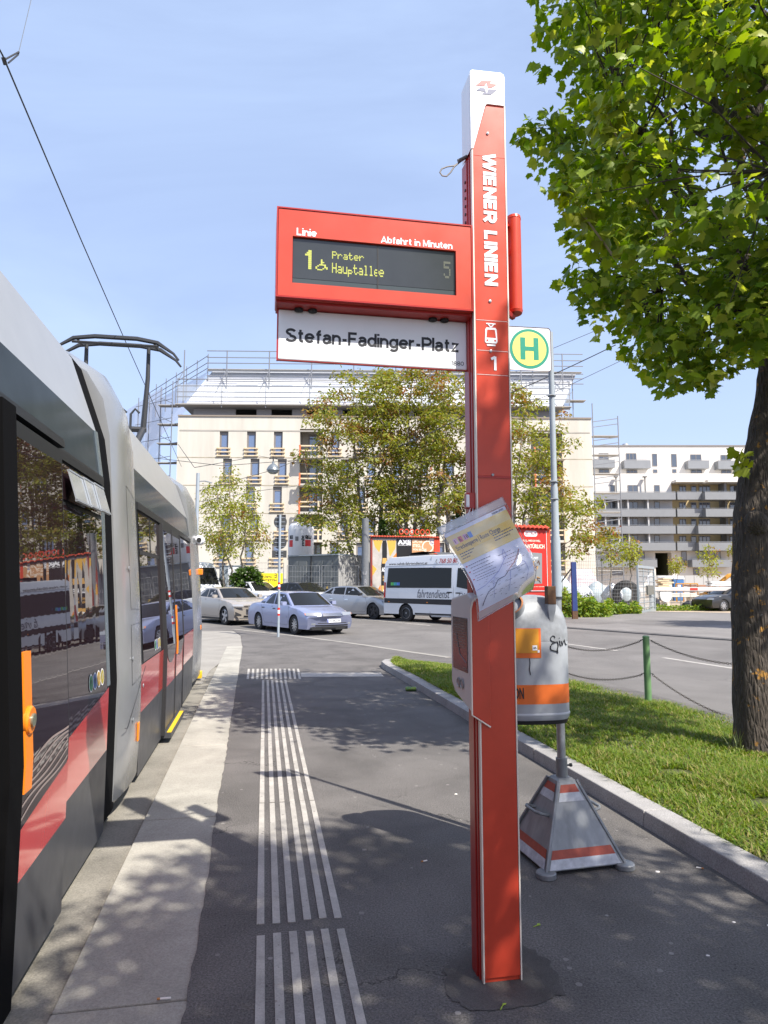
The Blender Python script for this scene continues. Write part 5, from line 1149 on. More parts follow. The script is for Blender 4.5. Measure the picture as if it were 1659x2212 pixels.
def park_tree(name, label, base, Y, poly, nclump, seed, stems, leafm, group, per=78, size=(.14, .27), spread=.50, depth=3.0, redshare=.10, r0=.17, twigr=.012, whorl=True):
    g = np.random.default_rng(seed); t = thing(name, label, 'tree', base, 0, group); b = np.array(base)
    xs = [p[0] for p in poly]; ys = [p[1] for p in poly]; C = []; k = 0
    while len(C) < nclump and k < 40000:
        k += 1; x, y = g.uniform(min(xs), max(xs)), g.uniform(min(ys), max(ys))
        if inside(x, y, poly): C.append(np.array(at(x, y, Y + g.normal(0, depth * .5))) - b)
    C = np.array(C); mb = MB(); nodes = []
    zmax = C[:, 2].max()
    for (sx0, sx1, f) in stems:
        e = np.array(at(sx1, min(ys) + (max(ys) - min(ys)) * (1 - f), Y)) - b; s = np.array((at(sx0, 1262, Y).x - b[0], 0, 0)); nodes += limb(mb, s, e, r0, .03, g, 10, .05)[3:]
    order = np.argsort(np.linalg.norm(C - np.array((C[:, 0].mean(), 0, zmax * .45)), axis=1))
    for c in C[order]:
        N = np.array(nodes); d = np.linalg.norm(N - c, axis=1) + 1.6 * np.maximum(0, N[:, 2] - c[2] + .3); s = N[d.argmin()]
        L = np.linalg.norm(c - s); mid = s + (c - s) * .5 + np.array((0, 0, -.08 * L)) + g.normal(0, .05 * L, 3)
        r = min(.05, twigr * (1 + L * .8)); mb.tube([Vector(s), Vector(mid), Vector(c)], [r, r * .75, r * .35], 5)
        nodes.append(mid); nodes.append(c)
    mb.build('trunk', BARKG, t, smooth=True, ang=80)
    CC = np.repeat(C, per, 0); n = len(CC)
    if whorl:
        a = g.uniform(0, 2 * np.pi, n); rad = np.sqrt(g.uniform(0, 1, n)) * spread * 1.25; P = CC + np.stack([np.cos(a) * rad, np.sin(a) * rad, .10 - rad * rad * .38 + g.normal(0, .20, n)], 1)
    else: P = CC + g.normal(0, 1, (n, 3)) * np.array((spread, spread, spread * .6))
    X, Y_, Z = leaf_axes(g, P, CC - np.array((0, 0, .1)), size, (-.15, 1.0), .6, .5)
    red = np.repeat(g.uniform(0, 1, len(C)) < redshare * (1 + .8 * (C[:, 2] > C[:, 2].mean())), per).astype(int)
    cloud('crown', leafm, LEAF, LEAFF, P, X, Y_, Z, t, mi=red)
    return t
GRP = 'trees behind the advertising hoardings'
def foot(x, Y): return Vector((at(x, 1262, Y).x, Y, roadz(Y)))
park_tree('leafy_tree', 'leftmost of the tall loose trees above the hoardings, red tinted tips over the white silo', foot(800, 43), 43, [(700, 850), (735, 805), (800, 812), (850, 800), (880, 900), (880, 1090), (850, 1180), (800, 1165), (745, 1195), (718, 1215), (702, 1145), (660, 1128), (636, 1118), (695, 1120), (648, 1085), (690, 1030), (665, 985), (640, 1000), (690, 930), (640, 885), (715, 860)], 230, 21, [(800, 760, .75), (805, 840, .85), (800, 700, .5)], [OLIVE, OLIVER], GRP)
park_tree('leafy_tree', 'tall loose tree with pale forked trunk left of the red pillar above the billboard', foot(872, 42), 42, [(810, 812), (860, 792), (960, 790), (965, 960), (950, 1120), (910, 1200), (860, 1170), (830, 1100), (800, 990), (830, 900)], 160, 22, [(872, 890, .9), (880, 930, .8), (868, 840, .7)], [OLIVE, OLIVER], GRP)
park_tree('leafy_tree', 'tall loose tree half hidden behind the red pillar', foot(975, 41), 41, [(930, 800), (1000, 785), (1060, 800), (1110, 850), (1100, 1000), (1060, 1120), (980, 1150), (930, 1090), (925, 950)], 140, 23, [(975, 960, .9), (985, 1040, .8), (940, 950, .7)], [OLIVE, OLIVER], GRP)
park_tree('leafy_tree', 'wide loose tree reaching right behind the stop sign pole', foot(1085, 40), 40, [(1095, 835), (1150, 855), (1215, 890), (1232, 925), (1165, 950), (1235, 945), (1250, 965), (1190, 985), (1225, 1040), (1250, 1070), (1290, 1085), (1312, 1165), (1270, 1180), (1240, 1225), (1215, 1170), (1175, 1150), (1140, 1135), (1095, 1110)], 110, 24, [(1085, 1130, .8), (1090, 1220, .45), (1088, 1150, .5)], [OLIVE, OLIVER], GRP)
park_tree('young_tree', 'slim young tree with airy yellow green leaves in front of the concrete facade', foot(497, 39), 39, [(490, 1000), (510, 1040), (545, 1060), (560, 1120), (575, 1200), (545, 1225), (515, 1180), (500, 1215), (455, 1190), (432, 1150), (440, 1070), (465, 1040)], 80, 25, [(500, 495, .95), (492, 470, .7), (505, 540, .6)], [LIME, OLIVER], 'young trees', per=64, redshare=.06, r0=.07, twigr=.008, spread=.42, size=(.11, .21))
for i, (x, Y, y0, y1, w, lab) in enumerate(((1318, 42, 1140, 1225, 26, 'sapling with bright leaves staked by the mesh fence left of the gate'), (1363, 44, 1165, 1225, 22, 'sapling directly left of the steel gate'), (1462, 62, 1195, 1245, 14, 'small sapling beside the portable toilets'), (1531, 56, 1165, 1260, 20, 'sapling in front of the orange machine'), (1592, 58, 1170, 1215, 18, 'sapling half hidden by the maple trunk'))):
    park_tree('sapling', lab, foot(x, Y), Y, [(x - w * .5, y0 + 10), (x, y0), (x + w * .6, y0 + 20), (x + w, (y0 + y1) / 2), (x + w * .5, y1), (x - w * .6, y1 - 8), (x - w, (y0 + y1) / 2)], 20, 30 + i, [(x, x, .95)], [LIME, OLIVER], 'saplings on the building site', per=30, redshare=.03, r0=.035, twigr=.007, spread=.32, depth=1.0, size=(.14, .26))
def bush(name, label, poly, Y, n, seed, mats, size, depth, group=None, cat='bush', spread=.16):
    g = np.random.default_rng(seed); xs = [p[0] for p in poly]; ys = [p[1] for p in poly]; P = []
    while len(P) < n:
        x, y = g.uniform(min(xs), max(xs)), g.uniform(min(ys), max(ys))
        if inside(x, y, poly): P.append(at(x, y, Y + g.uniform(-depth, depth))[:])
    P = np.array(P); P[:, 2] = np.maximum(P[:, 2], roadz(Y) + .03); c = P.mean(0); X, Y_, Z = leaf_axes(g, P, np.tile(c - np.array((0, 0, .5)), (n, 1)), size, (-.6, .9), .5, .5)
    o = cloud(name, mats, LEAF, LEAFF, P, X, Y_, Z); tag(o, label, cat, group); return o
bush('bush', 'dark green bush beside the yellow site board', [(503, 1262), (500, 1245), (520, 1228), (545, 1222), (562, 1240), (568, 1275), (520, 1280)], 37.5, 1500, 41, DGREEN, (.16, .30), .6)
bush('bush', 'low dark shrub behind the left white van', [(455, 1262), (462, 1245), (476, 1252), (480, 1275), (458, 1280)], 40, 420, 42, DGREEN, (.16, .28), .5)
bush('weed_patch', 'thick mound of bright weeds around the blue post', [(1208, 1325), (1208, 1290), (1222, 1268), (1232, 1288), (1246, 1276), (1258, 1294), (1278, 1286), (1290, 1304), (1310, 1300), (1322, 1322), (1310, 1334), (1230, 1338)], 33.5, 5200, 43, WEED, (.07, .22), 1.3, 'roadside weeds', 'weeds')
bush('weed_patch', 'tall weeds running up to the foot of the gate', [(1300, 1325), (1304, 1304), (1318, 1292), (1330, 1308), (1344, 1298), (1356, 1310), (1370, 1296), (1386, 1314), (1380, 1326), (1340, 1331)], 36.5, 2600, 44, WEED, (.07, .22), 1.2, 'roadside weeds', 'weeds')
bush('weed_patch', 'low weeds along the road edge behind the boom', [(1400, 1316), (1420, 1305), (1460, 1308), (1520, 1306), (1560, 1312), (1590, 1322), (1400, 1322)], 41, 1700, 45, WEED, (.10, .2), .8, 'roadside weeds', 'weeds')
bush('weed_patch', 'small tuft of weeds behind the silver hatchback', [(826, 1292), (834, 1275), (842, 1280), (846, 1305), (826, 1305)], 36, 260, 46, WEED, (.1, .2), .4, 'roadside weeds', 'weeds')
def ivy(label, x0, x1, pts, seed):
    g = np.random.default_rng(seed); P = []
    for _ in range(700):
        t = g.uniform(0, 1); i = min(int(t * (len(pts) - 1)), len(pts) - 2); f = t * (len(pts) - 1) - i
        x = pts[i][0] + (pts[i + 1][0] - pts[i][0]) * f; y = pts[i][1] + (pts[i + 1][1] - pts[i][1]) * f; w = pts[i][2] + (pts[i + 1][2] - pts[i][2]) * f
        P.append(at(x + g.normal(0, w * .5), y + g.normal(0, 5), 41.2 + g.normal(0, .25))[:])
    P = np.array(P); X, Y_, Z = leaf_axes(g, P, P - g.normal(0, .2, P.shape), (.16, .28), (.2, 1.3)); tag(cloud('ivy', IVY, LEAF, LEAFF, P, X, Y_, Z), label, 'ivy', 'ivy on the trunks')
ivy('dark ivy spilling over the corner of the billboard', 0, 0, [(825, 1120, 8), (832, 1160, 14), (846, 1195, 20), (835, 1215, 26)], 51)
ivy('column of ivy on the trunk next to the red pillar', 0, 0, [(985, 1050, 6), (990, 1100, 12), (995, 1150, 14)], 52)
# bunch of long grass at the foot of the maple
gg = np.random.default_rng(9); n = 60; P = np.tile(np.array(gr(1600, 1618, .05)), (n, 1)) + gg.normal(0, .05, (n, 3)) * np.array((1, 1, 0)); az = gg.uniform(0, 6.28, n); ln = gg.uniform(.1, .7, n); hh = gg.uniform(.12, .26, n)
X = np.stack([np.cos(az), np.sin(az), 0 * az], 1) * .004; Y = np.stack([-np.sin(az) * ln, np.cos(az) * ln, np.ones(n)], 1) * hh[:, None]; Z = np.stack([-np.sin(az) * ln, np.cos(az) * ln, -.4 * ln], 1) * hh[:, None]
tag(cloud('grass_tuft', M('pale_grass', (0.26, 0.30, 0.12), .6), [(-1, 0, 0), (1, 0, 0), (.7, .55, .15), (-.7, .55, .15), (0, 1, .6)], [(0, 1, 2, 3), (3, 2, 4)], P, X, Y, Z), 'tuft of long pale grass at the foot of the maple trunk', 'grass tuft')
# ================================================================== VEHICLES
CGL = M('car_glass', (0.014, 0.015, 0.015), 0.03, ior=1.38, bump=.03, bs=1.5); TYRE = M('tyre_rubber', (0.018, 0.018, 0.019), .8); ALLOY = M('alloy_rim', (0.50, 0.51, 0.53), .3, .75); DRIM = M('dark_rim', (0.05, 0.05, 0.055), .35, .5)
LAMP = M('headlamp_glass', (0.30, 0.32, 0.34), .12, .3, coat=.6); CHROME = M('chrome_strip', (0.7, 0.72, 0.75), .12, .9); PLAST = M('black_trim', (0.02, 0.02, 0.022), .5); REDL = M('tail_lamp_red', (0.45, 0.012, 0.012), .15, coat=.6)
AMBER = M('amber_lamp', (0.7, 0.2, 0.02), .2, coat=.5)
def paint(n, c, met=.35): return M(n, c, .30, met, coat=.8, bump=.008, bs=2.0)
def wheel_set(t, wb, tw, r, rim, spokes, w=.21, xoff=0.0, wide=.66):
    for sx_, sy in ((1, -1), (-1, -1), (1, 1), (-1, 1)):
        c = (xoff + sx_ * wb / 2, sy * tw / 2, r); o = -sy
        mb = MB(); mb.lathe([(r * wide, -w / 2), (r * .93, -w / 2), (r, -w * .36), (r, w * .36), (r * .93, w / 2), (r * wide, w / 2), (r * wide, -w / 2)], 30, c, 0, 'y', False); wl_ = mb.build('wheel', TYRE, t, smooth=True)
        mb = MB(); y1 = sy * w * .44; k = r * wide
        mb.lathe([(k, y1), (k * .90, y1 + sy * .004), (k * .88, y1 - sy * .05), (0, y1 - sy * .06)] if sy > 0 else [(0, y1 - sy * .06), (k * .88, y1 - sy * .05), (k * .90, y1 + sy * .004), (k, y1)], 30, c, 1, 'y', False)
        for i in range(spokes):
            a = 2 * math.pi * i / spokes + .2; ca, sa = math.cos(a), math.sin(a); hw_ = k * (.62 / spokes) ** .8
            q = []
            for (rr_, ww) in ((k * .12, hw_ * .9), (k * .92, hw_)):
                for s in (-1, 1): q.append((c[0] + rr_ * ca - s * ww * sa, c[1] + y1 - sy * .004, c[2] + rr_ * sa + s * ww * ca))
            mb.quad(q[0], q[1], q[3], q[2])
        mb.lathe([(k * .16, y1), (0, y1 + sy * .006)] if sy > 0 else [(0, y1 + sy * .006), (k * .16, y1)], 12, c, 0, 'y', False)
        mb.lathe([(k * .99, y1), (k * .90, y1 + sy * .006)] if sy > 0 else [(k * .90, y1 + sy * .006), (k * .99, y1)], 30, c, 0, 'y', False)
        mb.build('rim', [rim, DARK], wl_, smooth=True)
class Car:
    def __init__(s, L, W, H, wb, r, prof, belt, nose=.20, tail=.12, zl=.20, xo=0.0, arch=None):
        s.L, s.W, s.H, s.wb, s.r, s.prof, s.belt, s.nose, s.tail, s.zl, s.xo = L, W, H, wb, r, prof, belt, nose, tail, zl, xo; s.arch = arch or r * 1.14
    def top(s, x): return float(np.interp(x, [p[0] for p in s.prof], [p[1] for p in s.prof]))
    def low(s, x):
        z = s.zl
        for cx in (s.xo + s.wb / 2, s.xo - s.wb / 2):
            d = s.arch ** 2 - (x - cx) ** 2
            if d > 0: z = max(z, s.r + math.sqrt(d))
        return z
    def half(s, x, z):
        w = s.W / 2; e = abs(x) / (s.L / 2)
        w *= 1 - .055 * max(0, e - .55) ** 1.5 / .3
        f = (z - .5) / .45
        w *= 1 - (.030 * f * f if f < 0 else .028 * f * f)
        return w
    def bend(s, x, y, z):
        u = min(1.0, abs(y) / (s.W / 2)); h = s.L / 2
        if x > h - .9: t = (x - h + .9) / .9; x -= t * (s.nose * u ** 2.6 + .16 * max(0, (z - .50) / .3) ** 1.6 + .10 * max(0, (.36 - z) / .2))
        if x < -h + .8: t = (-h + .8 - x) / .8; x += t * (s.tail * u ** 2.6 + .10 * max(0, (z - .62) / .35) ** 1.5 + .10 * max(0, (.36 - z) / .2))
        return (x, y, z)
    def body(s, t, mats):
        h = s.L / 2; xs = sorted(set([-h, -h + .04, -h + .2, h - .2, h - .04, h] + list(np.linspace(-h + .35, h - .35, 26)) + [s.xo + k * s.wb / 2 + s.arch * math.cos(a) for k in (-1, 1) for a in np.linspace(0, math.pi, 13)]))
        mb = MB(); rings = []
        for x in xs:
            zt_, zl_ = s.top(x), s.low(x); zt_ = max(zt_, zl_ + .04); up = []
            for f in (0, .12, .35, .62, .85): z = zl_ + (zt_ - zl_) * f; up.append((s.half(x, z), z))
            w = s.half(x, zt_); up += [(w * .985, zt_ - .022), (w * .94, zt_), (w * .60, zt_ + .014), (0, zt_ + .02)]
            rings.append([s.bend(x, -y, z) for y, z in up] + [s.bend(x, y, z) for y, z in up[-2::-1]])
        n = len(rings[0])
        mb.loft(rings, closed=False); mb.poly(rings[0][::-1]); mb.poly(rings[-1])
        o = mb.build('body', mats, t, smooth=True, ang=32)
        mb = MB(); mb.box(-h + .25, h - .25, -s.W / 2 * .80, s.W / 2 * .80, s.zl - .03, s.belt - .25); mb.build('underbody', BLACK, t)
        return o
    def fstrip(s, name, mat, t, y0, y1, z0, z1, off=.006, rear=False, n=6, zs=None):
        mb = MB(); h = s.L / 2; g_ = []
        for k in range(n + 1):
            y = y0 + (y1 - y0) * k / n; row = []
            za, zb_ = (z0(y), z1(y)) if callable(z0) else (z0, z1)
            for q in range(4):
                z = za + (zb_ - za) * q / 3; p = s.bend(h if not rear else -h, y, z); row.append((p[0] + (off if not rear else -off), p[1], p[2]))
            g_.append(row)
        mb.loft(g_, closed=False); return mb.build(name, mat, t, smooth=True)
    def sstrip(s, name, mat, t, pts, side, off=.005):
        mb = MB(); P = []
        for x, z in pts: y = s.half(x, z) + off; P.append(s.bend(x, side * y, z))
        mb.poly(P if side < 0 else P[::-1]); return mb.build(name, mat, t)
    def seam(s, t, pts, side, w=.006):
        mb = MB(); mb.tube([s.bend(x, side * (s.half(x, z) + .0005), z) for x, z in pts], w, 5); return mb.build('door_seam', PLAST, t)
    def cabin(s, t, pm, a0, a1, c1, c0, wr=.74, roofm=None, wb_=.93, pillars=(), roof_h=None, glassm=None):
        """greenhouse: windscreen foot a0, roof front a1, roof rear c1, rear window foot c0 (x); roof half width factor wr"""
        H = roof_h or s.H; W = s.W / 2; zb_ = s.belt - .03; N = 7
        def edge(x, u): return W * (wb_ + (wr - wb_) * u)
        def arc(x, z, hw_, dx):  # row across the car, bulging forward by dx in the middle
            return [(x + dx * (1 - (2 * i / (N - 1) - 1) ** 2), hw_ * (2 * i / (N - 1) - 1), z) for i in range(N)]
        roof = []
        for k in range(7):
            u = k / 6; x = a1 + (c1 - a1) * u; z = H - .055 * (2 * u - 1) ** 2 - (.03 * u if c1 > -1.6 else .05 * u)
            row = [(x + (.06 * (1 - (2 * i / (N - 1) - 1) ** 2) if k == 0 else 0), edge(x, 1) * (1 - .03 * (2 * u - 1) ** 2) * (2 * i / (N - 1) - 1), z - .035 * (2 * i / (N - 1) - 1) ** 4) for i in range(N)]
            roof.append(row)
        mb = MB(); mb.loft(roof, closed=False)
        if roofm is not None: rf = mb.build('roof', roofm, t, smooth=True, ang=50); mb = MB()
        f0, r0 = arc(a0, zb_, W * wb_ * .96, .16), arc(c0, zb_, W * wb_ * .95, -.08)
        mb.loft([f0, roof[0]], closed=False); mb.loft([roof[-1], r0], closed=False)
        for i, sgn in ((0, -1), (N - 1, 1)):
            nt_ = 7
            lower = [Vector(f0[i]).lerp(Vector(r0[i]), k / (nt_ - 1)) for k in range(nt_)]
            for p in lower: p.y = sgn * W * wb_ * .965
            mb.loft([[roof[k][i] for k in range(7)], lower], closed=False)
        cab = fix_normals(mb.build('cabin', pm, t, smooth=True, ang=30))
        def patch(name, A, B, u0, u1, v0, v1, off, parent=cab):
            g2 = []
            for q in range(2):
                v = v0 + (v1 - v0) * q; row = []
                for i in range(N):
                    y = u0 + (u1 - u0) * i / (N - 1); f = y * (N - 1); i0 = min(int(f), N - 2)
                    a_ = Vector(A[i0]).lerp(Vector(A[i0 + 1]), f - i0); b_ = Vector(B[i0]).lerp(Vector(B[i0 + 1]), f - i0); row.append(a_.lerp(b_, v) + off)
                g2.append(row)
            mb = MB(); mb.loft(g2, closed=False); return mb.build(name, glassm or CGL, parent, smooth=True)
        patch('windscreen', f0, roof[0], .045, .955, .05, .96, Vector((.006, 0, .008)))
        patch('rear_window', r0, roof[-1], .07, .93, .10, .90, Vector((-.006, 0, .008)))
        # side windows as polygons on the slanted side
        for i, sgn in ((0, -1), (N - 1, 1)):
            def sp(x, u):
                xf = f0[i][0] + (roof[0][i][0] - f0[i][0]) * u; xr = r0[i][0] + (roof[-1][i][0] - r0[i][0]) * u
                w = (xf - x) / max(.01, xf - xr); w = min(1, max(0, w)); k = w * 6; k0 = min(int(k), 5)
                tp = Vector(roof[k0][i]).lerp(Vector(roof[k0 + 1][i]), k - k0); lw = Vector((f0[i][0] + (r0[i][0] - f0[i][0]) * w, sgn * W * wb_ * .965, zb_))
                p = lw.lerp(tp, u); p.y += sgn * .006; return p, xf, xr
            cuts = [None] + list(pillars) + [None]
            for k in range(len(cuts) - 1):
                lo, hi = .10, .88; P = []
                for (u, first) in ((lo, True), (hi, True)):
                    _, xf, xr = sp(0, u); xa = (xf - .10 - .02 * u) if cuts[k] is None else cuts[k] - .035; P.append(sp(xa, u)[0])
                Q = []
                for u in (hi, lo):
                    _, xf, xr = sp(0, u); xb = (xr + .12 + .10 * u * 0) if cuts[k + 1] is None else cuts[k + 1] + .035; Q.append(sp(xb, u)[0])
                mids = [sp(P[1].x + (Q[0].x - P[1].x) * f, hi)[0] for f in (.33, .66)]
                pts = [P[0], P[1]] + mids + [Q[0], Q[1]]
                mb = MB(); mb.poly(pts if sgn < 0 else pts[::-1]); mb.build('side_window', glassm or CGL, cab)
        return cab
    def mirrors(s, t, x, mat):
        for sg_ in (-1, 1):
            mb = MB(); y = sg_ * (s.W / 2 * .97); mb.loft([[(x + dx * .085 * k, y + sg_ * (.03 + dy), s.belt + .06 + .07 * k * dz) for dx, dz in ((-1, -1), (1, -.8), (1, .9), (-1, 1))] for dy, k in ((0, .8), (.06, 1.0), (.15, .95), (.18, .6))]); fix_normals(mb.build('mirror', mat, t, smooth=True))
def place(front_px, rz, c, name, label, group, scale=1.0, dz=0.0, side=-1):
    f = grr(*front_px); a = R(rz); off = Matrix.Rotation(a, 3, 'Z') @ Vector((c.xo + c.wb / 2, side * (c.W / 2 - .02), 0)) * scale
    t = thing(name, label, 'van' if 'van' in name else 'car', (f.x - off.x, f.y - off.y, roadz(f.y) + dz), a, group); t.scale = (scale,) * 3; return t
GC = 'parked cars'
# ---- lavender saloon
c = Car(4.76, 1.785, 1.43, 2.67, .315, [(-2.38, .80), (-2.3, .93), (-1.7, 1.0), (-1.0, .98), (.9, .94), (1.6, .86), (2.1, .76), (2.3, .68), (2.38, .60)], .95, nose=.24)
LAV = paint('lavender_metallic', (0.30, 0.335, 0.50)); t = place((635, 1371), -54, c, 'parked_car', 'lavender blue four door saloon parked nearest behind the striped sign post', GC)
c.body(t, LAV); c.cabin(t, LAV, 1.05, .35, -.80, -1.62, pillars=(-.30, -.98))
c.mirrors(t, .78, LAV); wheel_set(t, c.wb, 1.56, c.r, ALLOY, 10)
for sg_ in (-1, 1):
    c.fstrip('headlight', LAMP, t, sg_ * .40, sg_ * .865, lambda y: .625 + .02 * abs(y), lambda y: .745 - .03 * (abs(y) - .4), .008)
    c.fstrip('indicator', AMBER, t, sg_ * .872, sg_ * .889, .66, .72, .004, n=2)
    c.fstrip('fog_lamp', LAMP, t, sg_ * .62, sg_ * .74, .345, .40, .006)
    for P in ([(-.28, .92), (-.28, .32), (.88, .30), (1.0, .62), (.93, .92)], [(-.28, .92), (-.28, .32), (-.82, .32), (-1.0, .62), (-1.12, .93)]): c.seam(t, P, sg_, .004)
    c.sstrip('door_handle', PLAST, t, [(-.20, .80), (-.02, .80), (-.02, .835), (-.20, .835)], sg_, .012); c.sstrip('door_handle', PLAST, t, [(-1.05, .82), (-.87, .82), (-.87, .855), (-1.05, .855)], sg_, .012)
    c.sstrip('side_moulding', LAV, t, [(-.95, .55), (.85, .53), (.85, .585), (-.95, .60)], sg_, .010)
g_ = c.fstrip('grille', PLAST, t, -.36, .36, .615, .72, .007)
for k in range(3): c.fstrip('grille_bar', CHROME, g_, -.355, .355, .63 + k * .032, .643 + k * .032, .012)
c.fstrip('bumper_gap', PLAST, t, -.62, .62, .30, .345, .005); c.fstrip('bumper_gap', PLAST, t, -.55, .55, .385, .41, .005)
def plate(c, t, s, y=0.0, z=.47, w=.26):
    p = c.fstrip('number_plate', WHITE, t, y - w, y + w, z - .055, z + .055, .016)
    fx = c.bend(c.L / 2, 0, z)[0] + .020; mb = MB(); put_text(mb, s, lambda a, b: (fx - .10 * abs(y + a - y) ** 2, y + a, b), y - w * .72, y + w * .8, z - .034, z + .034, bold=.02); mb.build('lettering', INK, p)
    mb = MB(); mb.quad(*[(fx + .0005, y - w + a, b) for a, b in ((.005, z - .05), (.045, z - .05), (.045, z + .05), (.005, z + .05))]); mb.build('blue_strip', M('plate_blue', (.02, .06, .4), .5), p)
plate(c, t, 'W 60623 W', .02, .475)
# ---- beige fastback
c = Car(4.61, 1.86, 1.48, 2.73, .345, [(-2.3, .92), (-2.2, 1.06), (-1.6, 1.10), (.8, 1.02), (1.6, .94), (2.1, .86), (2.3, .74)], 1.04, nose=.20)
BEI = paint('beige_metallic', (0.44, 0.395, 0.34)); t = place((484, 1350), -50, c, 'parked_car', 'beige fastback hatchback parked behind the lavender saloon beside the tram', GC)
c.body(t, BEI); c.cabin(t, BEI, .95, .25, -.9, -1.95, pillars=(-.35, -1.05)); c.mirrors(t, .72, BEI); wheel_set(t, c.wb, 1.62, c.r, ALLOY, 5, wide=.74)
for sg_ in (-1, 1):
    c.fstrip('headlight', LAMP, t, sg_ * .52, sg_ * .90, .73, .80, .008); c.fstrip('headlight_surround', PLAST, t, sg_ * .50, sg_ * .91, .69, .735, .007)
    c.fstrip('air_intake', PLAST, t, sg_ * .64, sg_ * .86, lambda y: .36, lambda y: .40 + .5 * (abs(y) - .6), .006)
    for P in ([(-.33, 1.0), (-.33, .34), (.86, .32), (.95, .7), (.86, 1.0)], [(-.33, 1.0), (-.33, .34), (-.85, .34), (-1.05, .7), (-1.2, 1.02)]): c.seam(t, P, sg_, .004)
    c.sstrip('sill', PLAST, t, [(-.98, .21), (.98, .21), (.98, .28), (-.98, .28)], sg_, .006)
c.fstrip('grille', PLAST, t, -.36, .36, .60, .73, .008); c.fstrip('lower_intake', PLAST, t, -.55, .55, .30, .38, .006); c.fstrip('bumper_lip', CHROME, t, -.7, .7, .26, .285, .010)
# ---- white car behind (left) and white car with black roof
c = Car(4.5, 1.84, 1.62, 2.65, .34, [(-2.25, .95), (-2.15, 1.08), (-1.6, 1.12), (.8, 1.08), (1.6, 1.0), (2.05, .93), (2.25, .80)], 1.08)
WHC = paint('white_car_paint', (0.72, 0.74, 0.76), 0.0); t = place((606, 1327), -42, c, 'parked_car', 'white crossover parked behind the beige fastback, roof and bonnet showing', GC, 1.0, .10, 1)
t.location = at(552, 1262, 37.5); t.location.z = roadz(37) + .12; c.body(t, WHC); c.cabin(t, WHC, .95, .3, -1.1, -1.95, pillars=(-.35, -1.1)); c.mirrors(t, .72, WHC); wheel_set(t, c.wb, 1.6, c.r, ALLOY, 5)
for sg_ in (-1, 1): c.fstrip('headlight', LAMP, t, sg_ * .50, sg_ * .90, .80, .90, .008)
c.fstrip('grille', PLAST, t, -.42, .42, .62, .80, .008)
c = Car(4.45, 1.84, 1.50, 2.66, .34, [(-2.22, .92), (-2.12, 1.02), (-1.6, 1.05), (.8, 1.0), (1.6, .93), (2.05, .85), (2.22, .72)], 1.0)
t = thing('parked_car', 'white car with glossy black roof parked behind the lavender saloon', 'car', (0, 0, 0), R(-38), GC); t.location = at(655, 1262, 36.5); t.location.z = roadz(37) + .10; t.scale = (1.06,) * 3
BLR = paint('black_roof_paint', (0.012, 0.012, 0.014), 0.0); c.body(t, WHC); c.cabin(t, BLR, .95, .3, -.95, -1.9, pillars=(-.35, -1.05)); c.mirrors(t, .72, BLR); wheel_set(t, c.wb, 1.6, c.r, DRIM, 5)
for sg_ in (-1, 1): c.fstrip('headlight', LAMP, t, sg_ * .56, sg_ * .91, .70, .82, .008)
c.fstrip('grille', PLAST, t, -.50, .50, .50, .70, .008); c.fstrip('lower_intake', PLAST, t, -.6, .6, .28, .38, .006)
# ---- silver hatchback
c = Car(4.42, 1.80, 1.44, 2.73, .335, [(-2.21, .95), (-2.15, 1.05), (-1.6, 1.06), (.9, .97), (1.6, .90), (2.0, .82), (2.21, .68)], .99, nose=.26)
SIL = paint('silver_metallic', (0.40, 0.41, 0.43), .6); t = place((806.5, 1337.5), -40, c, 'parked_car', 'silver hatchback with dark star rims parked behind the white van', GC, 1.05)
c.body(t, SIL); c.cabin(t, SIL, .88, .15, -1.35, -1.98, pillars=(-.40, -1.15)); c.mirrors(t, .70, PLAST); wheel_set(t, c.wb, 1.58, c.r, DRIM, 5, wide=.74)
for sg_ in (-1, 1):
    c.fstrip('headlight', LAMP, t, sg_ * .50, sg_ * .89, lambda y: .66 + .06 * (abs(y) - .5), lambda y: .74 + .08 * (abs(y) - .5), .008)
    c.fstrip('air_intake', PLAST, t, sg_ * .52, sg_ * .87, .30, .46, .006)
    for P in ([(-.38, .95), (-.38, .32), (.90, .30), (1.02, .65), (.88, .95)], [(-.38, .95), (-.38, .32), (-.9, .34), (-1.1, .7), (-1.25, 1.0)]): c.seam(t, P, sg_, .004)
    c.sstrip('door_handle', CHROME, t, [(-.30, .80), (-.10, .80), (-.10, .835), (-.30, .835)], sg_, .012); c.sstrip('door_handle', CHROME, t, [(-1.22, .82), (-1.02, .82), (-1.02, .855), (-1.22, .855)], sg_, .012)
c.fstrip('grille', PLAST, t, -.45, .45, .46, .66, .007)
# ---- black car on the site
c = Car(4.6, 1.80, 1.45, 2.7, .33, [(-2.3, .92), (-2.2, 1.02), (-1.6, 1.04), (.9, .97), (1.6, .9), (2.1, .8), (2.3, .66)], .99)
t = thing('parked_car', 'black car on the building site partly hidden by the maple trunk', 'car', (0, 0, 0), R(196), GC); p = at(1578, 1262, 41.0); t.location = (p.x, 41.0, roadz(40)); BLK = paint('black_car_paint', (0.014, 0.015, 0.017), 0.0)
c.body(t, BLK); c.cabin(t, BLK, .95, .25, -.85, -1.75, pillars=(-.35, -1.0)); c.mirrors(t, .72, BLK); wheel_set(t, c.wb, 1.58, c.r, ALLOY, 8)
for sg_ in (-1, 1): c.fstrip('headlight', LAMP, t, sg_ * .52, sg_ * .88, .66, .76, .008)

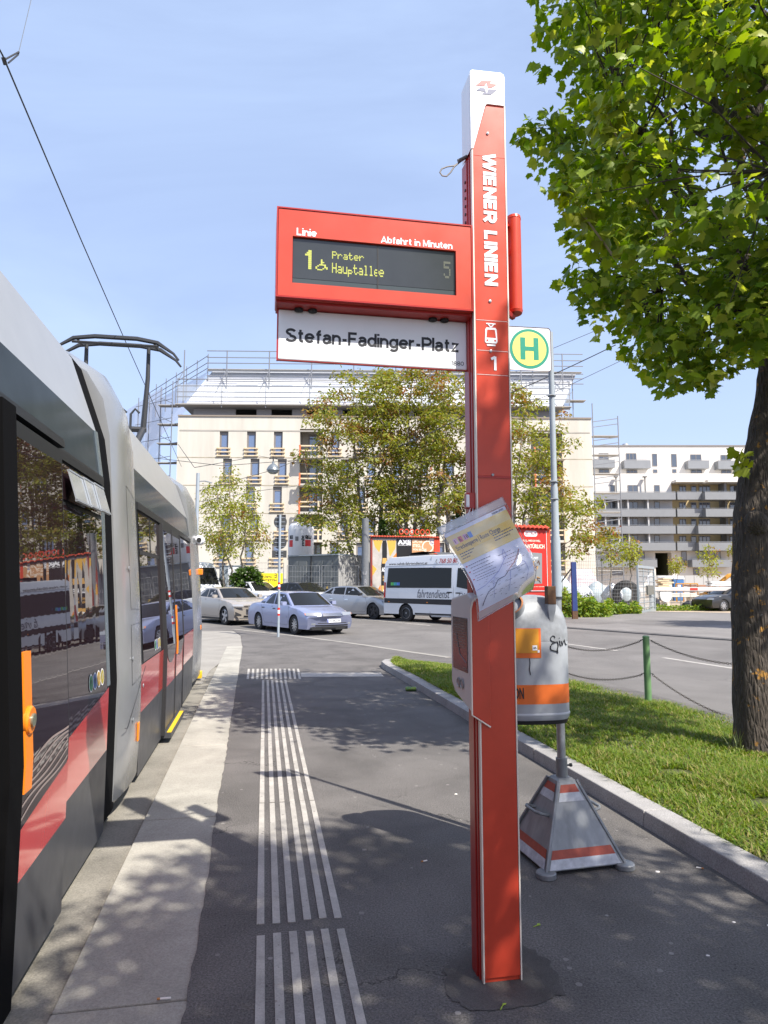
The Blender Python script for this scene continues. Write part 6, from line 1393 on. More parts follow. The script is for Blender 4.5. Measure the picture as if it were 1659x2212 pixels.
# ---- vans
V = Car(5.93, 2.02, 2.66, 3.66, .345, [(-2.96, 2.40), (-2.88, 2.56), (-2.7, 2.62), (-.5, 2.66), (1.05, 2.64), (1.35, 2.56), (1.55, 2.38), (2.20, 1.36), (2.32, 1.24), (2.70, 1.10), (2.88, .92), (2.96, .72)], 1.3, nose=.16, tail=.03, zl=.30, xo=.10)
def vhalf(x, z):
    w = 1.01; e = max(0, x - 1.9) / 1.1; w *= 1 - .07 * e * e
    return w * (1 - .02 * ((z - .9) / .6) ** 2) if z < .9 else w * (1 - .115 * ((z - .9) / 1.75) ** 2)
V.half = vhalf
V.bend = lambda x, y, z: (x - (.16 * min(1, abs(y)) ** 2.6 * max(0, (x - 2.2) / .76)) , y, z)
VW = paint('white_van_paint', (0.74, 0.76, 0.78), 0.0)
def make_van(name, label, rz):
    t = thing(name, label, 'van', (0, 0, 0), R(rz), 'white vans')
    V.body(t, VW); wheel_set(t, V.wb, 1.76, V.r, M('steel_rim', (0.30, 0.31, 0.33), .4, .6), 0, .23, V.xo)
    for sg_ in (-1, 1):
        V.sstrip('side_window', CGL, t, [(-2.80, 1.36), (-.45, 1.36), (.62, 1.36), (.62, 2.13), (-.45, 2.16), (-2.74, 2.18)], sg_, .010)
        V.sstrip('front_side_window', CGL, t, [(.88, 1.40), (1.62, 1.28), (1.98, 1.42), (1.52, 2.06), (1.40, 2.11), (.92, 2.12)], sg_, .008)
        V.sstrip('side_stripe', PLAST, t, [(-2.93, .74), (2.1, .70), (2.1, .92), (-2.93, .93)], sg_, .007)
        for P in ([(-.45, 2.58), (-.45, .38)], [(.75, 2.50), (.72, 1.2), (.74, .40)], [(.72, .40), (1.35, .40), (1.55, .7), (1.95, 1.20), (2.02, 1.36)], [(-2.9, 2.24), (-.5, 2.28), (1.3, 2.28)]): V.seam(t, P, sg_, .006)
        V.sstrip('door_handle', PLAST, t, [(.42, 1.17), (.66, 1.17), (.66, 1.215), (.42, 1.215)], sg_, .016); V.sstrip('door_handle', PLAST, t, [(.84, 1.15), (1.06, 1.15), (1.06, 1.195), (.84, 1.195)], sg_, .016)
        V.sstrip('tail_light', REDL, t, [(-2.955, .95), (-2.86, .95), (-2.84, 1.58), (-2.94, 1.60)], sg_, .012)
        for x in (-2.7, -.62, .62): V.sstrip('marker_lamp', AMBER, t, [(x, .77), (x + .08, .77), (x + .08, .81), (x, .81)], sg_, .012)
        V.fstrip('headlight', LAMP, t, sg_ * .52, sg_ * .93, .80, .98, .01)
        V.sstrip('sill', PLAST, t, [(-1.25, .31), (1.5, .31), (1.5, .37), (-1.25, .37)], sg_, .006)
        mb = MB(); mb.loft([[(1.78 + a * .10 * k, sg_ * (.99 + dy), 1.48 + b * .17 * k) for a, b in ((-1, -1), (1, -1), (1, 1), (-1, 1))] for dy, k in ((0, .5), (.08, 1), (.22, 1), (.26, .7))]); fix_normals(mb.build('mirror', PLAST, t, smooth=True))
    xs = lambda z: 2.20 + (1.55 - 2.20) * (z - 1.36) / (2.38 - 1.36)
    mb = MB(); mb.loft([[(xs(z) + .015 + .02, y * (1 - .06 * (z - 1.3)), z + .015) for y in np.linspace(-.88, .88, 7)] for z in (1.40, 1.7, 2.0, 2.30)], closed=False); mb.build('windscreen', CGL, t, smooth=True)
    V.fstrip('grille', PLAST, t, -.5, .5, .60, .95, .008); V.fstrip('bumper', PLAST, t, -.9, .9, .32, .52, .012)
    mb = MB(); mb.box(-1.9, -.5, -.62, .62, 2.655, 2.70); mb.loft([[(-1.9 + 1.5 * u, y * w, 2.66 + h_) for y in (-.62, -.4, 0, .4, .62)] for u, h_, w in ((0, .0, .9), (.06, .13, 1), (.5, .17, 1), (.9, .14, 1), (1.05, .0, .9))], closed=False); mb.build('roof_unit', M('roof_unit_grey', (0.09, 0.095, 0.105), .4), t, smooth=True)
    mb = MB(); mb.box(-.35, .72, -1.06, -.90, .24, .29); mb.build('side_step', STEEL, t, bevel=.01)
    return t
van = make_van('van', 'white minibus van with fahrtendienst lettering parked by the billboard', -44)
f = grr(880, 1343); off = Matrix.Rotation(R(-44), 3, 'Z') @ Vector((V.xo - V.wb / 2, -.99, 0)); van.location = (f.x - off.x, f.y - off.y, roadz(f.y)); van.scale = (1.03,) * 3
van2 = copy_tree(van); van2.location = at(404, 1262, 40); van2.location.z = roadz(40) + .1; van2.rotation_euler = (0, 0, R(-50)); van2['label'] = 'white delivery van whose nose shows beside the tram end'
for ch in list(van2.children):
    if ch.name.startswith(('roof_unit', 'side_step')): bpy.data.objects.remove(ch)
def vs(x, z): return V.bend(x, -(V.half(x, z) + .012), z)
mb = MB(); put_text(mb, 'fahrtendienst', lambda x, z: vs(x, z), -1.12, .52, .97, 1.30, bold=-.004, slant=.22); put_text(mb, 'ÖHTB', lambda x, z: vs(x, z), .98, 1.75, .98, 1.22, bold=-.004, slant=.12)
o = mb.build('lettering', [M('lettering_grey', (0.05, 0.055, 0.08), .5)], van)
mb = MB(); put_text(mb, 'www.oehtb-fahrtendienst.at', vs, -2.72, -.62, 2.29, 2.40, bold=.006); mb.build('web_address', INK, van)
mb = MB(); put_text(mb, '768 50 80', vs, -.02, .86, 2.32, 2.50, bold=.01, slant=.15); mb.build('phone_number', M('lettering_red', (0.42, 0.02, 0.03), .5), van)
mb = MB(); P = [(-.13, 2.48), (-.17, 2.44), (-.18, 2.39), (-.15, 2.34), (-.10, 2.32)]; mb.tube([vs(x, z) for x, z in P], .010, 5); mb.build('phone_symbol', INK, van)
mb = MB()
for k, cc in enumerate((0, 0, 1, 1, 2, 2)): mb.quad(*[V.bend(x, -(V.half(x, z) + .016), z) for x, z in ((-2.55 + .085 * k, 1.46), (-2.48 + .085 * k, 1.46), (-2.48 + .085 * k, 1.58), (-2.55 + .085 * k, 1.58))], mi=cc)
mb.build('window_sticker', [M('sticker_green', (.10, .45, .10), .4), M('sticker_teal', (.05, .35, .40), .4), M('sticker_blue', (.08, .20, .60), .4)], van)
# ================================================================== BUILDINGS
def frame_of(P0, rz):
    nx = Vector((math.cos(rz), math.sin(rz), 0)); ny = Vector((-math.sin(rz), math.cos(rz), 0))
    def f(x, y, ly=0.0):
        r = Vector(ray(x, y)); C0 = Vector((0, 0, EYE)); t = (P0 + ny * ly - C0).dot(ny) / r.dot(ny); p = C0 + r * t - P0; return p.dot(nx), p.z
    return f
def wall_holes(mb, x0, x1, z0, z1, holes, depth=.25, y=0.0, mi=0, mr=0):
    """wall in the x-z plane facing -y with rectangular openings and their reveals"""
    xs = sorted({x0, x1} | {h[0] for h in holes} | {h[1] for h in holes}); zs = sorted({z0, z1} | {h[2] for h in holes} | {h[3] for h in holes})
    xs = [x for x in xs if x0 <= x <= x1]; zs = [z for z in zs if z0 <= z <= z1]
    for a, b in zip(xs, xs[1:]):
        for c, d in zip(zs, zs[1:]):
            mx, mz = (a + b) / 2, (c + d) / 2
            if any(h[0] < mx < h[1] and h[2] < mz < h[3] for h in holes): continue
            mb.quad((a, y, c), (b, y, c), (b, y, d), (a, y, d), mi)
    for (a, b, c, d) in [h[:4] for h in holes]:
        mb.quad((a, y, c), (a, y + depth, c), (b, y + depth, c), (b, y, c), mr); mb.quad((a, y, d), (b, y, d), (b, y + depth, d), (a, y + depth, d), mr)
        mb.quad((a, y, c), (a, y, d), (a, y + depth, d), (a, y + depth, c), mr); mb.quad((b, y, c), (b, y + depth, c), (b, y + depth, d), (b, y, d), mr)
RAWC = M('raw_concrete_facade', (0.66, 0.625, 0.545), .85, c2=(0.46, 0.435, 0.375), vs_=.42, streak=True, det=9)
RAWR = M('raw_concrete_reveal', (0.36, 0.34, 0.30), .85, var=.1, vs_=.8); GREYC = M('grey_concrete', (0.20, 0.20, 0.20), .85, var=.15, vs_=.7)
WFR = M('window_frame_grey', (0.20, 0.185, 0.175), .5); WGL = M('window_glass', (0.11, 0.16, 0.28), .04, ior=2.3, bump=.02, bs=.8)  # blue of the reflected sky is put into the glass base colour
TIMB = M('raw_timber', (0.66, 0.53, 0.35), .8, var=.15, vs_=3); ORR = M('orange_guard', (0.62, 0.16, 0.06), .6); ATTW = M('white_attic_sheet', (0.66, 0.68, 0.71), .6, var=.07, vs_=.6); ATG = M('attic_grey', (0.50, 0.50, 0.53), .7)
def netm(name, c, a):
    m = bpy.data.materials.new(name); m.use_nodes = True; nt = m.node_tree; L = nt.links; b = nt.nodes['Principled BSDF']; b.inputs['Base Color'].default_value = (*c, 1); b.inputs['Roughness'].default_value = .8; b.inputs['Alpha'].default_value = a; return m
NET = netm('scaffold_net', (0.50, 0.50, 0.57), .45); NETW = netm('white_net', (0.42, 0.46, 0.49), .42)
zx = zm(380, 880, 3.19)
GZ = roadz(70)
b0 = at(385, 1262, 71.5); B1 = Vector((b0.x, b0.y, GZ)); BR = R(1.6); bl = frame_of(B1, BR)
bd = thing('apartment_block', 'unfinished raw concrete apartment block with white attic storey and timber window guards', 'building', B1, BR)
xl, zt_ = bl(385, 899); xr, _ = bl(1277, 906)
def rows(y0, y1): return bl(829, zx(0, y1)[1])[1], bl(829, zx(0, y0)[1])[1]
Rw = [rows(635, 838), rows(857, 1058), rows(1078, 1278), rows(1300, 1498), rows(1520, 1712)]
oddc = [(525, 595), (745, 817), (962, 1033)]; evc = [(557, 628), (778, 850), (997, 1068)]
def cx(a): return bl(zx(a, 0)[0], 1100)[0]
wcols = {0: [(cx(a), cx(b)) for a, b in oddc], 1: [(cx(a), cx(b)) for a, b in evc]}
farc = [(cx(1420 + 210 * k), cx(1490 + 210 * k)) for k in range(5)]; farc2 = [(a + 1.1, b + 1.1) for a, b in farc]
log1 = (cx(1172), cx(1357)); log2 = (bl(1150, 1100)[0], bl(1219, 1100)[0])
holes = []; wins = []; loggias = []
for k, (z0, z1) in enumerate(Rw):
    for (a, b) in wcols[k % 2] + (farc if k % 2 == 0 else farc2):
        if k == 2 and a < wcols[1][0][0] + .2: continue
        holes.append((a, b, z0, z1)); wins.append((a, b, z0, z1))
    zz0 = z0 - .05 - (.35 if k == 4 else 0)
    for lg in (log1, log2): holes.append((lg[0], lg[1], zz0, z1 + .25)); loggias.append((lg[0], lg[1], zz0, z1 + .25))
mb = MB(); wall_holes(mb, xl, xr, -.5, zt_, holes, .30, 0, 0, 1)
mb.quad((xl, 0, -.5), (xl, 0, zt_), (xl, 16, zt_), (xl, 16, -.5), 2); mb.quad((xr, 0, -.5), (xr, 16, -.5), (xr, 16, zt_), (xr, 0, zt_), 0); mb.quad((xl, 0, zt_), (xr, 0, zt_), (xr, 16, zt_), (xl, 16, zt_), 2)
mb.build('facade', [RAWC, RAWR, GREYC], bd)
for k in range(1, 5):
    mb = MB(); z = (Rw[k][1] + Rw[k - 1][0]) / 2 + .0
    segs = [(xl + .01, log1[0] - .05), (log1[1] + .05, log2[0] - .05), (log2[1] + .05, xr - .01)]
    for a, b in segs: mb.box(a, b, -.012, .01, z - .05, z + .04)
    mb.build('floor_joint', M('joint_stain', (0.34, 0.30, 0.22), .9, var=.3, vs_=1.5), bd)
mb = MB(); z = bl(500, zx(0, 625)[1])[1]; mb.box(xl + .2, xr - .2, -.025, .01, z - .10, z + .05); mb.build('floor_joint', RAWR, bd)
for (a, b, z0, z1) in wins:
    o = MB(); y = .20; f = .16
    o.box(a, b, y, y + .08, z1 - .42, z1); o.box(a, a + f, y, y + .08, z0, z1 - .42); o.box(b - f, b, y, y + .08, z0, z1 - .42); o.box(a + f, b - f, y, y + .08, z0, z0 + .12); zm_ = z0 + (z1 - z0) * .36; o.box(a + f, b - f, y, y + .08, zm_ - .07, zm_ + .07)
    wo = o.build('window', WFR, bd); m = MB(); m.quad((a + f, y + .05, z0 + .1), (b - f, y + .05, z0 + .1), (b - f, y + .05, z1 - .4), (a + f, y + .05, z1 - .4)); m.build('pane', WGL, wo)
    r = MB()
    for h in (.0, .40, .80): r.box(a - .28, b + .28, -.16, -.04, z0 + h, z0 + h + .11)
    r.box(a - .25, a - .15, -.04, -.013, z0 - .1, z0 + 1.0); r.box(b + .15, b + .25, -.04, -.013, z0 - .1, z0 + 1.0); r.build('timber_guard', TIMB, bd)
for (a, b, z0, z1) in loggias:
    o = MB(); d = 2.0
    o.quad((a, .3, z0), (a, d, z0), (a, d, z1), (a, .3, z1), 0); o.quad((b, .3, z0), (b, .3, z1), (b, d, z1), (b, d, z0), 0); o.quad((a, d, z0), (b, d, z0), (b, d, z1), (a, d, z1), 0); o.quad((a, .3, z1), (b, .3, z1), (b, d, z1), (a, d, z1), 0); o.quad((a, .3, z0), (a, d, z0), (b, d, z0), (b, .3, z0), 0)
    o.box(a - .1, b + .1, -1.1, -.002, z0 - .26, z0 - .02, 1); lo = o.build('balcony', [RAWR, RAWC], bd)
    o = MB(); xm = a + (b - a) * .32; o.box(xm, xm + .12, d - .1, d - .02, z0 + .05, z1 - .3); o.box(xm + .12, b - .3, d - .1, d - .02, z1 - .42, z1 - .3); o.box((xm + b) / 2, (xm + b) / 2 + .14, d - .1, d - .02, z0 + .05, z1 - .42); w2 = o.build('window', WFR, lo)
    m = MB(); m.quad((xm, d - .03, z0 + .05), (b - .3, d - .03, z0 + .05), (b - .3, d - .03, z1 - .3), (xm, d - .03, z1 - .3)); m.build('pane', WGL, lo)
    r = MB()
    for h in (.45, .95): r.box(a, b, -1.06, -.98, z0 + h, z0 + h + .14, 0)
    r.box(a + .05, a + .21, -1.15, -.97, z0 - .25, z0 + 1.1, 1); r.box(b - .4, b - .24, -1.15, -.97, z0 - .25, z0 + 1.1, 0)
    r.build('timber_guard', [TIMB, ORR], lo)
# recessed grey storey and white attic with slanted end
za = bl(500, zx(0, 440)[1], 2.5)[1]; xa = bl(zx(330, 0)[0], 900, 2.5)[0]; xb = xr - 3.0
mb = MB(); hs_ = []
for k in range(6): a = bl(zx(668 + 284 * k, 0)[0], 880, 2.5)[0]; hs_.append((a, a + 2.3, zt_ + .25, za - .15))
hs_ = [h for h in hs_ if h[1] < xb - .5]
wall_holes(mb, xa, xb, zt_ - .1, za, hs_, .3, 2.5, 0, 0); mb.quad((xa, 2.5, zt_ - .1), (xa, 2.5, za), (xa, 14, za), (xa, 14, zt_ - .1)); mb.build('recessed_storey', ATG, bd)
for (a, b, z0, z1) in hs_:
    m = MB(); m.quad((a, 2.75, z0), (b, 2.75, z0), (b, 2.75, z1), (a, 2.75, z1)); wo = m.build('window', CGL, bd)
ztop = bl(500, zx(0, 158)[1], 4)[1]; xt0 = bl(zx(475, 0)[0], 850, 4)[0]; xt1 = bl(1245, 850, 4)[0]
mb = MB(); a0, a1, b0_, b1_ = (xa - .6, 1.4, za + .02), (xb + .3, 1.4, za + .02), (xt0, 4.0, ztop), (xt1, 4.0, ztop)
mb.quad(a0, a1, b1_, b0_); mb.poly([a0, b0_, (xt0, 12, ztop), (xa - .6, 14, za + .02)]); mb.quad(b0_, b1_, (xt1, 12, ztop), (xt0, 12, ztop)); mb.poly([a1, (xb + .3, 14, za + .02), (xt1, 12, ztop), b1_]); mb.box(xa - .9, xb + .5, .9, 14, za - .22, za + .01, 1); mb.build('attic', [ATTW, M('deck_grey', (.35, .35, .34), .8)], bd)
for k in range(6):
    u = .2; x0 = bl(zx(668 + 284 * k, 0)[0], 860, 2.5)[0]
    if x0 + 2.5 > xb: continue
    f_ = lambda x, v: (x, 1.4 + 2.6 * v - .03, za + .02 + (ztop - za) * v + .02)
    m = MB(); m.quad(f_(x0, .12), f_(x0 + 2.3, .12), f_(x0 + 2.3, .62), f_(x0, .62)); m.build('skylight_cover', M('pale_sheet', (.55, .58, .62), .5), bd)
mb = MB(); mb.box(xl - .02, xr + .02, -.10, .35, zt_ - .02, zt_ + .14); mb.build('parapet_cap', M('parapet_brown', (.25, .21, .17), .8), bd)

# scaffolding of the attic and of the sides
sc = thing('scaffolding', 'grey tube scaffolding and netting wrapped around the attic of the concrete block', 'scaffolding', B1, BR)
TUBE = M('scaffold_tube', (0.24, 0.25, 0.27), .5, .4); PLK = M('scaffold_plank', (0.36, 0.35, 0.33), .8)
zg = [za + .1, za + 1.2, za + 2.2]; zr2 = ztop + 2.0
x = xa - 1.2; n = 0; step = (xb + .8 - xa + 1.2) / 9
for k in range(10):
    xx = xa - 1.2 + step * k; mb = MB(); mb.tube([(xx, .35, za - .6), (xx, .35, za + 2.6)], .055, 6); mb.build('upright', TUBE, sc)
    mb = MB(); mb.tube([(xx, 2.6, za + .1), (xx, 2.6, zr2)], .07, 6); mb.tube([(xx, 2.6, ztop - .3), (xx - .9, 2.0, za + 1.9)], .045, 5); mb.build('upright', TUBE, sc)
for z in (za + .55, za + 1.1, za + 1.75, za + 2.5): mb = MB(); mb.tube([(xa - 1.3, .35, z), (xb + .9, .35, z)], .065, 5); mb.build('rail', TUBE, sc)
for z in (ztop - 1.5, ztop - .9, ztop - .35, ztop + .55, ztop + 1.2, zr2 - .05): mb = MB(); mb.tube([(xt0 - .3, 2.6, z), (xt1 + .4, 2.6, z)], .06, 5); mb.build('rail', TUBE, sc)
mb = MB(); mb.box(xa - 1.4, xb + 1.0, .2, 1.35, za - .32, za - .23); mb.build('deck', PLK, sc)
mb = MB(); mb.box(xt0 - .3, xt1 + .4, 3.05, 3.9, ztop - .02, ztop + .06); mb.build('deck', PLK, sc)
mb = MB(); mb.quad((xa - 1.2, .30, za + .1), (xb + .8, .30, za + .1), (xb + .8, .30, za + 2.1), (xa - 1.2, .30, za + 1.9)); mb.build('net', NETW, sc)
# slanting left side: rails stepping down, netted tower beside the wall
for dz in (.55, 1.2, 2.0):
    mb = MB(); mb.tube([(xt0 - .3, 3.2, ztop + dz - .4), (xl - 6.5, 9.5, za + 2.1 + dz * .8 - .4)], .045, 5); mb.build('rail', TUBE, sc)
for k in range(7):
    u = k / 6; px_ = xt0 - .3 + (xl - 6.5 - xt0 + .3) * u; pz = ztop + (za + 2.1 - ztop) * u; py = 3.2 + 6.3 * u
    mb = MB(); mb.tube([(px_, py, pz - 2.2), (px_, py, pz + 1.8)], .05, 5); mb.build('upright', TUBE, sc)
mb = MB(); mb.quad((xt0 - .3, 3.3, ztop - .2), (xl - 6.5, 9.6, za + 1.9), (xl - 6.5, 9.6, zt_ - 2), (xa - .8, 3.3, za)); mb.build('net', NET, sc)
for k in range(4):
    xx = xl - .9 - 1.6 * k; mb = MB(); mb.tube([(xx, .8 + 1.2 * k, -.3), (xx, .8 + 1.2 * k, za + 2.4 - .3 * k)], .055, 6); mb.build('upright', TUBE, sc)
zz = 2.0
while zz < za + 1.5:
    mb = MB(); mb.tube([(xl - .2, .8, zz), (xl - 2.5, 2.0, zz)], .04, 5); mb.tube([(xl - 2.5, 2.0, zz + 1), (xl - .9, .8, zz + .1)], .035, 5); mb.tube([(xl - .9, .8, zz + .6), (xl - 6, 4.4, zz + .6)], .035, 5); mb.build('rail', TUBE, sc)
    mb = MB(); mb.box(xl - 2.5, xl - .3, 1.0, 2.0, zz - .08, zz); mb.build('deck', PLK, sc); zz += 2.1
mb = MB(); mb.quad((xl - 2.4, 2.3, 0), (xl - 7.5, 6, 0), (xl - 7.5, 6, za + .5), (xl - 2.4, 2.3, za + 2.2)); mb.build('net', NET, sc)
# stair tower on the right side
st2 = thing('scaffold_tower', 'narrow scaffold stair tower at the right end of the concrete block', 'scaffolding', B1, BR)
for dx in (.5, 3.3):
    mb = MB(); mb.tube([(xr + dx, 1, -.2), (xr + dx, 1, zt_ + (.6 if dx > 1 else 2))], .06, 6); mb.build('upright', TUBE, st2)
zz = 1.0
while zz < zt_ - .5:
    mb = MB(); mb.tube([(xr + .5, 1, zz + 1.5), (xr + 3.3, 1, zz + 1.9)], .045, 5); mb.tube([(xr + .5, 1, zz + .9), (xr + 3.3, 1, zz + 1.3)], .045, 5); mb.build('rail', TUBE, st2)
    mb = MB(); mb.box(xr + .5, xr + 3.3, 1.0, 1.9, zz - .1, zz); mb.build('deck', PLK, st2); zz += 2.1
for (dx, z0, z1) in ((-1.0, zt_, zt_ + 6), (-3.2, zt_ + 1, zt_ + 6.5), (-5.5, zt_, zt_ + 6.2)):
    mb = MB(); mb.tube([(xr + dx, 3.0, z0), (xr + dx, 3.0, z1)], .055, 6); mb.tube([(xr + dx, 3.0, z1 - 1), (xr + dx - 2.2, 3.0, z1 - 1)], .04, 5); mb.tube([(xr + dx, 3.0, z1 - 2.2), (xr + dx - 2.2, 3.0, z1 - 3)], .04, 5); mb.build('upright', TUBE, st2)
mb = MB(); mb.quad((xr - 6, 2.9, zt_ + .2), (xr - 1.2, 2.9, zt_ + .2), (xr - 1.6, 2.9, zt_ + 4.2), (xr - 6, 2.9, zt_ + 5)); mb.build('net', NETW, st2)
for z in (zt_ + .1, zt_ + 2.7): mb = MB(); mb.box(xr - 1.8, xr + .3, 2.4, 3.4, z, z + .08); mb.build('deck', PLK, st2)

# ---- finished block on the right
y6 = zm(1400, 1080, 3.318); Q0 = at(1262, 1262, 118); B2 = Vector((Q0.x, 118, roadz(100))); b2 = frame_of(B2, 0.0)
fb = thing('balcony_block', 'finished cream apartment block with grey balcony bands on the building site', 'building', B2, 0.0)
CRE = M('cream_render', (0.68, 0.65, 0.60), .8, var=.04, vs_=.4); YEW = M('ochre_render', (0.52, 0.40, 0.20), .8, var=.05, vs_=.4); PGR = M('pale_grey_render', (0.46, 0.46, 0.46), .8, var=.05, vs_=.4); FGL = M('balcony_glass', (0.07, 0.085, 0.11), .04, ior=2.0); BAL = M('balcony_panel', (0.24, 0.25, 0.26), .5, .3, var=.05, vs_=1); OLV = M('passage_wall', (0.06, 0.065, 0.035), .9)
def r6(x0, y0, x1, y1, ly=0.0):
    a, zt = b2(*y6(x0, y0), ly); b, zb = b2(*y6(x1, y1), ly); return a, b, zb, zt
X1 = b2(1760, 1200)[0]
U = 6.0
a, b, z0, z1 = r6(180, 350, 1660, 120, U); _, zup = b2(*y6(300, 120), U); mb = MB(); mb.box(0, X1 + 3, U, U + 12, 8, zup); mb.build('upper_storeys', CRE, fb)
mb = MB(); mb.box(-.1, X1 + 3.1, U - .12, U + .5, zup - .02, zup + .25); mb.build('parapet_cap', WFR, fb)
_, zl = b2(*y6(300, 345)); ps = r6(788, 1000, 932, 1200); rx0 = b2(*y6(930, 600))[0]
mb = MB(); rec = (rx0, X1 + 3, b2(*y6(930, 985))[1], b2(*y6(930, 420))[1])
wall_holes(mb, 0, X1 + 3, -.3, zl, [rec, (ps[0], ps[1], -.3, ps[3])], 1.6, 0, 0, 0)
mb.box(0, X1 + 3, .02, .03, zl - .01, zl); mb.quad((0, 0, zl), (X1 + 3, 0, zl), (X1 + 3, U, zl), (0, U, zl)); mb.build('lower_storeys', CRE, fb)
mb = MB(); mb.quad((rec[0], 1.6, rec[2]), (rec[1], 1.6, rec[2]), (rec[1], 1.6, rec[3]), (rec[0], 1.6, rec[3])); mb.build('loggia_wall', YEW, fb)
mb = MB(); a, b, z0, z1 = r6(260, 985, 928, 566); mb.box(a, b, -.03, -.005, z0, z1); mb.build('wall_panel', PGR, fb)
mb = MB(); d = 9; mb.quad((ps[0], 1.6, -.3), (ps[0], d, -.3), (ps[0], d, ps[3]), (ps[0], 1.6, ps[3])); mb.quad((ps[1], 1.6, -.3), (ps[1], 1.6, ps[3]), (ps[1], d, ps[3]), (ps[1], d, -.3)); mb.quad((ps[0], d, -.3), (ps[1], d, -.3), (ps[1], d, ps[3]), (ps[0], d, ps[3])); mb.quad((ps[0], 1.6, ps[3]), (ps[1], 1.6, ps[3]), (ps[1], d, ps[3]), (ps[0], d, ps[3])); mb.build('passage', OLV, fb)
def bwin(x0, y0, x1, y1, ly=0.0, split=0, sill=False):
    a, b, z0, z1 = r6(x0, y1, x1, y0, ly); z0, z1 = min(z0, z1), max(z0, z1); a, b = min(a, b), max(a, b); f = .11; y = ly - .06
    o = MB()
    for q in ((a, a + f, z0, z1), (b - f, b, z0, z1), (a + f, b - f, z0, z0 + f), (a + f, b - f, z1 - f, z1)): o.box(q[0], q[1], y, ly - .031, q[2], q[3])
    for k in range(split): xm = a + (b - a) * (k + 1) / (split + 1); o.box(xm - f * .6, xm + f * .6, y, ly - .031, z0 + f, z1 - f)
    w = o.build('window', WFR, fb); m = MB(); m.quad((a + f, ly - .036, z0 + f), (b - f, ly - .036, z0 + f), (b - f, ly - .036, z1 - f), (a + f, ly - .036, z1 - f)); m.build('pane', FGL, w)
for q in ((322, 176, 402, 232, 1), (548, 176, 632, 236, 2), (766, 180, 804, 285, 0), (924, 182, 966, 292, 0), (1082, 186, 1170, 240, 1), (1334, 190, 1414, 240, 1), (1500, 195, 1550, 300, 0), (322, 308, 406, 340, 1), (552, 314, 640, 342, 2), (770, 310, 808, 342, 0), (930, 308, 966, 342, 0), (1084, 308, 1176, 342, 1), (1336, 310, 1420, 345, 1)): bwin(*q[:4], U, q[4])
for (ya, yb) in ((440, 500), (578, 638), (716, 778), (856, 918)):
    for q in ((414, 456, 0), (562, 646, 1), (782, 826, 0)): bwin(q[0], ya, q[1], yb, -.03 if ya > 500 else 0, q[2])
    for q in ((985, 1040, 1), (1082, 1126, 0), (1148, 1240, 2), (1405, 1490, 1)): bwin(q[0] + 4, ya + 5, q[1] + 4, yb, 1.6, q[2])
bwin(1008, 990, 1050, 1108, -.0); bwin(1140, 990, 1330, 1050, 0, 3); bwin(600, 995, 700, 1055, 0, 1); bwin(430, 1140, 520, 1190, 0, 1); bwin(1105, 1130, 1150, 1185, 0); bwin(255, 1130, 300, 1195, 0)
def balcony(x0, y0, x1, y1, ly, dep, name='balcony'):
    a, b, z0, z1 = r6(x0, y1, x1, y0, ly - dep); z0, z1 = min(z0, z1), max(z0, z1)
    mb = MB(); mb.box(a, b, ly - dep, ly - dep + .08, z0, z1); mb.box(a, a + .08, ly - dep + .08, ly - .01, z0, z1); mb.box(b - .08, b, ly - dep + .08, ly - .01, z0, z1); mb.box(a + .08, b - .08, ly - dep + .08, ly - .01, z0, z0 + .22); o = mb.build(name, BAL, fb)
    mb = MB(); mb.tube([(a, ly - dep + .04, z1 + .14), (b, ly - dep + .04, z1 + .14)], .035, 5)
    for k in range(int((b - a) / 2.4) + 1): x = a + .05 + k * (b - a - .1) / max(1, int((b - a) / 2.4)); mb.tube([(x, ly - dep + .04, z1 - .01), (x, ly - dep + .04, z1 + .14)], .025, 4)
    mb.build('handrail', STEEL, o)
for q in ((200, 230, 455, 295), (535, 234, 752, 300), (1065, 236, 1237, 302), (1315, 238, 1487, 305)): balcony(*q, U, 1.5)
for (y0, y1, st_) in ((500, 560, 1205), (640, 702, 1212), (778, 843, 1150), (918, 983, 1155)):
    balcony(150, y0, 958, y1, 0, 1.8); balcony(975, y0 - 2, st_ - 28, y1, 0, 1.3); balcony(st_, y0 - 2, 1800, y1, 0, 2.6)
balcony(150, 1060, 805, 1122, 0, 1.8); balcony(1100, 1060, 1420, 1120, 0, 1.8)
for x in (358, 468, 548, 712): mb = MB(); a, b, z0, z1 = r6(x, 983, x + 6, 566); mb.box(a, a + .25, -1.5, -.04, min(z0, z1), max(z0, z1)); mb.build('party_screen', PGR, fb)
for x in (1375, 1560): mb = MB(); a, b, z0, z1 = r6(x, 983, x + 6, 425); mb.box(a, a + .4, -.6, 1.5, min(z0, z1), max(z0, z1)); mb.build('party_screen', GREYC, fb)
for (x, dy) in ((458, 0), (697, 0)): mb = MB(); a, _, zb_, _ = r6(x, 490, x, 400); mb.tube([(a, -.6, zl - 3.5), (a, -.6, zl + .2 - .9)], .12, 6); mb.box(a - .3, a + .3, -.9, -.3, zl - .75, zl - .55); mb.build('vent_pipe', GREYC, fb)
mb = MB(); a, _, _, _ = r6(590, 100, 600, 90, U); mb.lathe([(.0, 0), (.7, .1), (.8, .5), (.5, .9), (0, 1.0)], 12, (a, U + 3, zup + .2)); mb.build('roof_vent', STEEL, fb, smooth=True)
for (x0, x1) in ((930, 1165), (1190, 1520)): mb = MB(); a, b, z0, z1 = r6(x0, 425, x1, 405); mb.box(a, b, -1.6, 1.5, min(z0, z1), max(z0, z1)); mb.build('loggia_canopy', CRE, fb)
# ================================================================== STREET AND SITE OBJECTS
def gz(Y): return roadz(Y)
